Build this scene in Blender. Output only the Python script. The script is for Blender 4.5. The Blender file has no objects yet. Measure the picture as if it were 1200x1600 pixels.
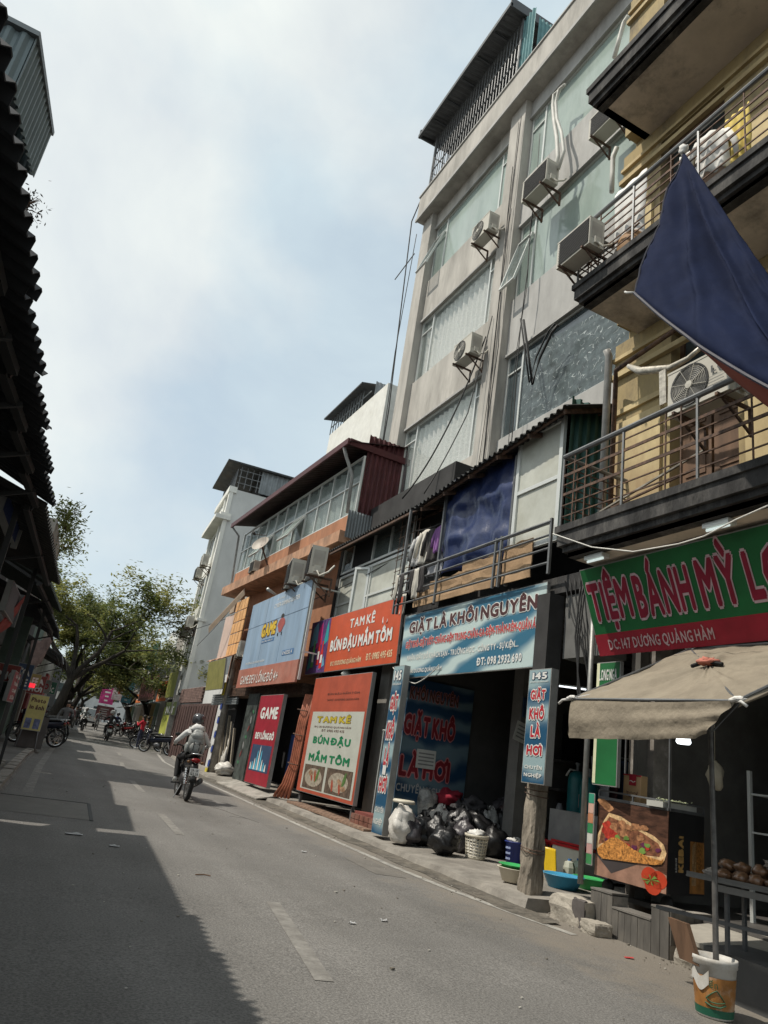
import bpy, bmesh, math, random
from math import sin, cos, pi, radians, sqrt, atan2
from mathutils import Vector, Matrix, noise
random.seed(7)
SC = bpy.context.scene
COL = SC.collection
# ------------------------------------------------------------------ camera, world, sun, exposure
CAM_H = 1.4; FPX = 1110.0
_roll = radians(9.0); _D = FPX*FPX/397.0
def _cd(px, py): return Vector((px-600.0, 800.0-py, -FPX)).normalized()
_up = _cd(600+sin(_roll)*_D, 800-cos(_roll)*_D)
_hy = 800+(_up[0]*(30-600)-_up[2]*FPX)/_up[1]
_fy = _cd(30, _hy); _fx = _fy.cross(_up).normalized()
ROT = Matrix((_fx, _fy, _up))
cam = bpy.data.cameras.new('camera'); camo = bpy.data.objects.new('camera', cam); COL.objects.link(camo)
cam.sensor_fit = 'VERTICAL'; cam.sensor_height = 36; cam.lens = 36*FPX/1600.0
cam.clip_start = 0.05; cam.clip_end = 3000
camo.matrix_world = Matrix.Translation((0, 0, CAM_H)) @ ROT.to_4x4()
SC.camera = camo
SUN_EL = radians(57); SUN_AZ = Vector((-0.968, 0.25, 0))
world = bpy.data.worlds.new('World'); SC.world = world; world.use_nodes = True
nt = world.node_tree; nt.nodes.clear()
def N(nt, t, **k):
    n = nt.nodes.new(t)
    for a, b in k.items(): setattr(n, a, b)
    return n
out = N(nt, 'ShaderNodeOutputWorld'); bg = N(nt, 'ShaderNodeBackground'); bg.inputs['Strength'].default_value = 0.1
sky = N(nt, 'ShaderNodeTexSky', sky_type='NISHITA'); sky.sun_disc = False
sky.sun_elevation = SUN_EL; sky.sun_rotation = atan2(SUN_AZ.x, SUN_AZ.y); sky.air_density = 1.0; sky.dust_density = 2.0
tc = N(nt, 'ShaderNodeTexCoord'); mp = N(nt, 'ShaderNodeMapping'); mp.inputs['Scale'].default_value = (1, 1, 1.25); mp.inputs['Location'].default_value = (1.3, 2.1, .85)
nz = N(nt, 'ShaderNodeTexNoise'); nz.inputs['Scale'].default_value = 1.7; nz.inputs['Detail'].default_value = 8; nz.inputs['Roughness'].default_value = .55; nz.inputs['Distortion'].default_value = .35
cr = N(nt, 'ShaderNodeValToRGB'); cr.color_ramp.elements[0].position = .38; cr.color_ramp.elements[1].position = .64
cr.color_ramp.elements[0].color = (0.66,)*3+(1,); cr.color_ramp.elements[1].color = (1, 1, 1, 1)
nz2 = N(nt, 'ShaderNodeTexNoise'); nz2.inputs['Scale'].default_value = 2.6; nz2.inputs['Detail'].default_value = 6
cr2 = N(nt, 'ShaderNodeValToRGB'); cr2.color_ramp.elements[0].position = .38; cr2.color_ramp.elements[1].position = .58
cr2.color_ramp.elements[0].color = (5.1, 6.0, 6.35, 1); cr2.color_ramp.elements[1].color = (6.6, 6.95, 6.75, 1)
mx = N(nt, 'ShaderNodeMix', data_type='RGBA')
L = nt.links.new
L(tc.outputs['Generated'], mp.inputs['Vector']); L(mp.outputs[0], nz.inputs['Vector']); L(mp.outputs[0], nz2.inputs['Vector'])
L(nz.outputs['Fac'], cr.inputs[0]); L(nz2.outputs['Fac'], cr2.inputs[0])
L(cr.outputs[0], mx.inputs['Factor']); L(sky.outputs[0], mx.inputs[6]); L(cr2.outputs[0], mx.inputs[7])
L(mx.outputs[2], bg.inputs['Color']); L(bg.outputs[0], out.inputs['Surface'])
sun = bpy.data.lights.new('sun', 'SUN'); sun.energy = 2.95; sun.angle = radians(.7); sun.color = (1, .93, .82)
suno = bpy.data.objects.new('sun', sun); COL.objects.link(suno)
_sd = Vector((SUN_AZ.x*cos(SUN_EL), SUN_AZ.y*cos(SUN_EL), sin(SUN_EL)))
suno.rotation_euler = _sd.to_track_quat('Z', 'Y').to_euler(); suno.location = (-20, 5, 40)
SC.view_settings.view_transform = 'Standard'; SC.view_settings.look = 'None'; SC.view_settings.exposure = 0.46; SC.view_settings.gamma = 1
SC.render.engine = 'CYCLES'
# ------------------------------------------------------------------ measuring helpers (surveyed from the photograph onto real planes)
SL = 0.012
def gz(y): return SL*y
def ray(px, py): return ROT @ _cd(px, py)
C0 = Vector((0, 0, CAM_H))
def onX(px, py, X): d = ray(px, py); return C0+d*(X/d.x)
def onY(px, py, Y): d = ray(px, py); return C0+d*(Y/d.y)
def onZ(px, py, Z): d = ray(px, py); return C0+d*((Z-CAM_H)/d.z)
def onG(px, py, h=0): d = ray(px, py); return C0+d*((CAM_H-h)/(SL*d.y-d.z))
def onL(px, py, p0, p1):
    nx, ny = -(p1[1]-p0[1]), p1[0]-p0[0]; d = ray(px, py)
    return C0+d*((nx*p0[0]+ny*p0[1])/(nx*d.x+ny*d.y))
def rectX(X, a, b):
    p, q = onX(a[0], a[1], X), onX(b[0], b[1], X)
    return min(p.y, q.y), max(p.y, q.y), min(p.z, q.z), max(p.z, q.z)
def lerp(a, b, t): return a+(b-a)*t
def pw(y, tab):
    if y <= tab[0][0]: return tab[0][1]
    for (a, u), (b, v) in zip(tab, tab[1:]):
        if y <= b: return u+(v-u)*(y-a)/(b-a)
    return tab[-1][1]
XLT = [(-30, -.9), (0, -.55), (8, -.18), (13, .09), (21, .5), (42, 1.95), (70, 4.0), (110, 6.8), (200, 14)]
XRT = [(-30, 5.3), (24, 5.35), (32, 5.9), (42, 7.1), (70, 9.3), (110, 12.4), (200, 20)]
def xl(y): return pw(y, XLT)
def xr(y): return pw(y, XRT)
# ------------------------------------------------------------------ materials
def S(c): return tuple((v/12.92 if v <= .04045 else ((v+.055)/1.055)**2.4) for v in c)
MATS = {}
def mat(name, c, rough=.75, metal=0, var=.12, scale=3.0, dirt=0., dcol=(.05, .045, .04), dscale=1.2, streak=1.0, bump=0., bscale=30., spec=.4, emit=0, alpha=1, trans=0, coat=0, sheen=0, dpos=.55, wear=None):
    if name in MATS: return MATS[name]
    m = bpy.data.materials.new(name); m.use_nodes = True; t = m.node_tree; b = t.nodes['Principled BSDF']
    b.inputs['Roughness'].default_value = rough; b.inputs['Metallic'].default_value = metal
    b.inputs['Specular IOR Level'].default_value = spec
    if coat: b.inputs['Coat Weight'].default_value = coat; b.inputs['Coat Roughness'].default_value = .15
    if emit: b.inputs['Emission Color'].default_value = (*c, 1); b.inputs['Emission Strength'].default_value = emit
    lk = t.links.new
    tc = N(t, 'ShaderNodeTexCoord'); mp = N(t, 'ShaderNodeMapping'); mp.inputs['Scale'].default_value = (1, 1, 1/streak)
    lk(tc.outputs['Object'], mp.inputs['Vector'])
    n1 = N(t, 'ShaderNodeTexNoise'); n1.inputs['Scale'].default_value = scale; n1.inputs['Detail'].default_value = 6; n1.inputs['Roughness'].default_value = .65
    lk(mp.outputs[0], n1.inputs['Vector'])
    mx = N(t, 'ShaderNodeMix', data_type='RGBA')
    mx.inputs[6].default_value = (*[max(0, v*(1-var*1.6)) for v in c], 1); mx.inputs[7].default_value = (*[min(1, v*(1+var*1.6)) for v in c], 1)
    mr = N(t, 'ShaderNodeMapRange'); mr.inputs['From Min'].default_value = .3; mr.inputs['From Max'].default_value = .7
    lk(n1.outputs['Fac'], mr.inputs['Value']); lk(mr.outputs[0], mx.inputs['Factor'])
    col = mx.outputs[2]
    if dirt > 0:
        n2 = N(t, 'ShaderNodeTexNoise'); n2.inputs['Scale'].default_value = dscale; n2.inputs['Detail'].default_value = 9; n2.inputs['Roughness'].default_value = .72
        lk(mp.outputs[0], n2.inputs['Vector'])
        r = N(t, 'ShaderNodeMapRange'); r.inputs['From Min'].default_value = dpos-.08; r.inputs['From Max'].default_value = dpos+.16; r.inputs['To Max'].default_value = dirt
        lk(n2.outputs['Fac'], r.inputs['Value'])
        m2 = N(t, 'ShaderNodeMix', data_type='RGBA'); m2.inputs[7].default_value = (*dcol, 1)
        lk(r.outputs[0], m2.inputs['Factor']); lk(col, m2.inputs[6]); col = m2.outputs[2]
    lk(col, b.inputs['Base Color'])
    if bump > 0:
        n3 = N(t, 'ShaderNodeTexNoise'); n3.inputs['Scale'].default_value = bscale; n3.inputs['Detail'].default_value = 5
        lk(mp.outputs[0], n3.inputs['Vector'])
        bp = N(t, 'ShaderNodeBump'); bp.inputs['Strength'].default_value = bump; bp.inputs['Distance'].default_value = .02
        lk(n3.outputs['Fac'], bp.inputs['Height']); lk(bp.outputs[0], b.inputs['Normal'])
    if alpha < 1:
        tr = N(t, 'ShaderNodeBsdfTransparent'); ms = N(t, 'ShaderNodeMixShader'); ms.inputs[0].default_value = alpha
        o = t.nodes['Material Output']; lk(tr.outputs[0], ms.inputs[1]); lk(b.outputs[0], ms.inputs[2]); lk(ms.outputs[0], o.inputs['Surface'])
    MATS[name] = m; return m
K = mat
# ------------------------------------------------------------------ mesh builder
ORG = {}
def vis(p): return Vector(p)
class MB:
    def __init__(s): s.v = []; s.f = []; s.m = []; s.mi = 0; s.sm = []; s.smooth = False
    def add(s, vs, fs):
        n = len(s.v); s.v += [Vector(p) for p in vs]
        for f in fs: s.f.append(tuple(n+i for i in f)); s.m.append(s.mi); s.sm.append(s.smooth)
        return s
    def box(s, x0, x1, y0, y1, z0, z1):
        return s.obox(Vector(((x0+x1)/2, (y0+y1)/2, (z0+z1)/2)), Vector(((x1-x0)/2, 0, 0)), Vector((0, (y1-y0)/2, 0)), Vector((0, 0, (z1-z0)/2)))
    def obox(s, c, a, b, d):
        c = Vector(c); a = Vector(a); b = Vector(b); d = Vector(d); P = [c+i*a+j*b+k*d for k in (-1, 1) for j in (-1, 1) for i in (-1, 1)]
        return s.add(P, [(0, 2, 3, 1), (4, 5, 7, 6), (0, 1, 5, 4), (2, 6, 7, 3), (0, 4, 6, 2), (1, 3, 7, 5)])
    def bar(s, p, q, w, h=None, up=Vector((0, 0, 1))):
        p = Vector(p); q = Vector(q); h = h or w; d = q-p; L_ = d.length
        if L_ < 1e-6: return s
        d /= L_; a = d.cross(up)
        if a.length < 1e-3: a = d.cross(Vector((1, 0, 0)))
        a.normalize(); b = a.cross(d)
        return s.obox((p+q)/2, d*L_/2, a*w/2, b*h/2)
    def tube(s, pts, r, n=8, cap=True):
        pts = [Vector(p) for p in pts]; rs = r if isinstance(r, (list, tuple)) else [r]*len(pts); R_ = []; a = None
        for i, p in enumerate(pts):
            d = (pts[min(i+1, len(pts)-1)]-pts[max(i-1, 0)])
            d = d.normalized() if d.length > 1e-9 else Vector((0, 0, 1))
            if a is None or abs(a.dot(d)) > .99: a = d.cross(Vector((0, 0, 1)) if abs(d.z) < .9 else Vector((1, 0, 0)))
            a = (a-d*a.dot(d)).normalized(); b = d.cross(a)
            R_ += [p+(a*cos(2*pi*k/n)+b*sin(2*pi*k/n))*rs[i] for k in range(n)]
        fs = [(i*n+k, i*n+(k+1) % n, (i+1)*n+(k+1) % n, (i+1)*n+k) for i in range(len(pts)-1) for k in range(n)]
        if cap: fs += [tuple(range(n))[::-1], tuple((len(pts)-1)*n+k for k in range(n))]
        return s.add(R_, fs)
    def lathe(s, prof, o, n=20, ax=None, cap=False, sx=1, sy=1):
        o = Vector(o); A, B, Cc = (Vector((1, 0, 0)), Vector((0, 1, 0)), Vector((0, 0, 1))) if ax is None else ax
        P = [o+A*(r*cos(2*pi*k/n)*sx)+B*(r*sin(2*pi*k/n)*sy)+Cc*z for r, z in prof for k in range(n)]
        fs = [(i*n+k, i*n+(k+1) % n, (i+1)*n+(k+1) % n, (i+1)*n+k) for i in range(len(prof)-1) for k in range(n)]
        if cap: fs += [tuple(range(n))[::-1], tuple((len(prof)-1)*n+k for k in range(n))]
        return s.add(P, fs)
    def poly(s, pts): return s.add(pts, [tuple(range(len(pts)))])
    def prism(s, pts, ext):
        pts = [Vector(p) for p in pts]; n = len(pts); e = Vector(ext)
        return s.add(pts+[p+e for p in pts], [tuple(range(n))[::-1], tuple(range(n, 2*n))]+[(i, (i+1) % n, n+(i+1) % n, n+i) for i in range(n)])
    def grid(s, fn, nu, nv, thick=None):
        P = [Vector(fn(i/nu, j/nv)) for i in range(nu+1) for j in range(nv+1)]; W = nv+1
        fs = [(i*W+j, (i+1)*W+j, (i+1)*W+j+1, i*W+j+1) for i in range(nu) for j in range(nv)]
        if thick is None: return s.add(P, fs)
        t = Vector(thick); n = len(P); P2 = P+[p+t for p in P]
        fs2 = fs+[tuple(n+q for q in f[::-1]) for f in fs]
        ring = [i*W for i in range(nu+1)]+[nu*W+j for j in range(1, nv+1)]+[i*W+nv for i in range(nu-1, -1, -1)]+[j for j in range(nv-1, 0, -1)]
        fs2 += [(ring[k], ring[(k+1) % len(ring)], n+ring[(k+1) % len(ring)], n+ring[k]) for k in range(len(ring))]
        return s.add(P2, fs2)
    def corr(s, o, a, b, pitch=.09, amp=.018, thick=.004):
        """corrugated sheet: waves repeat along a, ribs run along b"""
        o, a, b = Vector(o), Vector(a), Vector(b); nn = a.cross(b).normalized(); k = max(2, int(a.length/pitch*4))
        return s.grid(lambda u, v: o+a*u+b*v+nn*amp*(1 if int(u*k+.5) % 4 in (0, 1) else -1), k, 1, nn*thick)
    def blob(s, c, r, seed=0, amp=.18, fr=2.0, nu=14, nv=10, flat=None):
        c = Vector(c); r = Vector(r) if not isinstance(r, (int, float)) else Vector((r, r, r)); P = []
        for j in range(nv+1):
            th = pi*j/nv
            for i in range(nu):
                ph = 2*pi*i/nu; d = Vector((sin(th)*cos(ph), sin(th)*sin(ph), cos(th)))
                k = 1+amp*(noise.noise(d*fr+Vector((seed*7.3, seed*1.7, 0)))*1.5+.5*noise.noise(d*fr*2.7+Vector((seed, 9, 3))))
                p = Vector((d.x*r.x, d.y*r.y, d.z*r.z))*k+c
                if flat is not None and p.z < flat: p.z = flat
                P.append(p)
        return s.add(P, [(j*nu+i, (j+1)*nu+i, (j+1)*nu+(i+1) % nu, j*nu+(i+1) % nu) for j in range(nv) for i in range(nu)])
    def build(s, name, mats, parent=None, **kw):
        if not isinstance(mats, (list, tuple)): mats = [mats]
        me = bpy.data.meshes.new(name)
        if parent is None:
            xs = [p.x for p in s.v]; ys = [p.y for p in s.v]; zs = [p.z for p in s.v]
            o = kw.pop('org', None) or Vector(((min(xs)+max(xs))/2, (min(ys)+max(ys))/2, min(zs)))
        else: o = ORG[parent.name]
        o = Vector(o)
        me.from_pydata([p-o for p in s.v], [], s.f); 
        for m in mats: me.materials.append(m)
        me.polygons.foreach_set('material_index', s.m); me.polygons.foreach_set('use_smooth', s.sm); me.update()
        bm = bmesh.new(); bm.from_mesh(me); bmesh.ops.recalc_face_normals(bm, faces=bm.faces) if kw.pop('fixn', True) and len(bm.faces) < 60000 else None
        bm.to_mesh(me); bm.free()
        ob = bpy.data.objects.new(name, me); COL.objects.link(ob); ORG[ob.name] = o
        if parent is None: ob.location = o
        else: ob.parent = parent
        for k, v in kw.items():
            if v is not None: ob[k.rstrip('_')] = v
        return ob
def thing(name, label, cat, loc, group=None):
    o = bpy.data.objects.new(name, None); COL.objects.link(o); o.location = loc; o.empty_display_size = .2
    ORG[o.name] = Vector(loc); o['label'] = label; o['category'] = cat
    if group: o['group'] = group
    return o
def copy_thing(o, loc=None, rz=0, label=None, group=None, scale=None):
    c = o.copy(); COL.objects.link(c)
    if loc is not None: c.location = loc
    c.rotation_euler = (0, 0, rz)
    if scale: c.scale = (scale,)*3 if isinstance(scale, (int, float)) else scale
    ORG[c.name] = Vector(c.location)
    if label: c['label'] = label
    if group: c['group'] = group
    for ch in list(o.children):
        d = ch.copy(); COL.objects.link(d); d.parent = c
        for g in list(ch.children):
            e = g.copy(); COL.objects.link(e); e.parent = d
    return c
def struct(name, mb, m, **k): return mb.build(name, m, None, kind='structure', **k)
# frames for flat print on signs
class Fr:
    def __init__(s, o, r, u): s.o = Vector(o); s.r = Vector(r).normalized(); u = Vector(u); s.u = (u-s.r*u.dot(s.r)).normalized(); s.n = s.r.cross(s.u)
    def p(s, x, y, l=0): return s.o+s.r*x+s.u*y+s.n*l
    def rect(s, mb, x0, y0, x1, y1, l=.004): return mb.poly([s.p(x0, y0, l), s.p(x1, y0, l), s.p(x1, y1, l), s.p(x0, y1, l)])
    def board(s, mb, w, h, t=.04): return mb.obox(s.p(w/2, h/2, -t/2-.001), s.r*w/2, s.u*h/2, s.n*t/2)
    def ell(s, mb, cx, cy, rx, ry, l=.004, n=20, rot=0):
        return mb.poly([s.p(cx+rx*cos(a)*cos(rot)-ry*sin(a)*sin(rot), cy+rx*cos(a)*sin(rot)+ry*sin(a)*cos(rot), l) for a in [2*pi*k/n for k in range(n)]])
def corner_frame(bl, br, tl):
    bl, br, tl = Vector(bl), Vector(br), Vector(tl); return Fr(bl, br-bl, tl-bl), (br-bl).length, (tl-bl).length
import unicodedata
_TC = {}
def rawglyph(s, res=2):
    k = ('g', s)
    if k in _TC: return _TC[k]
    c = bpy.data.curves.new('lettering', 'FONT'); c.body = s; c.resolution_u = res; c.fill_mode = 'FRONT'
    o = bpy.data.objects.new('lettering', c); COL.objects.link(o); bpy.context.view_layer.update()
    m = bpy.data.meshes.new_from_object(o.evaluated_get(bpy.context.evaluated_depsgraph_get()))
    vs = [v.co.copy() for v in m.vertices]; fs = [tuple(p.vertices) for p in m.polygons]
    bpy.data.objects.remove(o); bpy.data.curves.remove(c); bpy.data.meshes.remove(m)
    _TC[k] = (vs, fs); return _TC[k]
def textmesh(s, bold=0.0, res=2):
    """string laid out letter by letter; Vietnamese marks are drawn as their own strokes"""
    if s in _TC: return _TC[s]
    V_ = []; F_ = []; x = 0
    def add(vs, fs): n = len(V_); V_.extend(vs); F_.extend([tuple(n+i for i in f) for f in fs])
    def stroke(pts, w=.085):
        for (x0, y0), (x1, y1) in zip(pts, pts[1:]):
            d = Vector((x1-x0, y1-y0)).normalized(); n = Vector((-d.y, d.x))*w/2; a = Vector((x0, y0))-d*w*.3; b = Vector((x1, y1))+d*w*.3
            add([Vector((q.x, q.y, 0)) for q in (a-n, b-n, b+n, a+n)], [(0, 1, 2, 3)])
    for c in s:
        if c == ' ': x += .22; continue
        bar = c in 'Đđ'; dec = unicodedata.normalize('NFD', 'D' if c == 'Đ' else 'd' if c == 'đ' else c); base = dec[0]; mk = dec[1:]
        vs, fs = rawglyph(base)
        if not vs: continue
        x0 = min(v.x for v in vs); x1 = max(v.x for v in vs); top = max(v.y for v in vs); w = x1-x0
        add([Vector((v.x-x0+x, v.y, 0)) for v in vs], fs); cx = x+w/2; y = top+.06
        if bar: stroke([(x-.07, top*.5), (x+w*.45, top*.5)], .07)
        for m in sorted(mk, key=lambda q: q in '\u0301\u0300\u0309\u0303'):
            if m == '\u0323': stroke([(cx-.03, -.15), (cx+.03, -.15)], .09)
            elif m == '\u0302': stroke([(cx-.15, y), (cx, y+.13), (cx+.15, y)], .07); y += .15
            elif m == '\u0306': stroke([(cx-.15, y+.12), (cx-.08, y+.03), (cx+.08, y+.03), (cx+.15, y+.12)], .07); y += .15
            elif m == '\u031b': stroke([(x+w-.06, top-.07), (x+w+.07, top-.01), (x+w+.07, top+.1)], .07)
            else:
                ox = .10 if len(mk) > 1 and '\u0302' in mk else 0; yy = y-(.10 if ox else 0)
                if m == '\u0301': stroke([(cx-.05+ox, yy), (cx+.08+ox, yy+.15)], .08)
                elif m == '\u0300': stroke([(cx+.05+ox, yy), (cx-.08+ox, yy+.15)], .08)
                elif m == '\u0309': stroke([(cx-.06+ox, yy+.14), (cx+.06+ox, yy+.14), (cx+.04+ox, yy+.05), (cx+ox, yy)], .06)
                elif m == '\u0303': stroke([(cx-.14, yy+.02), (cx-.05, yy+.09), (cx+.05, yy+.02), (cx+.14, yy+.09)], .06)
        x += w+.165
    _TC[s] = (V_, F_); return _TC[s]
def text(fr, s, x, y, w, h, m, parent, bold=.02, lift=.008, outline=None, owid=.05, name='lettering'):
    """fits string s into the box x,y,w,h of frame fr; weight comes from shifted copies of the thin glyphs"""
    vs, fs = textmesh(s); x0 = min(v.x for v in vs); x1 = max(v.x for v in vs); y0 = min(v.y for v in vs); y1 = max(v.y for v in vs)
    def put(b, l, mm, nm, k):
        mb = MB(); b *= 1.25; sx = w/(x1-x0+2*b); sy = h/(y1-y0+2*b)
        rings = [(0, 0)]+[(cos(2*pi*i/k), sin(2*pi*i/k)) for i in range(k)]
        for j, (dx, dy) in enumerate(rings if b > 0 else rings[:1]): mb.add([fr.p(x+(v.x-x0+b+dx*b)*sx, y+(v.y-y0+b+dy*b)*sy, l+j*.00015) for v in vs], fs)
        return mb.build(nm, mm, parent, fixn=False, kind='stuff' if False else None)
    if outline:
        B = bold+owid; mb = MB(); b0 = bold*1.25; sx = w/(x1-x0+2*b0); sy = h/(y1-y0+2*b0)
        for j in range(10): a = 2*pi*j/10; mb.add([fr.p(x+(v.x-x0+b0+cos(a)*B*1.25)*sx, y+(v.y-y0+b0+sin(a)*B*1.25)*sy, lift-.004+j*.00015) for v in vs], fs)
        mb.build('letter_outline', outline, parent, fixn=False)
    return put(bold, lift, m, name, 6)
# ------------------------------------------------------------------ shared materials
m_render = K('grey_render', (.42, .40, .365), .9, var=.16, scale=1.6, dirt=.8, dcol=(.20, .19, .17), dscale=1.0, streak=4, bump=.25, bscale=14)
m_render_lt = K('pale_render', (.40, .395, .38), .9, var=.12, scale=1.5, dirt=.7, dcol=(.22, .21, .19), dscale=.8, streak=3, bump=.15)
m_yellow = K('yellow_plaster', (.44, .34, .17), .9, var=.18, scale=1.4, dirt=.9, dcol=(.12, .10, .075), dscale=1.4, streak=2.6, dpos=.5, bump=.3, bscale=18)
m_yellowb = K('yellow_trim', (.50, .40, .22), .85, var=.14, scale=2, dirt=.8, dcol=(.30, .20, .11), dscale=1.6, streak=2)
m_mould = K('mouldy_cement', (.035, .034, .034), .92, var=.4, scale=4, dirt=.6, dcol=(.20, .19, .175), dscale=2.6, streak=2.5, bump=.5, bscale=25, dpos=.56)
m_soffit = K('soffit_paint', (.58, .51, .43), .95, var=.12, scale=1.5, dirt=.9, dcol=(.06, .055, .05), dscale=1.1, dpos=.58)
m_orange = K('orange_paint', (.38, .18, .10), .9, var=.15, scale=2, dirt=.55, dcol=(.22, .12, .08), dscale=1.3, streak=2.5, bump=.2)
m_orangel = K('orange_slab', (.42, .24, .15), .9, var=.2, scale=3, dirt=.8, dcol=(.12, .09, .07), dscale=2.2, streak=2)
m_white = K('white_wall', (.70, .70, .66), .85, var=.06, scale=1.5, dirt=.35, dcol=(.38, .37, .34), dscale=.9, streak=3)
m_sidewall = K('side_wall_cement', (.56, .57, .56), .9, var=.07, scale=1.1, dirt=.35, dcol=(.36, .37, .37), dscale=.6, streak=2)
m_tin_dark = K('dark_tin', (.045, .048, .05), .6, metal=.3, var=.3, scale=3, dirt=.6, dcol=(.10, .075, .05), dscale=2)
m_tin_grey = K('grey_tin', (.23, .25, .26), .5, metal=.4, var=.15, scale=2, dirt=.4, dcol=(.12, .11, .10))
m_tin_green = K('green_tin', (.035, .10, .085), .5, metal=.2, var=.2, scale=2, dirt=.3, dcol=(.04, .05, .045), streak=3)
m_tin_teal = K('teal_tin', (.10, .22, .23), .5, metal=.3, var=.15)
m_tin_maroon = K('maroon_tin', (.075, .018, .02), .5, metal=.2, var=.2, scale=2)
m_alu = K('white_aluminium', (.62, .64, .62), .4, metal=.3, var=.06, dirt=.3, dcol=(.3, .29, .26), dscale=3)
m_steel = K('painted_steel', (.16, .165, .17), .5, metal=.5, var=.2)
m_rust = K('rusty_iron', (.10, .065, .05), .75, metal=.3, var=.4, scale=12, dirt=.7, dcol=(.20, .11, .06), dscale=6)
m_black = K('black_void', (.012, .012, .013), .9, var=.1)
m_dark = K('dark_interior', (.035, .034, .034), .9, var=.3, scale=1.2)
m_glass = K('window_glass', (.30, .36, .35), .06, var=.06, spec=.9, alpha=.2)
m_glassg = K('green_film_glass', (.36, .44, .40), .12, var=.15, scale=.8, spec=.8, alpha=.78, dirt=.5, dcol=(.58, .64, .62), dscale=.9, streak=3)
m_glassd = K('dark_glass', (.05, .065, .07), .05, spec=.9, var=.2)
m_frost = K('frosted_pane', (.46, .47, .42), .35, var=.14, scale=1.2, dirt=.6, dcol=(.30, .29, .22), dscale=1.0)
m_curtain = K('curtain_cloth', (.78, .78, .75), .9, var=.12, scale=14, streak=.5)
m_concrete = K('old_concrete', (.30, .28, .25), .95, var=.2, scale=4, dirt=.6, dcol=(.12, .11, .095), dscale=2.5, bump=.5, bscale=30)
m_pave = K('pavement_concrete', (.25, .232, .205), .95, var=.2, scale=2.5, dirt=.5, dcol=(.12, .105, .09), dscale=1.6, bump=.4, bscale=40)
m_brown_pave = K('brown_paving', (.235, .15, .105), .9, var=.25, scale=5, dirt=.6, dcol=(.20, .175, .15), dscale=2)
m_acw = K('ac_casing', (.50, .48, .42), .55, var=.08, scale=4, dirt=.4, dcol=(.30, .27, .22), dscale=4)
m_acd = K('ac_dark', (.05, .05, .05), .6)
m_pvc = K('grey_pvc', (.30, .30, .29), .5, var=.15, scale=6, dirt=.4, dcol=(.15, .13, .11), dscale=5)
m_cable = K('black_cable', (.02, .02, .02), .6)
m_wcable = K('white_hose', (.55, .54, .50), .6, var=.1)
m_wood = K('brown_wood', (.13, .075, .045), .7, var=.3, scale=5, streak=6)
m_card = K('cardboard', (.36, .24, .14), .9, var=.15, scale=3, dirt=.4, dcol=(.22, .14, .09))
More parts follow.
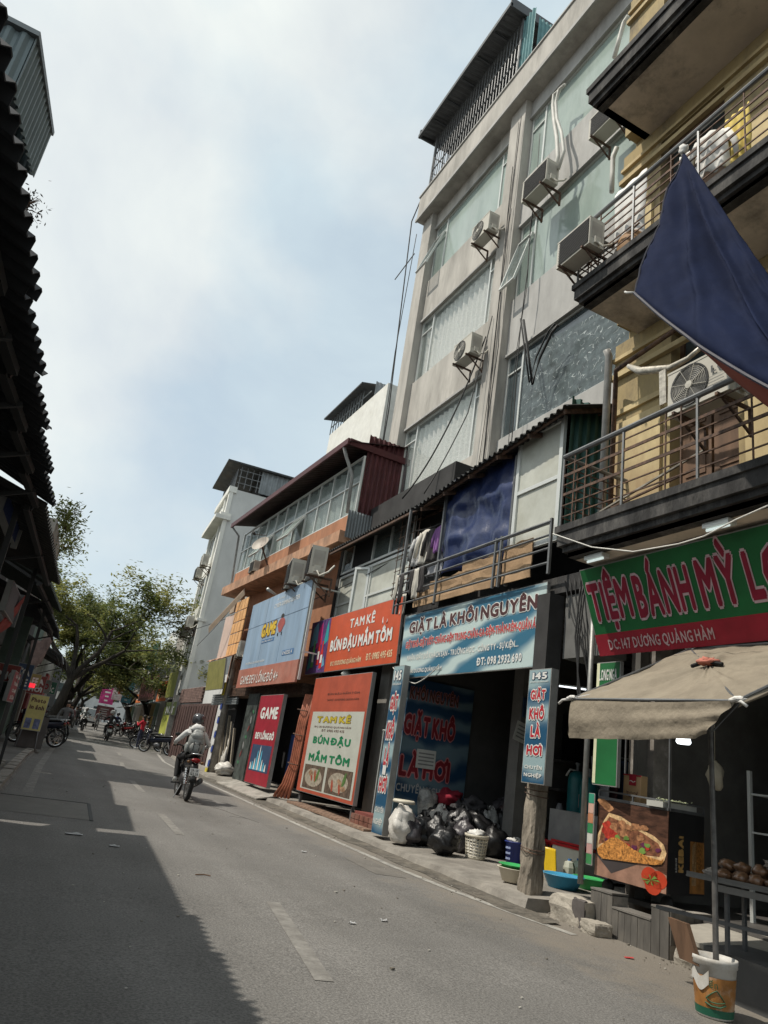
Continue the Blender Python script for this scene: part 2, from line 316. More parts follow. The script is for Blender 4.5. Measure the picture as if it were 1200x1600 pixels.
# ------------------------------------------------------------------ ground, road, markings
g = MB()
YS = [-60, -20, -8]+[v for v in range(-6, 60, 2)]+[70, 85, 110, 150, 200, 300, 420]
g.smooth = False
for a, b in zip(YS, YS[1:]): g.poly([(-400, a, gz(a)-.02), (400, a, gz(a)-.02), (400, b, gz(b)-.02), (-400, b, gz(b)-.02)])
struct('ground', g, K('bare_ground', (.10, .09, .08), .95, var=.2, scale=.5))
def road_mat():
    m = mat('worn_asphalt', (.162, .156, .147), .88, var=.10, scale=.55, dirt=.5, dcol=(.115, .107, .096), dscale=.32, bump=.5, bscale=70)
    t = m.node_tree; lk = t.links.new; b = t.nodes['Principled BSDF']; base = b.inputs['Base Color'].links[0].from_socket
    tc = [n for n in t.nodes if n.bl_idname == 'ShaderNodeTexCoord'][0]
    v = N(t, 'ShaderNodeTexNoise'); v.inputs['Scale'].default_value = 55; v.inputs['Detail'].default_value = 4; v.inputs['Roughness'].default_value = .8
    lk(tc.outputs['Object'], v.inputs['Vector']); r = N(t, 'ShaderNodeMapRange'); r.inputs['From Min'].default_value = .36; r.inputs['From Max'].default_value = .66; r.inputs['To Min'].default_value = .55; r.inputs['To Max'].default_value = 1.42
    lk(v.outputs['Fac'], r.inputs['Value']); mu = N(t, 'ShaderNodeMix', data_type='RGBA', blend_type='MULTIPLY'); mu.inputs['Factor'].default_value = 1
    lk(base, mu.inputs[6]); lk(r.outputs[0], mu.inputs[7])
    # pale stone chips
    vo = N(t, 'ShaderNodeTexVoronoi'); vo.inputs['Scale'].default_value = 42; lk(tc.outputs['Object'], vo.inputs['Vector'])
    r1 = N(t, 'ShaderNodeMapRange'); r1.inputs['From Min'].default_value = .16; r1.inputs['From Max'].default_value = .08; r1.inputs['To Max'].default_value = .28; lk(vo.outputs['Distance'], r1.inputs['Value'])
    mc = N(t, 'ShaderNodeMix', data_type='RGBA'); mc.inputs[7].default_value = (.30, .285, .26, 1); lk(r1.outputs[0], mc.inputs['Factor']); lk(mu.outputs[2], mc.inputs[6])
    # tyre-darkened lanes and a long thin crack network
    mp = N(t, 'ShaderNodeMapping'); mp.inputs['Scale'].default_value = (1.3, .07, 1); lk(tc.outputs['Object'], mp.inputs['Vector'])
    w = N(t, 'ShaderNodeTexNoise'); w.inputs['Scale'].default_value = 1.0; w.inputs['Detail'].default_value = 4; lk(mp.outputs[0], w.inputs['Vector'])
    r2 = N(t, 'ShaderNodeMapRange'); r2.inputs['From Min'].default_value = .35; r2.inputs['From Max'].default_value = .65; r2.inputs['To Min'].default_value = .86; r2.inputs['To Max'].default_value = 1.12; lk(w.outputs['Fac'], r2.inputs['Value'])
    m2 = N(t, 'ShaderNodeMix', data_type='RGBA', blend_type='MULTIPLY'); m2.inputs['Factor'].default_value = 1; lk(mc.outputs[2], m2.inputs[6]); lk(r2.outputs[0], m2.inputs[7])
    # dust gathered along the right-hand gutter (object x measured from the mesh centre)
    sx = N(t, 'ShaderNodeSeparateXYZ'); lk(tc.outputs['Object'], sx.inputs[0])
    d = N(t, 'ShaderNodeTexNoise'); d.inputs['Scale'].default_value = 2.2; d.inputs['Detail'].default_value = 9; d.inputs['Roughness'].default_value = .75; lk(tc.outputs['Object'], d.inputs['Vector'])
    ad = N(t, 'ShaderNodeMath', operation='MULTIPLY_ADD'); ad.inputs[1].default_value = 3.2; lk(d.outputs['Fac'], ad.inputs[0]); lk(sx.outputs['X'], ad.inputs[2])
    r3 = N(t, 'ShaderNodeMapRange'); r3.inputs['From Min'].default_value = 6.25; r3.inputs['From Max'].default_value = 7.2; r3.inputs['To Max'].default_value = .8; lk(ad.outputs[0], r3.inputs['Value'])
    cut = N(t, 'ShaderNodeMapRange'); cut.inputs['From Min'].default_value = 15; cut.inputs['From Max'].default_value = 26; cut.inputs['To Min'].default_value = 1; cut.inputs['To Max'].default_value = 0; lk(sx.outputs['Y'], cut.inputs['Value'])
    mm = N(t, 'ShaderNodeMath', operation='MULTIPLY'); lk(r3.outputs[0], mm.inputs[0]); lk(cut.outputs[0], mm.inputs[1])
    m3 = N(t, 'ShaderNodeMix', data_type='RGBA'); m3.inputs[7].default_value = (.195, .172, .142, 1); lk(mm.outputs[0], m3.inputs['Factor']); lk(m2.outputs[2], m3.inputs[6])
    lk(m3.outputs[2], b.inputs['Base Color']); return m
m_road = road_mat()
r = MB()
for a, b in zip(YS, YS[1:]):
    if a < -20 or b > 210: continue
    r.poly([(xl(a)-6, a, gz(a)), (xr(a)+4, a, gz(a)), (xr(b)+4, b, gz(b)), (xl(b)-6, b, gz(b))])
struct('road', r, m_road, org=(0, 0, 0))
m_line = K('faded_white_line', (.36, .35, .32), .85, var=.15, scale=9, dirt=.85, dcol=(.16, .15, .138), dscale=5, dpos=.50)
m_line2 = K('ghost_line', (.26, .25, .23), .85, var=.12, scale=9, dirt=.95, dcol=(.15, .142, .13), dscale=6, dpos=.42)
def strip(name, pts, w, m, h=.004, **k):
    mb = MB()
    for (x0, y0), (x1, y1) in zip(pts, pts[1:]):
        d = Vector((x1-x0, y1-y0, 0)).normalized(); n_ = Vector((-d.y, d.x, 0))*w/2
        a = Vector((x0, y0, gz(y0)+h)); b = Vector((x1, y1, gz(y1)+h)); mb.poly([a-n_, b-n_, b+n_, a+n_])
    return struct(name, mb, m, **k)
strip('edge_line', [(5.78, 6.6), (5.62, 7.4), (5.44, 8.6), (5.36, 10), (5.33, 13), (5.36, 19), (5.38, 24), (5.7, 31), (6.6, 38)], .12, m_line)
strip('edge_line', [(xl(y)+.35, y) for y in (14, 20, 26, 32, 40, 50, 60)], .16, m_line2)
for a, b, mm in [((2.24, 4.9), (2.60, 7.1), m_line2), ((2.46, 10.9), (2.56, 13.1), m_line2), ((2.78, 16.7), (2.90, 19.3), m_line2), ((3.25, 24), (3.5, 26.5), m_line2), ((4.0, 31), (4.2, 33.5), m_line2)]:
    strip('centre_dash', [a, b], .13, mm)
# utility-trench patch across the left lane, with its saw-cut edge
mb = MB(); mb.poly([(-1.5, 11.45, gz(11.45)+.004), (1.34, 11.35, gz(11.35)+.004), (1.42, 13.3, gz(13.3)+.004), (-1.5, 13.3, gz(13.3)+.004)])
struct('road_patch', mb, K('trench_asphalt', (.165, .158, .145), .9, var=.12, scale=2.5, dirt=.5, dcol=(.12, .115, .105), bump=.4, bscale=60))
mb = MB()
for (a, b, w) in [((-1.5, 13.32), (1.42, 13.32), .035), ((1.42, 13.3), (1.30, 11.3), .05)]:
    mb.bar((a[0], a[1], gz(a[1])+.008), (b[0], b[1], gz(b[1])+.008), w, .006)
struct('trench_seam', mb, K('bitumen', (.03, .03, .03), .7))
# cracks and old patches
random.seed(12); ck = K('crack_black', (.085, .08, .07), .9)
for (x, y, dx, dy, n_) in [(4.4, 13.5, -.08, .45, 5)]:
    mb = MB()
    for k in range(n_):
        x2 = x+dx+random.uniform(-.14, .14); y2 = y+dy*random.uniform(.6, 1.2); mb.bar((x, y, gz(y)+.003), (x2, y2, gz(y2)+.003), random.uniform(.004, .009), .003)
        if random.random() < .4: x3 = x2+random.uniform(-.35, .35); y3 = y2+random.uniform(-.1, .25); mb.bar((x2, y2, gz(y2)+.003), (x3, y3, gz(y3)+.003), .006, .003)
        x, y = x2, y2
    struct('road_crack', mb, ck)
for (pts, c_) in [([(4.7, 9.2), (5.1, 9.1), (5.15, 10.3), (4.75, 10.4)], (.15, .14, .126))]:
    mb = MB(); P = []
    for (a, b) in zip(pts, pts[1:]+pts[:1]):
        for k in range(6): t_ = k/6; P.append((lerp(a[0], b[0], t_)+random.uniform(-.02, .02), lerp(a[1], b[1], t_)+random.uniform(-.02, .02)))
    mb.poly([(x, y, gz(y)+.004) for x, y in P]); struct('road_patch', mb, K('patch_%.3f' % c_[0], c_, .9, var=.14, scale=3, dirt=.4, dcol=(.18, .165, .145), bump=.5, bscale=60))
# right-hand pavement with a broken concrete kerb
def kx(y): return (5.92 if y < 13 else lerp(5.92, 6.02, min(1, (y-13)/4)) if y < 24 else xr(y)+.55)+.05*noise.noise(Vector((y*1.7, 0, 3)))+.03*noise.noise(Vector((y*6, 0, 1)))
mb = MB(); ys = [7.62+i*.18 for i in range(28)]+[12.75+i*.5 for i in range(30)]+[28+i*4 for i in range(20)]
H_ = lambda y: gz(y)+.10+.03*noise.noise(Vector((y*2.2, 5, 0)))+.012*noise.noise(Vector((y*11, 5, 0)))
for a, b in zip(ys, ys[1:]):
    A = [(kx(a)-.02, a, gz(a)-.01), (kx(a)+.02, a, H_(a)), (kx(a)+.9, a, gz(a)+.15), (14, a, gz(a)+.15)]; B = [(kx(b)-.02, b, gz(b)-.01), (kx(b)+.02, b, H_(b)), (kx(b)+.9, b, gz(b)+.15), (14, b, gz(b)+.15)]
    for i in range(3): mb.poly([A[i], B[i], B[i+1], A[i+1]])
mb.poly([(kx(7.62)-.02, 7.62, gz(7.6)-.01), (14, 7.62, gz(7.6)-.01), (14, 7.62, gz(7.6)+.15), (kx(7.62)+.02, 7.62, gz(7.6)+.14)])
struct('pavement', mb, m_pave)
mb = MB(); n_ = 90
for k in range(n_):
    a, b = lerp(7.0, 26, k/n_), lerp(7.0, 26, (k+1)/n_); fa = lambda y: 5.62+.10*noise.noise(Vector((y*1.5, 9, 0)))+.04*noise.noise(Vector((y*6, 9, 0)))
    mb.poly([(fa(a), a, gz(a)+.005), (kx(a)+.01, a, gz(a)+.03), (kx(b)+.01, b, gz(b)+.03), (fa(b), b, gz(b)+.005)])
struct('gutter', mb, K('gutter_grit', (.105, .095, .08), .95, var=.35, scale=7, dirt=.7, dcol=(.19, .165, .13), dscale=3, bump=1, bscale=30))
# brown paving bricks before the second shop
pb = thing('brick_paving', 'worn red-brown brick paving strip before the orange shop sign', 'paving', (6.1, 13, gz(13)+.15)); pb['kind'] = 'structure'
base = None; nb = 0
for i in range(9):
    for j in range(22):
        y = 12.9+j*.2; x = 6.22+i*.105; z = gz(y)+.152+random.uniform(0, .006)
        if base is None:
            t_ = MB(); t_.box(x+.003, x+.1, y+.004, y+.196, z-.03, z+.012); base = t_.build('brick', m_brown_pave, pb); b0 = (x, y, z)
        else:
            c = base.copy(); COL.objects.link(c); c.parent = pb; c.location = (x-b0[0], y-b0[1], z-b0[2])
# concrete patch by the pole and gutter debris
mb = MB(); mb.prism([(x, y, gz(y)+.004) for x, y in [(6.0, 8.05), (6.45, 7.9), (6.85, 8.25), (6.8, 8.7), (6.3, 9.0), (5.98, 8.7)]], (0, 0, .015)); struct('concrete_patch', mb, K('pale_patch', (.33, .31, .27), .95, var=.15, scale=5, dirt=.4, dcol=(.2, .18, .15)))
mb = MB()
for k in range(500):
    y = random.uniform(4.2, 19); x = (5.75 if y > 7.6 else 6.1)+random.gauss(0, .22); x = min(x, 5.9 if y > 7.6 else 6.25)
    if random.random() < .25: x = random.uniform(.5, 5.5)
    s_ = random.uniform(.003, .010)*(1 if random.random() < .9 else 1.6); mb.mi = 0 if random.random() < .7 else 1
    mb.obox((x, y, gz(y)+.006+s_*.3), Vector((s_, s_*.3, 0)), Vector((-s_*.3, s_*.7, 0)), Vector((0, 0, s_*.35)))
mb.build('gutter_litter', [K('grit', (.20, .18, .15), .95, var=.3), K('paper_bits', (.42, .40, .36), .9)], None, kind='stuff')
# ------------------------------------------------------------------ helpers for facades
def win(parent, fr, x0, y0, x1, y1, vs=(), hs=(), fm=None, gm=None, fw=.05, curtain=None, cd=.12, name='window', only=None, folds=14):
    fm = fm or m_alu; gm = gm or m_glass
    mb = MB()
    def hb(xa, xb, y): mb.obox(fr.p((xa+xb)/2, y, .0), fr.r*abs(xb-xa)/2, fr.u*fw/2, fr.n*.03)
    def vb(x, ya, yb): mb.obox(fr.p(x, (ya+yb)/2, .0), fr.r*fw/2, fr.u*abs(yb-ya)/2, fr.n*.028)
    hb(x0, x1, y0+fw/2); hb(x0, x1, y1-fw/2); vb(x0+fw/2, y0+fw, y1-fw); vb(x1-fw/2, y0+fw, y1-fw)
    for x in vs: vb(x, y0+fw, y1-fw)
    for y in hs: mb.obox(fr.p((x0+x1)/2, y, .0), fr.r*((x1-x0)/2-fw), fr.u*fw*.4, fr.n*.024)
    w = mb.build(name, fm, parent)
    X = [x0]+list(vs)+[x1]; Y = [y0]+list(hs)+[y1]
    for a, b in zip(X, X[1:]):
        for c, d in zip(Y, Y[1:]):
            q = MB(); j = random.uniform(-.004, .004)
            q.obox(fr.p((a+b)/2, (c+d)/2, -.012), fr.r*((b-a)/2-fw*.3)+fr.n*j, fr.u*((d-c)/2-fw*.3)+fr.n*j, fr.n*.004); q.build('pane', gm if not callable(gm) else gm(), w)
    if curtain:
        q = MB(); q.smooth = True; a, b = (x0, x1) if only is None else only
        q.grid(lambda u, v: fr.p(lerp(a+.03, b-.03, u), lerp(y0+.05, y1-.05, v), -cd+.055*sin(u*folds*2*pi+sin(v*3)+2*noise.noise(Vector((u*5, v*1.5, x0))))*(.5+.5*v)), folds*8, 4); q.build('curtain', curtain, w)
    return w
FX = lambda X, y=0, z=0: Fr((X, y, z), (0, -1, 0), (0, 0, 1))   # x runs towards -y
# air-conditioner outdoor unit, face towards -x, base centre at the origin
def make_ac(fan=True, label='x'):
    t = thing('air_conditioner', label, 'air conditioner', (0, 0, 0), 'outdoor air-conditioning units on the facades')
    mb = MB(); mb.box(-.15, .15, -.4, .4, .04, .58); mb.box(-.155, -.15, -.405, .405, .56, .585); mb.build('casing', m_acw, t)
    ax = (Vector((0, 1, 0)), Vector((0, 0, 1)), Vector((-1, 0, 0)))
    if fan:
        mb = MB(); mb.lathe([(.0, .152), (.225, .152), (.235, .162), (.25, .165), (.25, .15)], (0, .1, .31), 28, ax); mb.build('fan_recess', m_acd, t)
        mb = MB()
        for r_ in [.04+.02*i for i in range(10)]: mb.tube([Vector((-.168, .1+r_*cos(a), .31+r_*sin(a))) for a in [2*pi*k/20 for k in range(21)]], .0025, 4, False)
        for k in range(8):
            a = k*pi/4+.3; mb.bar((-.166, .1+.04*cos(a), .31+.04*sin(a)), (-.166, .1+.24*cos(a), .31+.24*sin(a)), .005)
        mb.lathe([(0, .175), (.045, .172), (.05, .16)], (0, .1, .31), 14, ax); mb.build('fan_grille', m_acw, t)
        mb = MB()
        for k in range(3):
            a = k*2*pi/3; mb.add([(-.158, .1, .31), (-.158, .1+.2*cos(a-.3), .31+.2*sin(a-.3)), (-.162, .1+.21*cos(a+.1), .31+.21*sin(a+.1)), (-.164, .1+.18*cos(a+.5), .31+.18*sin(a+.5))], [(0, 1, 2, 3)])
        mb.build('fan_blade', K('fan_plastic', (.12, .12, .12), .6), t)
    else:
        mb = MB()
        for k in range(14): mb.obox((-.16, -.02, .09+k*.034), (.008, 0, .006), (0, .36, 0), (0, 0, .006))
        mb.build('louvre', m_acd, t)
    mb = MB(); mb.box(-.11, .11, -.404, -.398, .18, .5); mb.build('side_panel', K('ac_side', (.36, .34, .30), .6, var=.12, dirt=.4, dcol=(.2, .18, .15)), t)
    mb = MB(); mb.box(-.06, .06, -.44, -.4, .08, .2); mb.tube([(.0, -.43, .1), (.05, -.5, .0), (.2, -.5, .1), (.3, -.45, .25)], .018, 6); mb.build('valve_cover', m_acw, t)
    for s in (-1, 1):
        mb = MB(); mb.bar((-.2, s*.28, .02), (.32, s*.28, .02), .035); mb.bar((.31, s*.28, .02), (.31, s*.28, -.3), .035); mb.bar((-.1, s*.28, .0), (.31, s*.28, -.28), .025); mb.build('bracket', m_rust, t)
    return t
# ------------------------------------------------------------------ TALL GREY BUILDING
XW, XF = 8.0, 7.75
def pX(px, py, X=XF): return onX(px, py, X)
yL = 18.25; yR = 6.2
pmL, pmR = 14.05*XF/8.0, 12.95*XF/8.0
pmL = pX(795, 226).y; pmR = pX(823, 160).y
tb = thing('apartment_building', 'tall grey rendered apartment block with wide glazed bays and dark rooftop canopy', 'building', (9, 14, 0))
mb = MB(); mb.box(XW+.3, 15, yR, yL-.05, 4.45, 19.3); mb.build('wall', m_render, tb)
rows = [(8.75, 10.95), (12.6, 14.85), (16.45, 18.6)]
pilL0 = 17.62
mb = MB(); mb.box(XF, XW+.3, pilL0, yL, 4.45, 19.25); mb.build('pilaster', m_render, tb)
mb = MB(); mb.box(XF, XW+.3, pmR, pmL, 4.45, 19.25); mb.build('pilaster', m_render, tb)
zs = [4.45]+[v for r_ in rows for v in r_]+[19.25]
for k in range(0, len(zs), 2):
    for (a, b) in ((pmL, pilL0), (yR, pmR)):
        mb = MB(); mb.box(XW-.06, XW+.3, a, b, zs[k], zs[k+1]); mb.build('spandrel', m_render if b > 14 else m_render_lt, tb)
        if k: # thin sill / head ledge
            mb = MB(); mb.box(XW-.1, XW-.06, a, b, zs[k]-.02, zs[k]+.05); mb.build('window_sill', m_render_lt, tb)
c0, c1 = pX(668, 333, 7.55).z, pX(673, 296, 7.55).z
mb = MB(); mb.box(7.5, 8.4, yR, yL+.12, 19.25, 20.3); mb.build('parapet', m_render, tb)
mb = MB(); mb.box(7.46, 7.52, yR, yL+.14, 19.22, 19.34); mb.box(7.46, 8.4, yR, yL+.14, 20.3, 20.36); mb.build('cornice', m_render_lt, tb)
F8 = FX(XW+.03)
def bayrows(y_left, y_right, split, gms, cur):
    for i, (z0, z1) in enumerate(rows):
        x0, x1 = -y_left, -y_right
        w = win(tb, F8, x0+.02, z0, x1-.02, z1, [x0+split[0], x1-split[1]], [], m_alu, gms[i], .06, cur[i], cd=.18, folds=16 if i < 2 else 8)
        q = MB(); q.bar(F8.p(x0+.06, z1-.5, .01), F8.p(x0+split[0], z1-.5, .01), .04, .04); q.bar(F8.p(x1-split[1], z1-.5, .01), F8.p(x1-.06, z1-.5, .01), .04, .04); q.build('transom', m_alu, tb)
bayrows(pilL0, pmL, (.75, .62), [m_glass, m_glass, m_glassg], [m_curtain, m_curtain, m_curtain])
bayrows(pmR, yR, (.62, .8), [m_glassd, m_glassg, m_glassg], [None, m_curtain, m_curtain])
# wrinkled foil inside the lowest right-hand window
def foil():
    m = mat('wrinkled_foil', (.07, .09, .09), .25, var=.3, scale=6, metal=.2, spec=.8)
    t = m.node_tree; lk = t.links.new; b = t.nodes['Principled BSDF']; tc = [n for n in t.nodes if n.bl_idname == 'ShaderNodeTexCoord'][0]
    n0 = N(t, 'ShaderNodeTexNoise'); n0.inputs['Scale'].default_value = 2; lk(tc.outputs['Object'], n0.inputs['Vector'])
    v = N(t, 'ShaderNodeTexVoronoi', feature='DISTANCE_TO_EDGE'); v.inputs['Scale'].default_value = 9; ad = N(t, 'ShaderNodeMix', data_type='RGBA'); ad.inputs['Factor'].default_value = .35
    lk(tc.outputs['Object'], ad.inputs[6]); lk(n0.outputs['Color'], ad.inputs[7]); lk(ad.outputs[2], v.inputs['Vector'])
    n2 = N(t, 'ShaderNodeTexNoise'); n2.inputs['Scale'].default_value = 7; n2.inputs['Detail'].default_value = 3; lk(tc.outputs['Object'], n2.inputs['Vector'])
    r = N(t, 'ShaderNodeMapRange'); r.inputs['From Min'].default_value = .035; r.inputs['From Max'].default_value = .0; lk(v.outputs['Distance'], r.inputs['Value'])
    r2 = N(t, 'ShaderNodeMapRange'); r2.inputs['From Min'].default_value = .5; r2.inputs['From Max'].default_value = .6; lk(n2.outputs['Fac'], r2.inputs['Value'])
    mu = N(t, 'ShaderNodeMath', operation='MULTIPLY'); lk(r.outputs[0], mu.inputs[0]); lk(r2.outputs[0], mu.inputs[1])
    mx = N(t, 'ShaderNodeMix', data_type='RGBA'); mx.inputs[7].default_value = (.6, .64, .62, 1); lk(mu.outputs[0], mx.inputs['Factor']); lk(b.inputs['Base Color'].links[0].from_socket, mx.inputs[6]); lk(mx.outputs[2], b.inputs['Base Color'])
    return m
q = MB(); q.grid(lambda u, v: (XW+.005+.02*noise.noise(Vector((u*9, v*9, 2))), lerp(pmR-.72, yR+.8, u), lerp(8.8, 10.75-.5*u, v)), 30, 20); q.build('foil_blind', foil(), tb)
# open sashes
for (px, py, y0, y1, z0, z1, sw) in [(0, 0, pmR-.62, pmR-.02, 12.63, 14.3, .42), (0, 0, pilL0-.72, pilL0-.02, 16.5, 18.05, .5)]:
    f = Fr((XW-.02, y1, z0), (-sw*.45, y0-y1, 0), (-sw, 0, z1-z0)) if False else Fr((XW-.04-sw, y1, z0+.05), (0, -1, 0), (sw, 0, z1-z0-.05))
    win(tb, f, 0, 0, y1-y0, sqrt((z1-z0)**2+sw**2)-.05, [], [], m_alu, m_glass, .045, name='open_sash')
mb = MB()
for k in range(6): mb.bar((XW+.06, pilL0-.1-k*.11, 16.5), (XW+.06, pilL0-.1-k*.11, 18.0), .015)
for k in range(5): mb.bar((XW+.06, pilL0-.05, 16.7+k*.3), (XW+.06, pilL0-.7, 16.7+k*.3), .015)
mb.build('window_grille', m_rust, tb)
# rooftop canopy, railing of upright bars, teal sheet
ca = [onX(657, 205, 7.15), onX(797, 15, 7.15)]; zc = (ca[0].z+ca[1].z)/2
yA, yB = ca[0].y, ca[1].y
mb = MB(); n_ = 22
mb.corr((7.15, yB, zc), (0, yA-yB, 0), (2.4, 0, .25), .2, .02); mb.build('canopy_roof', K('canopy_tin', (.10, .105, .11), .5, metal=.3, var=.15, scale=2), tb)
mb = MB(); mb.box(7.12, 7.2, yB-.05, yA+.05, zc-.1, zc+.05); mb.box(7.15, 9.5, yA-.02, yA+.05, zc-.08, zc+.28); mb.box(7.15, 9.5, yB-.05, yB+.02, zc-.08, zc+.28)
for k in range(1, 6): y = lerp(yB, yA, k/6); mb.box(7.2, 9.5, y-.025, y+.025, zc-.08, zc-.02)
for x in (7.75, 8.6): mb.box(x-.03, x+.03, yB, yA, zc-.14, zc-.08)
mb.build('canopy_frame', K('canopy_steel', (.075, .08, .085), .5, metal=.3), tb)
base = None
nbar = 30
for k in range(nbar):
    y = lerp(yL-.1, yB+.2, k/(nbar-1))
    if base is None: mb = MB(); mb.tube([(7.72, y, 20.3), (7.72, y, zc-.1)], .016, 5); base = mb.build('railing_bar', m_steel, tb); yb0 = y
    else: c = base.copy(); COL.objects.link(c); c.parent = tb; c.location = (0, y-yb0, 0)
for k in range(9):
    c = base.copy(); COL.objects.link(c); c.parent = tb; c.location = (.15+k*.18, 0, 0)
mb = MB()
for z in (20.9, 21.5, 22.2): mb.tube([(7.7, yL, z), (7.7, yB, z)], .02, 5); mb.tube([(7.7, yL, z), (9.4, yL, z)], .02, 5)
for y in (yL-.05, yB+.1): mb.box(7.68, 7.76, y-.04, y+.04, 20.3, zc)
mb.build('railing_rail', m_steel, tb)
mb = MB(); mb.corr((7.75, yB+.1, 20.3), (.0, -.55, 0), (0, 0, 2.75), .14, .03); mb.corr((7.9, yB-.45, 20.3), (1.1, 0, 0), (0, 0, 2.4), .14, .02); mb.build('roof_cladding', m_tin_teal, tb)
mb = MB(); mb.box(9.3, 9.4, yB, yL, 20, zc); mb.box(8.4, 9.4, yR, yB-.6, 20, 21.6); mb.build('roof_wall', m_render, tb)
# cables down the left edge of the tall block and wires
def cable(pts, r, m, label, nm='cable', sag=0, cat='cable', group=None, n=5):
    P = []
    for (a, b) in zip(pts, pts[1:]):
        a, b = Vector(a), Vector(b)
        for i in range(7): t = i/7; p = a.lerp(b, t); p.z -= sag*4*t*(1-t); P.append(p)
    P.append(Vector(pts[-1])); mb = MB(); mb.smooth = True; mb.tube(P, r, n); return mb.build(nm, m, None, label=label, category=cat, group=group)
cable([(7.6, yL+.3, 20.4), (7.5, yL+.55, 19.6), (7.6, yL+.45, 16), (7.7, yL+.3, 12), (7.7, yL+.35, 7.2)], .022, m_cable, 'thick black cable hanging down the left edge of the tall grey block')
cable([(7.6, yL+.15, 18.8), (7.55, yL+.2, 14), (7.7, yL+.15, 7.2)], .014, m_cable, 'thinner black cable beside the left corner of the tall grey block')
cable([(7.7, 13.1, 11.8), (7.2, 13.6, 9.2), (6.6, 14.2, 7.4)], .02, m_cable, 'black cable slanting from the middle pilaster of the tall block to the sheds', sag=.15)
random.seed(4)
for k in range(6):
    y_ = 12.75-.09*k-(.9 if k > 3 else 0); z_ = 18.6-1.6*(k % 3); P_ = [(7.72-.02*k, y_+random.uniform(-.1, .1), lerp(z_, 7.4, j/6)) for j in range(7)]; cable(P_, .008+.004*(k % 2), m_cable, 'thin black cables trailing down beside the middle pilaster of the tall block', 'cable', group='cables beside the middle pilaster')
cable([(7.7, 12.9, 12.3), (7.4, 13.0, 9.5), (6.7, 13.3, 7.3)], .014, m_cable, 'second thin cable slanting below the middle pilaster of the tall block', sag=.1)
mb = MB(); mb.smooth = True; P = [onX(*p, 7.62) for p in [(818, 500), (832, 600), (843, 560), (862, 520), (872, 508)]]; mb.tube(P, .03, 6); mb.tube([p+Vector((0, .12, .1)) for p in P], .02, 6)
mb.build('cable', m_cable, None, label='bundle of black cables looping over the film-covered window', category='cable')
mb = MB(); P = [(7.6, yL+.05, 17.9), (7.5, yL+1.2, 17.5)]; mb.tube(P, .02, 5); mb.build('antenna_rod', m_steel, None, label='thin rod sticking out from the left corner of the tall block', category='rod')
# ACs
ac0 = make_ac(True, 'x'); ac1 = make_ac(False, 'x')
def put_ac(proto, used, c, rz, label, s=1.0):
    if not used[0]: used[0] = True; proto.location = c; proto.rotation_euler.z = rz; proto['label'] = label; proto.scale = (s,)*3; return proto
    return copy_thing(proto, c, rz, label, scale=s)
u0, u1 = [False], [False]
def acpos(px, py, X): p = onX(px, py, X); return (p.x, p.y, p.z)
put_ac(ac0, u0, acpos(756, 376, 7.45), 0, 'cream fan unit under the top left window of the tall grey block', 1.05)
put_ac(ac0, u0, acpos(728, 566, 7.45), 0, 'cream fan unit under the second window from the top of the tall grey block', 1.05)
put_ac(ac1, u1, acpos(842, 306, 7.4), 0, 'louvred unit beside the middle pilaster of the tall grey block', 1.15)
put_ac(ac1, u1, acpos(950, 205, 7.45), 0, 'louvred unit just below the topmost balcony slab', 1.05)
# ribbed white hose above the louvred unit
mb = MB(); mb.smooth = True
P = [onX(*p, 7.55) for p in [(866, 270), (872, 245), (870, 215), (866, 190), (864, 165), (866, 148), (874, 142)]]
mb.tube(P, .05, 7); mb.tube([p+Vector((-.02, -.18-.06*sin(i*1.4), -.05)) for i, p in enumerate(P)], .04, 7); mb.build('drain_hose', m_wcable, None, label='white ribbed hose pair rising above the louvred unit on the tall block', category='hose')
mb = MB(); mb.smooth = True; P = [onX(*p, 7.55) for p in [(956, 300), (957, 270), (958, 245), (964, 230)]]; mb.tube(P, .05, 7); P = [onX(*p, 7.5) for p in [(960, 90), (968, 60), (975, 35), (982, 25)]]; mb.tube(P, .05, 7)
mb.build('drain_hose', m_wcable, None, label='white hoses curving by the upper right windows of the tall block', category='hose')
# ------------------------------------------------------------------ SMALL PALE ROOFTOP ROOM behind the tall block's left side
sr = thing('rooftop_house', 'small cream rooftop room with dark tin lean-to behind the orange building', 'building', (11, 28, 0))
a = onX(520, 655, 10); b = onX(570, 627, 10); c_ = onX(515, 712, 10)
mb = MB(); mb.box(10, 15, 24.6, a.y, 0, a.z-.9); mb.build('wall', K('cream_wall', (.68, .68, .64), .85, var=.06, dirt=.3, dcol=(.4, .38, .32)), sr)
mb = MB(); mb.prism([(9.6, a.y+.2, a.z-.1), (9.6, b.y-.3, a.z-.1), (14, b.y-.3, a.z+.9), (14, a.y+.2, a.z+.9)], (0, 0, .08)); mb.build('roof', m_tin_dark, sr)
mb = MB(); mb.corr((10.1, 26.3, a.z-.9), (2, 0, 0), (0, 0, .9), .2, .02)
for k in range(12): mb.bar((10, a.y-k*.35, a.z-.9), (10, a.y-k*.35, a.z), .04)
mb.bar((10, a.y, a.z-.5), (10, 26.4, a.z-.5), .04); mb.build('railing', m_tin_grey, sr)
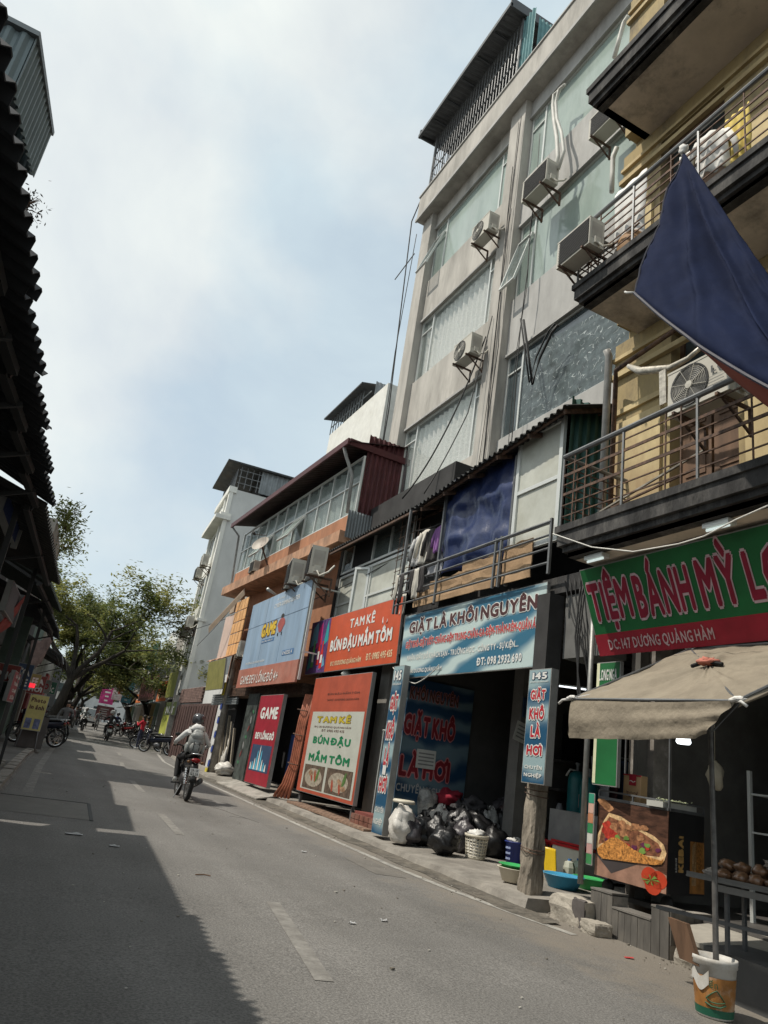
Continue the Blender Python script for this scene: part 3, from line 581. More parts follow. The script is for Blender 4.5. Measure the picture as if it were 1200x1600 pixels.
# ------------------------------------------------------------------ YELLOW BUILDING (near right)
XB, XY = 5.3, 6.4
YC = 7.05
yb = thing('yellow_building', 'old yellow plastered house with stained cantilever balconies and a bakery below', 'building', (8, 3, 0))
mb = MB(); mb.box(XY+.25, 12, -4, YC, 4.0, 15.5); mb.build('wall', m_yellow, yb); mb = MB(); mb.box(7.2, 12, YC-.12, YC, 0, 4.0); mb.box(11.9, 12, -4, YC, 0, 4); mb.build('party_wall', K('party_wall', (.05, .048, .045), .9, var=.3, dirt=.5), yb)
fl = [(4.13, 4.52), (7.80, 8.18), (11.5, 11.98)]
bal_end = [6.72, 6.72, 6.70]
for (z0, z1), ye in zip(fl, bal_end):
    mb = MB(); mb.box(XB+.1, XY+.3, -4, ye-.1, z0, z0+.1); mb.build('balcony_soffit', m_soffit, yb)
    mb = MB(); h = z1-z0
    for (o_, a_, b_) in [(0.10, 0.0, .16), (.05, .16, .34), (0, .34, .78), (-.03, .78, 1.0)]:
        mb.box(XB+o_, XB+.22, -4, ye-o_, z0+h*a_-.001*(o_ > 0), z0+h*b_); mb.box(XB+.22, XY+.3, ye-.22, ye-o_, z0+h*a_, z0+h*b_)
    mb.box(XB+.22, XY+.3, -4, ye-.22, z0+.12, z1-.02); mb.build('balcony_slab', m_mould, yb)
# facade piers, recesses, doors for the two open floors
def floor_face(z0, z1, items):
    """items: (y0,y1,kind)"""
    for (y0, y1, kd) in items:
        if kd == 'pier':
            mb = MB(); mb.box(XY, XY+.25, y0, y1, z0, z1); mb.build('pier', m_yellow, yb)
            mb = MB(); mb.box(XY-.05, XY, y0+.12, y1-.12, z0+.2, z0+1.9); mb.box(XY-.04, XY, y0+.03, y1-.03, z0+2.05, z0+2.13); mb.build('pier_panel', m_yellowb, yb)
        elif kd == 'door':
            mb = MB(); mb.box(XY, XY+.25, y0, y1, z0+2.95, z1); mb.build('lintel', m_yellow, yb)
            f = FX(XY+.2); 
            for q in range(2):
                a = lerp(y0, y1, q/2); b = lerp(y0, y1, (q+1)/2); mb = MB(); mb.box(XY+.18, XY+.23, a+.02, b-.02, z0, z0+2.15)
                for k in range(3): mb.box(XY+.165, XY+.18, a+.1, b-.1, z0+.12+k*.7, z0+.62+k*.7)
                mb.build('door', m_wood, yb)
            win(yb, f, -y1, z0+2.25, -y0, z0+2.92, [-(y0+y1)/2], [], m_wood, m_glassd, .06, name='transom_window')
        elif kd == 'window':
            mb = MB(); mb.box(XY, XY+.25, y0, y1, z0, z0+.9); mb.build('wall_below_window', m_yellow, yb)
            mb = MB(); mb.box(XY, XY+.25, y0, y1, z0+2.95, z1); mb.build('lintel', m_yellow, yb)
            win(yb, FX(XY+.18), -y1, z0+.92, -y0, z0+2.92, [-(y0+y1)/2], [z0+2.3], m_wood, m_glassd, .07)
            mb = MB(); mb.box(XY-.05, XY+.1, y0-.05, y1+.05, z0+.86, z0+.93); mb.build('window_sill', m_yellowb, yb)
    mb = MB(); mb.box(XY-.07, XY, -4, YC+.02, z1-.62, z1-.54); mb.box(XY-.05, XY, -4, YC+.01, z0+2.97, z0+3.03); mb.build('string_course', m_yellowb, yb)
floor_face(4.52, 7.8, [(6.0, YC, 'pier'), (5.0, 6.0, 'door'), (3.9, 5.0, 'pier'), (2.7, 3.9, 'window'), (1.6, 2.7, 'pier'), (.4, 1.6, 'door'), (-4, .4, 'pier')])
floor_face(8.18, 11.5, [(6.25, YC, 'pier'), (5.1, 6.25, 'door'), (4.0, 5.1, 'pier'), (2.9, 4.0, 'window'), (1.8, 2.9, 'pier'), (.6, 1.8, 'door'), (-4, .6, 'pier')])
floor_face(11.98, 15.3, [(6.25, YC, 'pier'), (5.1, 6.25, 'door'), (-4, 5.1, 'pier')])
# railings
def railing(z, ye, label, y0=-3.5, xr_=XB, hs=(.12, .27, .42, .55, .68, .82), top=.95, m=m_rust, mt=m_steel, step=.62, xi=XY):
    t = thing('balcony_railing', label, 'railing', (xr_, ye, z), 'iron balcony railings on the yellow house')
    mb = MB(); mb.tube([(xr_, y0, z+top), (xr_, ye, z+top), ], .032, 8); mb.tube([(xr_, ye, z+top), (xi, ye, z+top)], .028, 8); mb.build('handrail', mt, t)
    for h in hs:
        mb = MB(); mb.bar((xr_, y0, z+h), (xr_, ye, z+h), .014, .014 if h not in (.42, .68) else .035); mb.bar((xr_, ye, z+h), (xi, ye, z+h), .014); mb.build('railing_bar', m, t)
    y = ye; k = 0
    while y > y0:
        mb = MB(); mb.tube([(xr_, y, z), (xr_, y, z+top)], .011 if k % 3 else .018, 5); mb.build('upright', m if k % 3 else mt, t); y -= step/3 if k % 4 < 2 else step; k += 1
    for k in range(1, 5):
        x = lerp(xr_, xi, k/5); mb = MB(); mb.tube([(x, ye, z), (x, ye, z+top)], .009, 5); mb.build('upright', m, t)
    return t
railing(4.52, 6.68, 'rusty railing of the lowest balcony with a fan unit hung behind it')
railing(8.18, 6.66, 'rusty railing of the middle balcony hung with washing')
# downpipes at the corner
mb = MB(); mb.smooth = True; mb.tube([(6.3, 7.08, 4.1), (6.3, 7.08, 7.6), (6.25, 7.08, 7.7)], .055, 10); mb.build('downpipe', m_pvc, None, label='fat grey downpipe at the corner of the yellow house', category='pipe')
mb = MB(); mb.smooth = True; mb.tube([(6.25, 6.86, 4.5), (6.25, 6.86, 7.0), (6.1, 6.7, 7.1), (6.1, 5.2, 7.25)], .035, 8); mb.build('downpipe', m_rust, None, label='thin rusty pipe rising and bending along the yellow wall', category='pipe')
mb = MB(); mb.smooth = True; P = [onX(*p, 5.9) for p in [(982, 572), (1000, 580), (1025, 578), (1048, 575), (1075, 560), (1110, 530)]]; mb.tube(P, [.03, .055, .055, .045, .03, .025], 8)
mb.build('duct_hose', K('foil_tape', (.45, .42, .36), .4, metal=.3, var=.3, scale=14), None, label='taped insulated hose lying over the fan unit on the yellow house', category='hose')
mb = MB(); mb.obox(onX(1036, 605, 5.85), Vector((.01, 0, 0)), Vector((0, .05, 0)), Vector((0, .01, .24))); mb.build('foil_strip', MATS['foil_tape'], None, label='strip of foil tape dangling before the dark doorway of the yellow house', category='strip')
# big fan unit with red badge
c = onX(1105, 640, 5.62)
big = put_ac(ac0, u0, (c.x, c.y, c.z-.02), 0, 'large cream fan unit with a round red badge behind the lowest balcony railing', 1.0)
f = Fr((c.x-.158, c.y-.2, c.z+.33), (0, -1, 0), (0, 0, 1))
lg = thing('brand_badge', 'round red badge and grey letters on the big fan unit', 'badge', f.o)
mb = MB(); f.ell(mb, .075, .14, .062, .062, .006, 24); mb.build('badge_disc', K('badge_red', (.40, .02, .05), .4), lg)
mb = MB(); mb.tube([f.p(.075+.038*cos(a), .14+.038*sin(a), .012) for a in [pi*.5+k*pi*1.5/14 for k in range(15)]], .004, 4); mb.bar(f.p(.075, .16, .012), f.p(.075, .12, .012), .007); mb.bar(f.p(.075, .12, .012), f.p(.095, .12, .012), .007); mb.build('badge_mark', m_alu, lg)
text(f, 'LG', -.01, -.035, .17, .09, K('badge_grey', (.09, .09, .09), .5), lg, .03)
for k in range(5):
    mb = MB(); f.rect(mb, -.07, -.08-k*.035, .15-.02*(k % 2), -.075-k*.035, .005); mb.build('print_line', MATS['badge_grey'], lg)
# louvred unit on the left end of the middle balcony
p = onX(905, 405, 5.15); put_ac(ac1, u1, (p.x, p.y, p.z-.05), 0, 'louvred unit hung outside the left end of the middle balcony', .85)
# laundry on the middle balcony
def cloth(name, c, w, h, m, label, cat='laundry', n=7, amp=.035, dirx=(0, -1, 0), group=None, taper=0, seed=1, thick=None):
    c = Vector(c); d = Vector(dirx).normalized(); nn = d.cross(Vector((0, 0, 1)))
    mb = MB(); mb.smooth = True
    def fn(u, v):
        ww = w*(1-taper*(1-v)) if taper >= 0 else w*(1+taper*v)
        wob = noise.noise(Vector((u*3, v*2, seed*3.1)))
        return c+d*((u-.5)*ww+.02*wob*v)+Vector((0, 0, -h*v*(1+.08*noise.noise(Vector((u*4, 0, seed))))))+nn*(amp*sin(u*n*pi+seed+1.5*v+wob*2)*(.3+.7*v))
    mb.grid(fn, 28, 12, nn*.006); return mb.build(name, m, None, label=label, category=cat, group=group)
m_wcloth = K('white_cloth', (.66, .65, .62), .9, var=.08)
def shirt(c, s, m, label, seed=0, d=(.35, -1, 0)):
    t = thing('shirt', label, 'shirt', c, 'washing hung out on the balconies'); c = Vector(c); d = Vector(d).normalized(); nn = d.cross(Vector((0, 0, 1)))
    mb = MB(); mb.smooth = True
    mb.grid(lambda u, v: c+d*((u-.5)*s*(.40+.08*v))+Vector((0, 0, -s*.75*v-.06*s*abs(u-.5)*(v < .15)))+nn*(.035*sin(u*15+seed+v*2)*(.2+v)+.05*sin(u*pi)), 16, 12, nn*.012); mb.build('shirt_body', m, t)
    for sg in (-1, 1):
        mb = MB(); mb.smooth = True; mb.tube([c+d*sg*s*.2+Vector((0, 0, -.06*s)), c+d*sg*s*.3+Vector((0, 0, -.3*s)), c+d*sg*s*.33+Vector((0, 0, -.58*s))], [.05*s, .05*s, .04*s], 8); mb.build('sleeve', m, t)
    mb = MB(); mb.tube([c+d*(-.2*s)+Vector((0, 0, -.02)), c+Vector((0, 0, .05)), c+Vector((0, 0, .12))], .006, 4); mb.build('hanger', m_cable, t)
    return t
p = onX(985, 285, 5.55); cloth('bed_sheet', (p.x, p.y, p.z), .62, 1.15, m_wcloth, 'white patterned sheet drying at the left end of the middle balcony', n=6, taper=-.1, seed=4)
p = onX(1113, 210, 5.5); shirt((p.x, p.y, p.z), .85, m_wcloth, 'white shirt hanging from the middle balcony rail beside the blue tarpaulin')
p = onX(1070, 265, 5.45); cloth('towel', (p.x, p.y, p.z+.25), .14, .55, m_wcloth, 'narrow white towel on the middle balcony by the tip of the tarpaulin', seed=2, n=3)
p = onX(1152, 205, 5.6); cloth('curtain_cloth', (p.x, p.y, p.z+.3), .35, 1.0, K('yellow_cloth', (.62, .48, .14), .9, var=.15), 'yellow cloth hanging on the middle balcony right of the white shirt', seed=6)
p = onX(985, 385, 5.55)
mb = MB(); mb.smooth = True; mb.lathe([(0, 0), (.17, 0), (.21, .1), (.22, .22), (.2, .36), (.16, .42), (.0, .42)], (p.x+.05, p.y, 8.19), 18); mb.build('water_jar', K('clay', (.30, .17, .08), .7, var=.15), None, label='round brown jar standing on the middle balcony behind the rail', category='jar')
p = onX(1045, 320, 5.9)
mb = MB(); mb.smooth = True; mb.lathe([(0, 0), (.14, 0), (.14, 1.15), (0, 1.15)], (6.0, 5.35, 8.19), 14); mb.build('barrel', K('brown_tube', (.22, .13, .07), .8, var=.2), None, label='tall brown roll leaning by the middle balcony door', category='roll')
for i, (px, py) in enumerate([(912, 395), (925, 360), (940, 415), (960, 400)]):
    p = onX(px, py, 5.5); mb = MB(); mb.bar((5.35, p.y, 8.2), (6.2, p.y-.1, 8.9+.1*i), .02, .03); mb.bar((5.4, p.y, 8.5), (5.45, p.y-.5, 8.6), .02); mb.build('scrap_bar', m_rust if i % 2 else m_pvc, None, label='rusty scrap bars stacked at the left end of the middle balcony', category='scrap', group='scrap bars on the middle balcony')
sp_ = thing('slat_pile', 'old slats propped crosswise at the left end of the lowest balcony', 'slats', (5.8, 6.2, 4.52))
for i in range(4): mb = MB(); mb.bar((5.45+.1*i, 6.55, 4.55+.08*i), (6.2, 5.6-.1*i, 4.8+.2*i), .03, .02); mb.build('slat', K('old_slat', (.28, .26, .22), .8, var=.3, scale=6) if i % 2 else m_rust, sp_)
# ------------------------------------------------------------------ signs
m_w = K('print_white', (.66, .66, .63), .6, var=.08, dirt=.4, dcol=(.42, .40, .36), dscale=3)
m_red = K('print_red', (.42, .018, .03), .55, var=.05)
m_redsh = K('sign_red', (.30, .015, .03), .5, var=.12, bump=.4, bscale=2.5, dirt=.3, dcol=(.16, .03, .03))
m_green = K('sign_green', (.012, .12, .035), .5, var=.2, scale=.8, bump=.5, bscale=2)
m_brown = K('print_brown', (.10, .04, .03), .6)
m_pink = K('print_pink', (.55, .20, .20), .6)
m_dkblue = K('print_navy', (.03, .06, .12), .6)
m_orsign = K('sign_orange', (.50, .075, .022), .5, var=.07, bump=.5, bscale=2.2, dirt=.25, dcol=(.3, .08, .04))
def bluewave(name='blue_wave_print', lo=(.44, .54, .53), hi=(.03, .13, .21)):
    if name in MATS: return MATS[name]
    m = mat(name, lo, .5, var=.05); t = m.node_tree; lk = t.links.new; b = t.nodes['Principled BSDF']; tc = [n for n in t.nodes if n.bl_idname == 'ShaderNodeTexCoord'][0]
    mp = N(t, 'ShaderNodeMapping'); mp.inputs['Scale'].default_value = (1, .5, 1.3); mp.inputs['Rotation'].default_value = (.5, 0, 0); lk(tc.outputs['Object'], mp.inputs[0])
    w = N(t, 'ShaderNodeTexWave', wave_type='BANDS'); w.inputs['Scale'].default_value = .55; w.inputs['Distortion'].default_value = 6; w.inputs['Detail'].default_value = 3; w.inputs['Detail Scale'].default_value = 1.4; w.bands_direction = 'Z'
    lk(mp.outputs[0], w.inputs[0]); r = N(t, 'ShaderNodeValToRGB'); r.color_ramp.elements[0].color = (*hi, 1); r.color_ramp.elements[0].position = .15; r.color_ramp.elements[1].color = (*lo, 1); r.color_ramp.elements[1].position = .85
    e = r.color_ramp.elements.new(.5); e.color = (*[lo[i]*.3+hi[i]*.7+.02 for i in range(3)], 1); lk(w.outputs[1], r.inputs[0]); lk(r.outputs[0], b.inputs['Base Color']); return m
m_wave = bluewave(); m_wave2 = bluewave('blue_wave_print_shaded', (.13, .20, .24), (.012, .05, .11)); m_wave3 = bluewave('blue_wave_print_totem', (.26, .36, .38), (.012, .07, .14))
m_edge = K('sign_edge', (.30, .30, .29), .5, metal=.3)
def sign(name, label, bl, br, tl, m, cat='sign', t=.05, group=None, edge=None):
    fr, w, h = corner_frame(bl, br, tl)
    s = thing(name, label, cat, bl, group); mb = MB(); fr.board(mb, w, h, t); mb.build('board', edge or m_edge, s)
    mb = MB(); fr.rect(mb, .012, .012, w-.012, h-.012, .002); mb.build('printed_face', m, s)
    return s, fr, w, h
# bakery fascia, leaning out at the top
s, f, w, h = sign('shop_sign', 'long green and red bakery fascia reading TIỆM BÁNH MỲ above the umbrella', (6.12, 6.78, 3.08), (6.12, -1.2, 3.08), (5.72, 6.78, 4.08), m_green)
mb = MB(); f.rect(mb, 0, 0, w, .26, .004); mb.build('red_band', m_redsh, s)
H0 = .36; HH = .58
m_rl = K('letter_crimson', (.22, .010, .03), .5, var=.15)
def big(sx, st, x, wd, y0=H0, hh=HH): text(f, st, x, y0, wd, hh, m_rl, sx, .03, .012, m_pink if False else K('outline_grey', (.50, .36, .38), .6), .035)
big(s, 'TIỆM', .06, .66, .29, .74); big(s, 'BÁNH', .80, .78, .38, .66); big(s, 'MỲ', 1.68, .46, .38, .68); big(s, 'LONG', 2.24, .95, .38, .50); big(s, 'NGA', 3.3, .7, .38, .5)
text(f, 'DC: 147 DƯƠNG QUẢNG HÀM', .20, .04, 1.5, .19, K('letter_rose', (.50, .34, .34), .6), s, .02)
# tube lamps under the slab, above the sign
for (y, lab) in ((6.25, 'small fluorescent lamp above the left end of the bakery sign'), (4.55, 'grey lamp housing above the middle of the bakery sign')):
    t = thing('sign_lamp', lab, 'lamp', (5.55, y, 4.05)); mb = MB(); mb.box(5.46, 5.58, y-.15, y+.15, 4.07, 4.12); mb.build('housing', m_alu, t)
    mb = MB(); mb.tube([(5.5, y-.13, 4.055), (5.5, y+.13, 4.055)], .015, 8); mb.build('tube', K('tube_dim', (.7, .8, .78), .3, emit=.5 if y > 5 else .02), t)
cable([onX(864, 834, 5.25), onX(925, 855, 5.25), onX(990, 862, 5.25), onX(1060, 850, 5.25), onX(1100, 838, 5.22), onX(1150, 812, 5.2), onX(1200, 790, 5.2)], .008, m_wcable, 'thin white cable sagging in front of the bakery sign', 'cable')
# column sign
s, f, w, h = sign('column_sign', 'small green column sign reading LONG NGA 147 left of the umbrella', (6.3, 7.02, 1.6), (6.3, 6.62, 1.6), (6.3, 7.02, 3.05), m_green)
text(f, 'LONG NGA', .05, 1.22, .3, .14, m_w, s, .02); text(f, '147', .1, .92, .22, .22, m_dkblue, s, .03, .008, m_w, .05)
mb = MB(); f.rect(mb, .0, .02, .05, 1.44, .004); mb.build('light_edge', K('pale_yellow_strip', (.62, .62, .42), .5), s)
mb = MB(); mb.box(6.95, 7.25, 6.7, 7.1, 0, 4.1); mb.build('corner_column', K('worn_column', (.20, .18, .16), .9, var=.3, dirt=.7, dcol=(.5, .48, .44), dscale=6, dpos=.62), None, label='peeling corner column between the laundry and the bakery', category='column')
mb = MB(); mb.smooth = True; mb.tube([(6.3, 7.14, .5), (6.3, 7.14, 4.1)], .035, 10); mb.build('post', K('galvanised', (.24, .24, .23), .5, metal=.5, var=.2, dirt=.4, dcol=(.12, .10, .08), dscale=4), None, label='thin grey steel post standing at the left end of the tiled step wall', category='post')
for k in range(3): cable([(6.28, 7.3+.05*k, 4.1), (6.24, 7.32+.04*k, 3.4), (6.24, 7.3, 2.7+.1*k), (6.27, 7.2, 2.4)], .012, m_cable, 'black wire loop hanging at the corner column', 'cable', group='wire loops at the corner column')
# bakery interior
mb = MB(); mb.box(6.75, 12, -4, 7, 0.40, 0.45); mb.build('shop_floor', K('dark_tile', (.09, .085, .08), .5), None, kind='structure')
mb = MB(); mb.box(9.2, 9.3, -3, 6.9, .45, 4.0); mb.box(6.8, 9.2, 6.8, 6.88, .45, 4.0); mb.build('shop_back_wall', K('dim_wall', (.12, .115, .105), .9, dirt=.5), None, kind='structure')
shf = thing('shelf_rack', 'dark shelving with jars at the back of the bakery', 'shelf', (8.9, 5, .45))
for k in range(5):
    mb = MB(); mb.box(8.5, 9.1, 2.5, 6.3, .8+k*.45, .84+k*.45); mb.build('shelf', K('dark_wood', (.12, .10, .09), .6), shf)
    for q in range(9):
        mb = MB(); mb.smooth = True; yy = 2.7+q*.4+random.uniform(-.1, .1); mb.lathe([(0, 0), (.06, 0), (.065, .2), (.03, .25), (.03, .3), (0, .3)], (8.7, yy, .84+k*.45), 10); mb.build('jar', random.choice([K('jar_green', (.10, .2, .12), .4), K('jar_white', (.4, .4, .38), .4), K('jar_amber', (.3, .15, .05), .4)]), shf)
cab = thing('display_cabinet', 'steel-framed glass food cabinet standing behind the kebab cart', 'cabinet', (7.9, 5.4, .45))
for x in (7.6, 8.2):
    for y in (4.4, 5.9): mb = MB(); mb.box(x-.02, x+.02, y-.02, y+.02, .45, 2.0); mb.build('frame_post', m_alu, cab)
for z in (.9, 1.35, 1.75): mb = MB(); mb.box(7.6, 8.2, 4.4, 5.9, z-.01, z+.01); mb.build('shelf', m_alu, cab)
for k in range(14): mb = MB(); mb.smooth = True; mb.blob((7.75+.2*(k % 2), 4.55+.19*(k//2), [.98, 1.43][k % 2]), (.07, .08, .06), k, .2); mb.build('food_pack', [K('pack_pale', (.45, .4, .3), .5), K('pack_red', (.3, .05, .03), .5), K('pack_green', (.1, .2, .08), .5)][k % 3], cab)
for i, (x, y, z, lab) in enumerate([(7.4, 6.2, 1.9, 'clear bag of bread hanging at the left of the bakery interior'), (7.4, 5.2, 2.0, 'pale bag hanging deeper in the bakery interior'), (7.5, 4.6, 1.95, 'pale bag hanging at the right of the bakery interior')]):
    mb = MB(); mb.smooth = True; mb.blob((x, y, z), (.08, .1, .16), i+60, .25); mb.tube([(x, y, z+.12), (x, y, z+.9)], .004, 4); mb.build('hanging_bag', K('pack_pale', (.45, .4, .3), .5), None, label=lab, category='bag')
cr_ = thing('clothes_rail', 'chrome rail of finished clothes in covers at the back of the laundry', 'rail', (9.6, 9.9, .3)); mb = MB(); mb.tube([(9.0, 10.0, 2.2), (11, 10.0, 2.2)], .02, 6); mb.build('rail_bar', m_alu, cr_)
for k in range(9): mb = MB(); mb.smooth = True; x = 9.1+.2*k; mb.grid(lambda u, v: (x+.05*sin(v*3+k)+.03*sin(u*9), 10.2-.4*u, 2.15-1.1*v), 8, 8, (.02, 0, 0)); mb.build('garment', [K('gm_a', (.3, .3, .32), .8), K('gm_b', (.12, .05, .05), .8), K('gm_c', (.05, .08, .15), .8), K('gm_d', (.4, .38, .33), .8)][k % 4], cr_)
lampt = thing('hanging_lamp', 'bright white lamp glowing inside the bakery under the umbrella', 'lamp', (7.3, 5.75, 2.05))
mb = MB(); mb.smooth = True; p = onY(1068, 1155, 5.6); mb.lathe([(.02, .06), (.06, .04), (.075, -.03), (.06, -.05), (0, -.05)], p, 16); mb.build('bulb', K('lamp_white', (.9, .97, 1), .3, emit=2.2), lampt)
mb = MB(); mb.tube([p+Vector((0, 0, .06)), p+Vector((0, 0, 1.2))], .006, 5); mb.build('cord', m_cable, lampt)
# ------------------------------------------------------------------ LAUNDRY HOUSE (145)
lb = thing('laundry_house', 'low laundry house with open dark shopfront and tin shed storey above', 'building', (7, 10, .15))
XS = 6.5
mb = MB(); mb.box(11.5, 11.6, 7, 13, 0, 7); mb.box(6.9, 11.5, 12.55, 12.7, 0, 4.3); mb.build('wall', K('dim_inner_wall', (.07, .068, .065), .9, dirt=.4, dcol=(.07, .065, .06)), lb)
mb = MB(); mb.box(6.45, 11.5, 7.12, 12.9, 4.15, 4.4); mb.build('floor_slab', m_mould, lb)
mb = MB(); mb.box(6.5, 6.9, 7.15, 7.95, 3.2, 4.1); mb.build('stone_panel', K('stone_panel', (.13, .13, .125), .8, var=.15), lb)
mb = MB(); mb.box(8.1, 8.35, 10.95, 11.25, .15, 4.1); mb.build('inner_pillar', K('pillar_paint', (.17, .165, .155), .8), lb)
mb = MB(); mb.box(8.6, 11.4, 11.28, 11.36, .15, 4.1); mb.build('inner_partition', K('pillar_paint2', (.09, .088, .085), .8), lb)
for (x, y, z, w_, h_, mm, nm) in [(9.3, 11.25, 2.1, .5, .8, m_black, 'picture'), (10.0, 11.25, 2.35, .35, .35, m_dark, 'picture'), (9.95, 11.25, 1.75, .35, .35, m_dark, 'picture')]:
    mb = MB(); mb.box(x, x+w_, y-.03, y, z, z+h_); mb.build(nm, mm, lb)
# interior banner
f = Fr((6.55, 12.5, .55), (1, 0, 0), (0, 0, 1))
s = thing('interior_banner', 'large dim blue banner reading GIẶT KHÔ LÀ HƠI on the left shop wall', 'banner', (6.55, 12.5, .55))
mb = MB(); f.board(mb, 1.5, 2.6, .02); mb.build('board', m_wave2, s)  # print and lettering use darkened colours that hold the indoor shade
m_dr = K('print_red_shaded', (.22, .014, .022), .6)
text(f, 'KHÔI NGUYÊN', .05, 2.2, 1.1, .3, m_brown, s, .03, .008, m_pink, .03)
text(f, 'GIẶT KHÔ', .0, 1.45, 1.15, .58, m_dr, s, .04, .008, m_pink, .04); text(f, 'LÀ HƠI', .02, .78, 1.1, .5, m_dr, s, .04, .008, m_pink, .04); text(f, 'CHUYÊN NGHIỆP', .0, .48, 1.15, .22, K('letter_shaded', (.4, .4, .4), .6), s, .02)
for (cx, cy, sg, lab, rot) in [(7.1, 1.62, 0, 'white notice sheet taped over the dim blue banner', .02), (8.12, 2.35, 1, 'white notice sheet pinned on the inner pillar, tilted', -.25)]:
    q = Fr((cx-.2, 12.47 if not sg else 10.9, cy-.1), (1, 0, rot), (-rot, 0, 1)); t = thing('notice', lab, 'notice', q.o); mb = MB(); q.board(mb, .42, .34, .006); mb.build('sheet', K('paper', (.55, .55, .52), .8), t)
    for k in range(4): mb = MB(); q.rect(mb, .04, .06+k*.065, .38, .085+k*.065, .003); mb.build('print_line', K('print_grey', (.22, .22, .22), .7), t)
mb = MB(); mb.box(8.1, 8.3, 10.9, 10.93, 2.65, 3.0); mb.build('notice', m_dkblue, None, label='dark blue notice at the top of the inner pillar', category='notice')
t = thing('ceiling_light', 'slim white tube light inside the laundry near the bakery corner', 'light', (7.9, 8.6, 3.3)); p = onY(876, 1073, 8.8); mb = MB(); mb.tube([p+Vector((-.05, .15, .02)), p+Vector((.28, -.25, 0))], .012, 6); mb.build('tube', K('tube_lit', (.9, .95, 1), .3, emit=1.2), t); mb = MB(); mb.bar(p+Vector((-.05, .15, .045)), p+Vector((.28, -.25, .025)), .04, .02); mb.build('housing', m_alu, t)
# big laundry sign
a = onX(620, 1059, 6.35); b = onX(848, 1044, 6.35); c_ = onX(632, 962, 6.35)
z0 = (a.z+b.z)/2; y0, y1 = a.y-.05, b.y
s, f, w, h = sign('shop_sign', 'wide blue and white wave-print laundry sign reading GIẶT LÀ KHÔI NGUYÊN', (6.35, y0, z0), (6.35, y1, z0), (6.33, y0, z0+1.24), m_wave)
text(f, 'GIẶT LÀ KHÔI NGUYÊN', .25, .80, w-.45, .36, K('letter_brown', (.07, .025, .025), .5), s, .035, .012, m_w, .04)
text(f, 'GIẶT KHÔ-GIẶT ƯỚT-CHĂNG-ĐỆM TRUNG-CHĂN-GA-ĐỆM-THẢM-RÈM-QUẦN ÁO', .18, .54, w-.3, .22, K('letter_red2', (.48, .05, .05), .5), s, .03, .010, m_w, .045)
text(f, 'NHẬN GIẶT ĐỒ KHÁCH SẠN - TRƯỜNG HỌC - CÔNG TY - SỰ KIỆN...', .3, .30, w-.9, .17, m_w, s, .02)
text(f, 'ĐC: 145 DƯƠNG QUẢNG HÀM', .3, .07, 1.35, .12, m_w, s, .02, .01); text(f, 'ĐT: 098 2932 690', 2.75, .10, 1.2, .13, m_w, s, .03, .01, K('letter_blue', (.08, .2, .3), .5), .03)
for yy in (y0-.4, y1+.6, (y0+y1)/2): mb = MB(); mb.bar((6.38, yy, z0+1.1), (6.5, yy, z0+1.1), .03); mb.build('bracket', m_steel, s)
def totem(bl, br, hgt, label, tilt=0, sticker=False):
    bl, br = Vector(bl), Vector(br); s, f, w, h = sign('totem_sign', label, bl, br, bl+Vector((0, tilt, hgt)), m_wave3, t=.12, group='upright 145 laundry signs')
    text(f, '145', w*.18, h*.905, w*.66, h*.065, m_w, s, .035, .01, m_dkblue, .05); text(f, 'DƯƠNG QUẢNG HÀM', w*.1, h*.875, w*.8, h*.018, m_w, s, .02)
    for i, st in enumerate(['GIẶT', 'KHÔ', 'LÀ', 'HƠI']):
        ww = .42 if st == 'LÀ' else .66; text(f, st, w*(.5-ww/2), h*(.70-.155*i), w*ww, h*(.135 if i != 3 else .10), m_red, s, .035, .012, m_w, .07)
    text(f, 'CHUYÊN', w*.12, h*.12, w*.76, h*.04, m_w, s, .02); text(f, 'NGHIỆP', w*.12, h*.045, w*.76, h*.05, m_w, s, .02)
    if sticker: mb = MB(); f.rect(mb, w*.33, h*.335, w*.62, h*.385, .016); mb.build('sticker', K('sticker_white', (.6, .6, .58), .6), s)
    return s
totem((6.14, 12.42, .32), (6.14, 11.98, .32), 2.95, 'blue 145 laundry totem standing on the pavement at the left end of the wide sign', .0, True)
a = onX(814, 1222, 6.12); b = onX(850, 1227, 6.12); c_ = onX(823, 1047, 6.12)
totem((6.12, a.y, a.z), (6.12, b.y, a.z), c_.z-a.z, 'blue 145 laundry totem fixed high on the old concrete pole')
# concrete pole (octagonal, chipped)
pl = thing('concrete_pole', 'chipped old concrete street pole on the pavement carrying a laundry sign', 'pole', (6.3, 7.85, .1))
pp = onX(828, 1392, 6.36); py_ = pp.y
mb = MB(); n_ = 12
def pf(u, v):
    a = u*2*pi; z = .06+v*2.4; r_ = .118-.012*v+.012*noise.noise(Vector((cos(a)*2, sin(a)*2, z*2.5)))+.035*max(0, noise.noise(Vector((cos(a)*3, sin(a)*3, z*5))))*(1 if z < 1.0 else .4)
    ca, sa = cos(a), sin(a); k = min(1/max(abs(ca), 1e-3), 1/max(abs(sa), 1e-3)); k = min(k, 1.22); return (6.36+r_*k*ca, py_+r_*k*sa, z)
mb.grid(pf, 40, 60); mb.prism([pf(i/12, 1) for i in range(12)], (0, 0, .01)); mb.build('shaft', K('pole_concrete', (.24, .21, .17), .95, var=.3, scale=5, dirt=.75, dcol=(.10, .085, .07), dscale=3.2, streak=2, bump=.9, bscale=22), pl)
for z in (.7, .74, 1.38, 1.45): mb = MB(); mb.tube([(6.36+.155*cos(a), py_+.155*sin(a), z+.02*sin(a+z*9)) for a in [k*2*pi/16 for k in range(17)]], .006, 4); mb.build('wire_band', m_rust, pl)
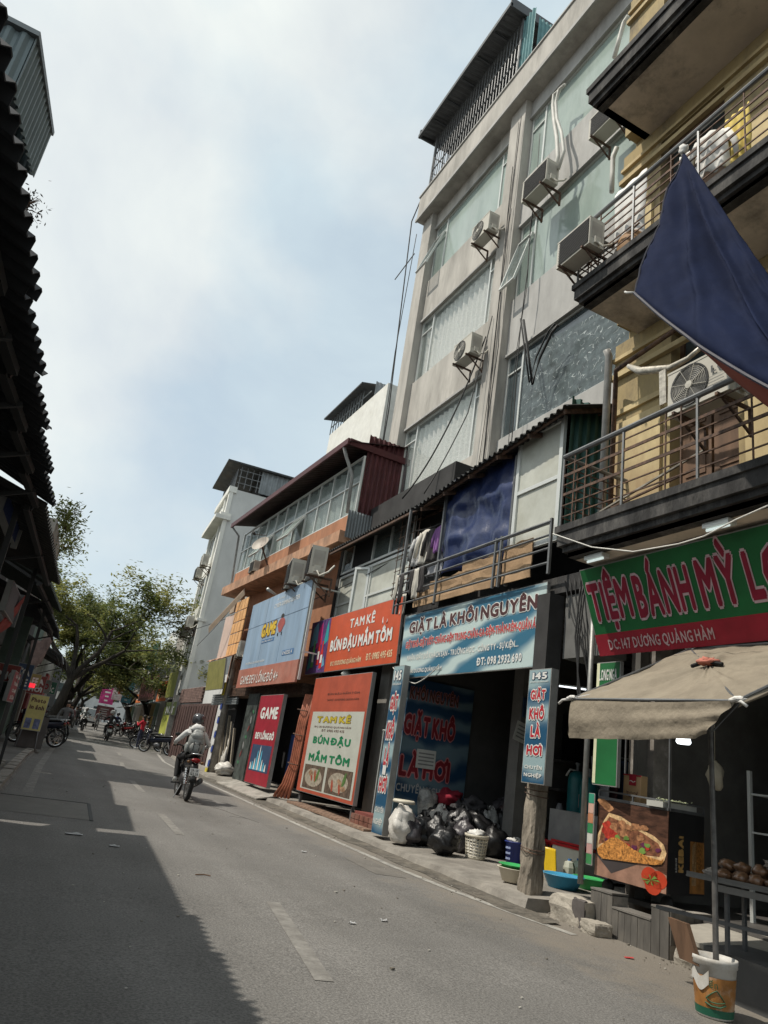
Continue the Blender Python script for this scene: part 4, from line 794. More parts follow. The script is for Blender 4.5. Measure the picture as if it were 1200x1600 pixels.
mb = MB(); mb.box(6.24, 6.5, py_-.14, py_+.14, 2.4, 4.1); mb.build('upper_shaft', m_dark, pl)
# ------ upper storey of the laundry
XU = 6.3
ya, yb_ = onX(872, 840, XU).y, onX(799, 845, XU).y
zt0, zt1 = 4.95, 7.0
win(lb, FX(XU), -yb_, 4.9, -ya, 6.98, [], [5.95], m_alu, m_frost, .08, name='glazed_panel')
mb = MB(); mb.corr((XU+.02, ya-.06, 4.85), (1.0, 0, 0), (0, 0, 2.45), .16, .03); mb.build('green_cladding', m_tin_green, lb)
def e(px, py, X): return onX(px, py, X)
e0 = e(878, 636, 6.0); e1 = e(655, 790, 6.0)
mb = MB(); L_ = e1.y-e0.y
mb.corr((6.0, e0.y-.15, e0.z), (0, L_+.5, e1.z-e0.z), (1.9, 0, .75), .15, .022); mb.build('tin_roof', m_tin_dark, lb)
mb = MB()
for k in range(6): y = lerp(e0.y, e1.y, k/5); z = lerp(e0.z, e1.z, k/5); mb.bar((6.05, y, z-.06), (7.85, y, z+.65), .05, .07)
for x in (6.12, 6.9, 7.7): mb.bar((x, e0.y, e0.z-.03+(x-6)*.39), (x, e1.y, e1.z-.03+(x-6)*.39), .05)
mb.build('roof_batten', m_rust, lb)
mb = MB(); mb.box(7.7, 7.8, 7.2, 13.4, 4.4, 7.6); mb.build('back_wall', m_dark, lb)
for y in (9.2, 11.5, 13.0): mb = MB(); mb.bar((XU, y, 4.4), (XU, y, 6.7), .05); mb.build('post', m_steel, lb)
# blue tarpaulin hanging
m_tarp = K('blue_tarpaulin', (.012, .024, .085), .36, var=.18, scale=3, spec=.6, dirt=.3, dcol=(.06, .07, .16), bump=.7, bscale=7)
def tarpfn(u, v):
    y = lerp(11.55, 9.25, u); z = lerp(6.95, 4.95-.25*u+.2*sin(u*5)*(1-u), v); x = 6.42+.06*sin(u*17+v*3)*v+.12*noise.noise(Vector((u*3, v*3, 1)))-.1*sin(v*pi)+.05*noise.noise(Vector((u*9, v*7, 4)))
    for k in (.35, .68): x += -.03*max(0, 1-abs(v-k)*14)
    return (x, y, z)
mb = MB(); mb.smooth = True; mb.grid(tarpfn, 50, 40, (.006, 0, 0)); mb.build('tarpaulin', m_tarp, None, label='shiny blue tarpaulin curtain hanging in the shed storey above the laundry', category='tarpaulin')
# washing
m_pur = K('purple_cloth', (.24, .11, .30), .9); m_strp = K('grey_stripe_cloth', (.34, .34, .36), .9, var=.25, scale=14, streak=.08); m_dkc = K('dark_cloth', (.05, .045, .045), .9); m_crm = K('cream_cloth', (.55, .52, .46), .9)
for (px, py, s_, mm, lab, sd) in [(693, 822, .75, m_pur, 'purple shirt on the line beside the blue tarpaulin curtain', 1), (682, 826, .95, m_dkc, 'dark brown shirt on the line next to the purple one', 2), (672, 828, 1.0, m_crm, 'cream and black shirt on the line, second from the left', 3), (660, 838, .9, K('bw_cloth', (.4, .4, .4), .9, var=.5, scale=9), 'white and dark shirt at the left end of the line', 4)]:
    p = onX(px, py, 6.5); shirt((p.x, p.y, p.z), s_, mm, lab, sd)
p = onX(682, 862, 6.55); cloth('towel', (p.x, p.y, p.z), .62, .5, m_strp, 'grey striped towel hanging below the shirts over the laundry', n=5, seed=3)
cable([(6.5, 13.0, 6.28), (6.5, 11.4, 6.22)], .01, m_cable, 'clothes line strung in the shed storey', 'line', sag=.05)
# railing, cardboard
rl = thing('balcony_railing', 'grey iron railing with five horizontal bars above the laundry sign', 'railing', (6.15, 10.2, 4.4))
for z in (4.52, 4.74, 4.95, 5.15):
    mb = MB(); mb.tube([(6.15, 7.95, z), (6.15, 12.85, z)], .018 if z < 5.1 else .03, 6); mb.build('railing_bar', m_steel, rl)
for y in (7.95, 9.2, 9.35, 11.2, 12.85):
    mb = MB(); mb.bar((6.15, y, 4.35), (6.15, y, 5.2), .04); mb.build('upright', m_steel, rl)
for i, (y0_, y1_, z0_, z1_) in enumerate([(9.4, 10.5, 4.42, 4.98), (10.45, 11.6, 4.42, 4.85), (8.5, 9.25, 4.42, 5.05), (11.6, 12.2, 4.42, 4.7)]):
    mb = MB(); mb.grid(lambda u, v: (6.24+.03*noise.noise(Vector((u*3, v*3, i))), lerp(y0_, y1_, u), lerp(z0_, z1_+.05*noise.noise(Vector((u*4, i, 0))), v)), 8, 5, (.02, 0, 0)); mb.build('cardboard_sheet', m_card, None, label=['large brown cardboard sheet behind the railing under the tarpaulin', 'wide lower cardboard sheet behind the railing left of the large one', 'cardboard sheet at the right end of the laundry railing', 'small cardboard piece at the left part of the laundry railing'][i], category='cardboard')
for i, (y, m_) in enumerate([(11.75, m_dkc), (11.98, m_crm), (12.15, m_dkc), (12.6, m_dkc), (12.8, m_crm)]): cloth('rag', (6.12, y, 5.15), .15, .5+.1*(i % 2), m_, 'rags drying over the left end of the laundry railing', 'rag', n=3, seed=i, group='rags on the laundry railing')
cable([(6.3, 12.8, 3.3), (6.3, 11.8, 2.95), (6.3, 11.0, 3.25)], .01, m_wcable, 'thin white wire sagging below the laundry sign', 'wire', sag=.05)
for k in range(5): cable([(6.42, 7.9-.1*k, 4.3), (6.4, 7.6-.06*k, 3.6), (6.45, 7.25, 3.0-.2*k)], .009, m_cable, 'tangled black wires hanging between the laundry and the bakery signs', 'wire', sag=.08, group='wires between the two signs')
# ------------------------------------------------------------------ BÚN ĐẬU HOUSE
tk = thing('noodle_house', 'narrow two-storey house with glazed upper floor behind an orange sign', 'building', (8, 15.6, .15))
XK = 6.95
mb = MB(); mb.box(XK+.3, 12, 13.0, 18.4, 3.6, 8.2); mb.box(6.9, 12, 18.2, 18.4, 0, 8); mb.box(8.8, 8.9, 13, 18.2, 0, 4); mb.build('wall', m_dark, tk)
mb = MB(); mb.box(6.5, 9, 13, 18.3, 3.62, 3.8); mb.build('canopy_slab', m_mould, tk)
f = FX(XK)
win(tk, f, -18.2, 6.28, -14.0, 7.15, [-17.5, -16.2, -15.2], [], m_alu, m_glass, .06)
mb = MB(); mb.box(XK-.02, XK, 16.25, 17.45, 6.35, 7.1); mb.build('dark_opening', m_black, tk)
w1 = win(tk, f, -18.2, 4.7, -14.0, 6.22, [-16.6, -16.1], [5.4], m_alu, m_frost, .07, name='frosted_panel')
f2 = Fr((XK-.25, 16.6, 4.72), (.25, -.35, 0), (0, 0, 1)); win(tk, f2, 0, 0, .45, 1.45, [], [], m_alu, m_frost, .06, name='open_casement')
mb = MB()
for k in range(3): mb.tube([(XK-.12-.05*k, 18.4, 4.5-.12*k), (XK-.12-.05*k, 13.8, 4.62-.1*k)], .03, 6)
mb.build('ledge_pipe', m_pvc, tk)
r0 = e(515, 862, 6.4); r1 = e(650, 792, 6.4)
mb = MB(); mb.corr((6.4, r1.y-.5, r1.z+.02), (0, r0.y-r1.y+.7, r0.z-r1.z), (1.3, 0, .55), .15, .022); mb.build('tin_roof', m_tin_dark, tk)
mb = MB(); mb.bar((6.44, r1.y, r1.z-.06), (6.44, r0.y, r0.z-.06), .05); mb.bar((7.2, r1.y, r1.z+.25), (7.2, r0.y, r0.z+.25), .05); mb.build('roof_batten', m_rust, tk)
gr = thing('window_cage', 'black wire grid cage at the right end of the upper windows above the orange sign', 'cage', (6.7, 13.5, 5))
for k in range(5): mb = MB(); mb.bar((6.65, 13.2+.22*k, 5.0), (6.65, 13.2+.22*k, 7.0), .014); mb.build('cage_bar', m_rust, gr)
for k in range(8): mb = MB(); mb.bar((6.65, 13.15, 5.05+.27*k), (6.65, 14.15, 5.05+.27*k), .014); mb.build('cage_bar', m_rust, gr)
for i, (y, z, w_) in enumerate([(13.5, 5.0, .3), (13.2, 4.9, .25), (13.9, 4.8, .35), (13.35, 5.3, .2)]): cloth('rag', (6.5, y, z), w_, .45, m_crm if i % 2 else m_wcloth, 'pale rags hung under the wire cage', 'rag', n=3, seed=i+20, group='rags under the wire cage')
a = e(490, 1054, 6.5); b = e(619, 1034, 6.5); c_ = e(487, 974, 6.5); d_ = e(614, 935, 6.5); zz = (a.z+b.z)/2
s, f, w, h = sign('shop_sign', 'orange shop sign with drink pictures reading TAM KÊ BÚN ĐẬU MẮM TÔM', (6.5, c_.y-.2, zz), (6.5, b.y, zz), (6.46, c_.y-.2, zz+1.4), m_orsign)
text(f, 'TAM KÊ', w*.50, h*.70, w*.26, h*.21, m_w, s, .02); text(f, 'BÚN ĐẬU MẮM TÔM', w*.30, h*.30, w*.64, h*.36, m_w, s, .04, .012, K('letter_shadow', (.25, .05, .02), .6), .02)
text(f, 'ĐC: 153 DƯƠNG QUẢNG HÀM', w*.33, h*.08, w*.34, h*.12, K('letter_cream', (.65, .55, .35), .6), s, .02); text(f, 'ĐT: 0983 495 435', w*.72, h*.10, w*.24, h*.11, MATS['letter_cream'], s, .02)
mb = MB(); f.rect(mb, .01, .01, w*.26, h-.01, .004); mb.build('picture_ground', K('pic_purple', (.10, .05, .16), .5, var=.3, scale=4), s)
cols = [K('pic_teal', (.03, .28, .30), .5), K('pic_magenta', (.45, .03, .16), .5), K('pic_red', (.5, .03, .03), .5), K('pic_green', (.10, .32, .08), .5), K('pic_sky', (.12, .30, .42), .5)]
for (x0, y0_, x1, y1_, i) in [(.02, .5, .12, .97, 4), (.02, .05, .06, .6, 0), (.10, .45, .18, .95, 1), (.20, .5, .255, .97, 0), (.18, .05, .25, .3, 4)]:
    mb = MB(); mb.poly([f.p(w*x0, h*y0_, .006+.001*i), f.p(w*x1, h*(y0_+.08), .006+.001*i), f.p(w*(x1-.02), h*y1_, .006+.001*i), f.p(w*(x0+.02), h*(y1_-.1), .006+.001*i)]); mb.build('picture_shape', cols[i], s)
for (x, i, yy, hh) in [(.085, 3, .12, .5), (.155, 2, .15, .5), (.20, 2, .08, .5)]:
    mb = MB(); mb.poly([f.p(w*(x+dx), h*(yy+hh*dy), .012) for dx, dy in [(-.017, 0), (.017, 0), (.017, .6), (.008, .75), (.008, 1), (-.008, 1), (-.008, .75), (-.017, .6)]]); mb.build('picture_bottle', cols[i], s); mb = MB(); f.rect(mb, w*(x-.012), h*(yy+hh*.2), w*(x+.012), h*(yy+hh*.5), .014); mb.build('picture_label', m_w, s)
# globe lamp under that sign
t = thing('hanging_lamp', 'small white glass lamp under the orange shop sign', 'lamp', (6.6, 16, 3.2)); p = e(541, 1055, 6.65); mb = MB(); mb.smooth = True; mb.lathe([(.03, .22), (.12, .1), (.13, .06), (.07, .02), (.08, -.1), (0, -.14)], p-Vector((0, 0, .05)), 14); mb.build('shade', K('opal', (.6, .6, .56), .4), t)
mb = MB(); mb.bar(p+Vector((0, 0, .15)), p+Vector((0, 0, .5)), .02); mb.build('stem', m_steel, t)
# tall food banner
a = onX(462, 1238, 6.45); b = onX(553, 1246, 6.45); c_ = onX(490, 1054, 6.45)
s, f, w, h = sign('menu_banner', 'tall framed banner with orange top and green letters BÚN ĐẬU MẮM TÔM', (6.45, a.y, .62), (6.45, b.y, .62), (6.45, a.y, 3.3), K('banner_orange', (.36, .07, .035), .6, var=.15, scale=1.5), cat='banner', t=.09)
mb = MB(); f.rect(mb, w*.07, h*.03, w*.97, h*.69, .004); mb.build('white_panel', K('banner_white', (.42, .43, .38), .6, var=.05), s)
text(f, 'TAM KÊ', w*.18, h*.595, w*.6, h*.07, K('letter_yellow', (.45, .36, .03), .5), s, .035, .01, m_brown, .03)
text(f, 'ĐC: 153 DƯƠNG QUẢNG HÀM', w*.15, h*.55, w*.65, h*.022, m_brown, s, .01); text(f, 'ĐT: 0983 495 435', w*.3, h*.52, w*.4, h*.02, m_brown, s, .01)
gl = K('letter_green', (.01, .17, .07), .5)
text(f, 'BÚN ĐẬU', w*.17, h*.40, w*.66, h*.095, gl, s, .04); text(f, 'MẮM TÔM', w*.14, h*.265, w*.72, h*.10, gl, s, .04)
text(f, 'BÚN ĐẬU MẮM TÔM', w*.3, h*.83, w*.55, h*.03, m_brown, s, .01); text(f, 'TAM KÊ - 153 DƯƠNG QUẢNG HÀM', w*.3, h*.78, w*.55, h*.025, m_brown, s, .01)
food = K('food_print', (.28, .17, .10), .6, var=.5, scale=14)
for (x0, x1) in ((.10, .48), (.52, .94)):
    mb = MB(); f.rect(mb, w*x0, h*.04, w*x1, h*.235, .006); mb.build('food_photo', K('food_dark', (.10, .07, .05), .6, var=.4, scale=9), s)
    mb = MB(); f.ell(mb, w*(x0+x1)/2, h*.135, w*.16, h*.075, .008); mb.build('plate', K('plate', (.32, .28, .22), .5, var=.3, scale=16), s)
    for k in range(7):
        mb = MB(); f.ell(mb, w*((x0+x1)/2+random.uniform(-.1, .1)), h*(.135+random.uniform(-.045, .045)), w*.04, h*.02, .010+.0005*k, 9, k); mb.build('food_piece', [food, K('food_green', (.08, .16, .04), .6), K('food_red', (.30, .06, .03), .6)][k % 3], s)
mb = MB()
for k in range(5): mb.bar(f.p(w*.05, -.02, -.05), f.p(w*.95, -.02, -.05), .04)
mb.bar(f.p(.12, 0, -.1), f.p(.12, -.36, -.1), .06); mb.bar(f.p(w-.2, 0, -.1), f.p(w-.2, -.36, -.1), .06); mb.build('stand_leg', m_steel, s)
mb = MB(); mb.box(6.62, 6.9, 13.0, 13.35, .15, 3.6); mb.build('side_post', K('side_post_paint', (.10, .09, .085), .8), tk)
mb = MB(); mb.box(6.9, 7.0, 14.1, 14.55, .15, 3.6); mb.build('door_jamb', K('jamb', (.22, .21, .19), .8), tk)
gt = thing('folding_gate', 'half-open green metal gate with pale bars between the banner and the laundry totem', 'gate', (6.9, 13.6, .3))
mb = MB(); mb.box(6.86, 6.9, 12.95, 13.75, .35, 2.1); mb.build('green_panel', K('gate_green', (.025, .10, .07), .6), gt)
for k in range(8): mb = MB(); mb.tube([(6.8, 12.98+k*.12, .4), (6.8, 12.98+k*.12, 2.15)], .014, 6); mb.build('gate_bar', m_alu, gt)
mb = MB(); mb.tube([(6.8, 12.9, 2.15), (6.8, 13.85, 2.15)], .02, 6); mb.tube([(6.8, 12.9, .4), (6.8, 13.85, .4)], .02, 6); mb.build('gate_rail', m_alu, gt)
st = thing('brick_step', 'low red-painted brick step with broken edge before the green gate', 'step', (6.6, 13.3, .3))
for i in range(6):
    for j in range(2): mb = MB(); mb.box(6.42+.0*j, 6.62, 12.75+i*.21, 12.94+i*.21, .31+j*.1, .40+j*.1); mb.build('brick', K('brick_red', (.16, .065, .045), .9, var=.3, scale=6, dirt=.4, dcol=(.28, .24, .2)), st)
mb = MB(); mb.box(6.5, 6.86, 12.75, 14.0, .31, .55); mb.build('step_core', K('red_paint_step', (.17, .05, .04), .8, var=.2), st)
# orange corrugated tube bundle
tb_ = thing('tube_bundle', 'bundle of orange-brown tubes strapped upright beside the tall banner', 'tubes', (6.3, 17.9, .3))
mt_ = K('orange_tube', (.30, .10, .055), .6, var=.25, scale=6)
for k in range(5):
    P = [(6.42+.04*k, 17.80-.05*k, 2.9), (6.36+.03*k, 17.82-.05*k, 2.2), (6.36+.03*k, 17.86-.05*k, 1.2), (6.28+.04*k, 17.95-.06*k, .7), (6.16+.06*k, 18.1-.09*k, .38)]
    mb = MB(); mb.smooth = True; mb.tube(P, .04, 8); mb.build('tube', mt_, tb_)
for z in (1.2, 1.9, 2.5): mb = MB(); mb.tube([(6.44+.16*cos(a), 17.83+.2*sin(a), z+.02*sin(a)) for a in [k*2*pi/12 for k in range(13)]], .012, 5); mb.build('strap', m_rust, tb_)
# ------------------------------------------------------------------ ORANGE HOUSE (game shop)
oh = thing('orange_house', 'orange plastered house with a glazed top floor, maroon tin roof and game shop sign', 'building', (8, 23, .2))
P0, P1 = Vector((6.42, 17.4)), Vector((5.98, 28.6)); dr = (P1-P0).normalized(); nr = Vector((-dr.y, dr.x)); nr = nr if nr.x > 0 else -nr   # nr points away from the street
def OP(t, d, z): q = P0+dr*t+nr*d; return Vector((q.x, q.y, z))
LO = (P1-P0).length
def obx(mb, t0, t1, d0, d1, z0, z1): mb.obox((OP(t0, d0, z0)+OP(t1, d1, z1))/2, (OP(t1, 0, 0)-OP(t0, 0, 0))/2, (OP(0, d1, 0)-OP(0, d0, 0))/2, Vector((0, 0, (z1-z0)/2)))
mb = MB(); obx(mb, .9, LO-.3, .85, 6, 3.6, 7.05); mb.build('wall', m_orange, oh)
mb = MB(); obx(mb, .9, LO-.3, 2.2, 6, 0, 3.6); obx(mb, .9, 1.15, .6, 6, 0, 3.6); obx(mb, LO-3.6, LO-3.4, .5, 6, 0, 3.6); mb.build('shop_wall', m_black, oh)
mb = MB(); obx(mb, .1, LO+.2, 0, 5, 7.02, 7.35); mb.build('floor_slab', m_orangel, oh)
mb = MB(); obx(mb, .1, LO-.1, .30, .55, 7.35, 7.95); mb.build('parapet', m_orange, oh)
fo = Fr(OP(LO-.1, .35, 7.95), OP(0, 0, 0)-OP(1, 0, 0), (0, 0, 1)); Wg = LO-.15
win(oh, fo, 0, 0, Wg, 1.75, [Wg*k/11 for k in range(1, 11)], [.95], m_alu, m_glassg if False else m_glass, .05, name='glazing', curtain=K('curtain_green', (.33, .38, .36), .9, dirt=.3), cd=.15, folds=24)
mb = MB(); obx(mb, .2, LO-.2, .75, 5, 7.35, 9.9); mb.build('top_room', m_dark, oh)
for k in (3, 6):
    fs = Fr(OP(LO-.1-Wg*k/11, -.15, 8.0), OP(0, 0, 0)-OP(1, 0, 0), (OP(0, .5, 0)-OP(0, 0, 0))+Vector((0, 0, .85))); win(oh, fs, 0, 0, Wg/11, .95, [], [], m_alu, m_glassg, .04, name='open_sash')
zr = 9.95
mb = MB(); mb.corr(OP(-.05, -.25, zr), OP(LO, 0, 0)-OP(0, 0, 0), (OP(0, 4.5, 0)-OP(0, 0, 0))+Vector((0, 0, 1.1)), .2, .02); mb.build('tin_roof', K('roof_rust_tin', (.05, .035, .032), .6, metal=.2, var=.25, dirt=.4, dcol=(.05, .04, .035)), oh)
mb = MB(); obx(mb, -.05, LO, -.3, -.24, zr-.12, zr+.06); obx(mb, 0, .06, -.2, 3, zr-.1, zr+.1); mb.build('fascia', m_tin_maroon, oh)
mb = MB(); mb.smooth = True; mb.tube([OP(.3, -.25, zr-.1), OP(.35, -.1, zr-.35), OP(.4, .2, zr-.8), OP(.4, .25, 8.0)], .05, 8); mb.build('downpipe', m_pvc, oh); mb = MB(); mb.smooth = True; mb.tube([OP(LO-.1, -.25, zr-.1), OP(LO-.1, .1, zr-.4), OP(LO-.05, .25, 7.5), OP(LO, .3, 7.3)], .045, 8); mb.build('downpipe', m_pvc, oh)
mb = MB(); mb.corr(OP(.08, .4, 7.9), OP(0, 2.2, 0)-OP(0, 0, 0), (0, 0, 2.5), .16, .025); mb.build('maroon_cladding', m_tin_maroon, oh)
mb = MB(); mb.corr(OP(-.02, .1, 7.15), OP(0, .9, 0)-OP(0, 0, 0), (0, 0, .8), .09, .015); mb.build('pale_cladding', m_tin_grey, oh)
# dish and small box on the ledge
ds = thing('satellite_dish', 'rusty white satellite dish on the ledge of the orange house', 'dish', OP(6.2, .1, 7.35)); cc = OP(6.2, -.3, 8.05); ax = Vector((-.75, -.45, .5)).normalized(); a1 = ax.cross(Vector((0, 0, 1))).normalized(); a2 = ax.cross(a1)
mb = MB(); mb.smooth = True; mb.lathe([(0, 0), (.13, .015), (.25, .05), (.33, .1)], cc, 22, (a1, a2, ax)); mb.build('dish', K('dish_paint', (.42, .38, .33), .6, var=.2, dirt=.5, dcol=(.2, .1, .06)), ds)
mb = MB(); mb.tube([cc, OP(6.2, .1, 7.35)], .03, 6); mb.tube([cc-a2*.4+ax*.1, cc+ax*.5], .012, 5); mb.build('mast', m_rust, ds); mb = MB(); mb.lathe([(.05, 0), (.05, .12), (0, .12)], cc+ax*.48, 10, (a1, a2, ax)); mb.build('receiver', m_dark, ds)
put_ac(ac1, u1, tuple(OP(7.7, .05, 7.36)), 0, 'small grey unit standing on the ledge of the orange house', .75)
p = e(490, 905, 6.1); put_ac(ac1, u1, (6.1, p.y, p.z-.05), -.25, 'pale louvred unit under the orange ledge, nearer the tin roof', 1.45)
p = e(457, 918, 6.05); put_ac(ac1, u1, (6.05, p.y, p.z-.05), -.2, 'pale louvred unit under the orange ledge, just left of the other', 1.35)
p = e(376, 1030, 6.2); put_ac(ac0, u0, (6.2, p.y, p.z), -.2, 'weathered fan unit on the orange wall left of the blue game sign', 1.0)
t = thing('wall_lamp', 'curved white street-style lamp above the blue game sign', 'lamp', OP(4.3, .8, 6.4)); p = e(418, 922, 5.9); q = e(432, 930, 6.3); mb = MB(); mb.smooth = True; mb.tube([q+Vector((.4, 0, -.3)), q, p+Vector((0, 0, .03)), p], [.03, .03, .06, .04], 8); mb.build('lamp_arm', m_alu, t)
# game sign
XG = 6.05
a = e(377, 1045, XG); b = e(468, 1035, XG); c_ = e(397, 945, XG); d_ = e(492, 905, XG)
za, zb = 3.72, (c_.z+d_.z)/2
m_gblue = K('faded_blue_print', (.22, .31, .42), .55, var=.18, scale=1.2, streak=5, dirt=.3, dcol=(.36, .42, .47), dscale=1)
s, f, w, h = sign('shop_sign', 'big faded blue game parlour sign with yellow GAME lettering and a red strip below', (XG, c_.y, za), (XG, d_.y+.05, za), (XG-.02, c_.y, zb), m_gblue)
# apply brick-red lower strip as its own board
mb = MB(); mb.obox(f.p(w/2, -.28, -.01), f.r*w/2, f.u*.29, f.n*.03); mb.build('lower_strip', K('strip_red', (.36, .13, .09), .6, var=.12, dirt=.4, dcol=(.45, .3, .25)), s)
text(f, 'GAME ĐEV LỐNG ĐÔ 4+', w*.08, -.48, w*.66, .38, m_w, s, .01, .035)
ly = K('letter_gold', (.60, .40, .015), .5)
text(f, 'GAME', w*.30, h*.42, w*.25, h*.19, ly, s, .05, .012, m_brown, .05)
mb = MB(); f.rect(mb, w*.33, h*.33, w*.55, h*.38, .006); mb.build('blue_strip', K('strip_blue', (.05, .14, .30), .5), s); text(f, '78 ĐƯỜNG 4 SENCOM', w*.34, h*.34, w*.19, h*.03, m_w, s, .01, .012)
mb = MB(); f.rect(mb, w*.73, h*.09, w*.9, h*.16, .006); mb.build('blue_strip', MATS['strip_blue'], s); text(f, '0.43232.4', w*.74, h*.10, w*.14, h*.05, m_w, s, .02, .012)
text(f, 'DƯƠNG QUẢNG HÀM', w*.1, h*.06, w*.35, h*.045, m_w, s, .01); text(f, 'CYBER GAMING CENTER', w*.45, h*.80, w*.4, h*.06, m_w, s, .01); text(f, 'HỆ THỐNG', w*.48, h*.90, w*.12, h*.035, m_w, s, .01)
mb = MB(); mb.poly([f.p(w*(.63+.06*cos(a)*(.7 if sin(a) < 0 else 1)), h*(.52+.10*sin(a)), .01) for a in [k*2*pi/18 for k in range(18)]]); mb.build('emblem_shield', K('shield_red', (.32, .06, .05), .5), s)
mb = MB(); f.ell(mb, w*.63, h*.645, w*.025, h*.03, .012, 12); mb.bar(f.p(w*.60, h*.42, .012), f.p(w*.60, h*.38, .012), .06, .01); mb.bar(f.p(w*.66, h*.42, .012), f.p(w*.66, h*.38, .012), .06, .01); mb.build('emblem_mark', m_dark, s)
mb = MB()
for x in (.33, .66): mb.bar(f.p(w*x, 0, .004), f.p(w*x, h, .004), .012, .004)
mb.bar(f.p(0, h*.62, .004), f.p(w, h*.64, .004), .012, .004); mb.build('panel_seam', K('seam', (.14, .2, .28), .6), s)
mb = MB()
for yy in (.1, .9): mb.bar(f.p(w+.05, h*yy, -.02), f.p(w+.05, h*yy, -.8), .04)
mb.bar(f.p(w+.05, -.5, -.06), f.p(w+.05, h, -.06), .06); mb.build('sign_frame', m_alu, s)
# shutter box, open dark front, game banners
mb = MB(); obx(mb, 1.2, LO-3.4, .2, .6, 2.95, 3.25)
for k in range(6): obx(mb, 1.2, LO-3.4, .17, .2, 2.97+k*.045, 3.0+k*.045)
mb.build('shutter_box', m_rust, oh)
a = e(408, 1234, 6.3); b = e(424, 1232, 6.3)
ab = onX(381, 1222, 6.15); bb = onX(411, 1233, 6.15); tt = onX(405, 1087, 6.15)
s, f, w, h = sign('game_banner', 'upright red framed banner reading GAME ĐEV LỐNG ĐÔ with a glowing blue picture', (6.15, ab.y, .5), (6.15, bb.y-.25, .5), (6.15, ab.y, tt.z), m_redsh, cat='banner', t=.1)
text(f, 'GAME', w*.15, h*.72, w*.75, h*.14, m_w, s, .04); text(f, 'ĐEV LỐNG ĐÔ', w*.1, h*.49, w*.82, h*.11, m_w, s, .05)
mb = MB(); f.rect(mb, w*.08, h*.14, w*.92, h*.43, .005); mb.build('picture', m_dkblue, s)
cy = K('cyan_print', (.10, .45, .62), .5)
for k in range(9): x = .15+.08*k; hh = .05+.20*math.exp(-((x-.47)/.16)**2)+.03*random.random(); mb = MB(); mb.poly([f.p(w*(x-.035), h*.155, .008), f.p(w*(x+.035), h*.155, .008), f.p(w*(x+.01), h*(.155+hh), .008), f.p(w*(x-.012), h*(.155+hh*.9), .008)]); mb.build('picture_flame', cy if k % 2 else m_w, s)
mb = MB(); f.rect(mb, -.03, 0, .0, h, .01); f.rect(mb, w, 0, w+.03, h, .01); mb.build('frame_edge', m_rust, s)
db = thing('graffiti_panel', 'dark picture panel left of the red game banner', 'panel', (6.15, 22, .4)); f = Fr((6.35, 22.9, .45), (0, -1, 0), (0, 0, 1)); mb = MB(); f.board(mb, 1.15, 2.55, .06); mb.build('board', K('graffiti_print', (.05, .06, .055), .5, var=.6, scale=3), db)
for k in range(7): mb = MB(); f.ell(mb, .3+.1*k, .5+.25*k % 1.8, .12, .05, .006+.001*k, 10, k); mb.build('printed_shape', [K('gr_green', (.05, .16, .08), .5), K('gr_red', (.2, .04, .04), .5), K('gr_grey', (.3, .3, .3), .5)][k % 3], db)
mb = MB(); mb.box(6.6, 6.68, 18.5, 18.9, .3, 1.9); mb.build('blue_bin', K('bin_blue', (.02, .05, .16), .5), None, label='dark blue container just inside the game shop door', category='container')
ramp = MB(); ramp.prism([(5.75, 18.2, .24), (5.75, 22.4, .29), (6.35, 22.4, .43), (6.35, 18.2, .38)], (0, 0, .03)); ramp.build('entrance_ramp', m_concrete, None, label='low grey concrete ramp up to the game shop door', category='ramp')
# left part of the orange house: awning strip, white banner, olive sign
s, f, w, h = sign('shop_sign', 'faded olive-green blank sign left of the red game strip', (5.95, 27.6, 3.15), (5.95, 25.0, 3.15), (5.85, 27.6, 4.2), K('olive_print', (.21, .20, .06), .6, var=.15, dirt=.5, dcol=(.34, .30, .12)))
mb = MB(); mb.grid(lambda u, v: (5.9+.5*v+.03*noise.noise(Vector((u*5, v*3, 0))), lerp(28.2, 24.9, u), 4.25+.25*v+.05*noise.noise(Vector((u*9, v*3, 0)))), 18, 4, (0, 0, .02)); mb.build('awning', m_orangel, None, label='tattered orange awning edge above the olive sign', category='awning')
ob = thing('wall_banner', 'white and orange painted panel on the left end of the orange wall', 'panel', (6.1, 27, 4.5)); f = FX(6.28)
mb = MB(); mb.box(6.26, 6.3, 26.9, 28.3, 4.4, 6.1); mb.build('panel', K('pale_pink_panel', (.55, .42, .36), .7, var=.08), ob)
for i in range(4):
    for j in range(5): mb = MB(); mb.box(6.24, 6.27, 25.2+i*.42, 25.58+i*.42, 4.45+j*.42, 4.83+j*.42); mb.build('orange_tile', K('tile_orange', (.60, .33, .14), .7, var=.15), ob)
mb = MB(); mb.prism([(5.6, 27.9, 5.5), (6.2, 26.0, 6.9), (6.25, 26.0, 6.7), (5.65, 27.9, 5.3)], (0, 0, .05)); mb.box(6.2, 6.26, 26.95, 27.6, 6.15, 6.6); mb.build('awning_arm', K('awn_beige', (.35, .27, .20), .8), ob)
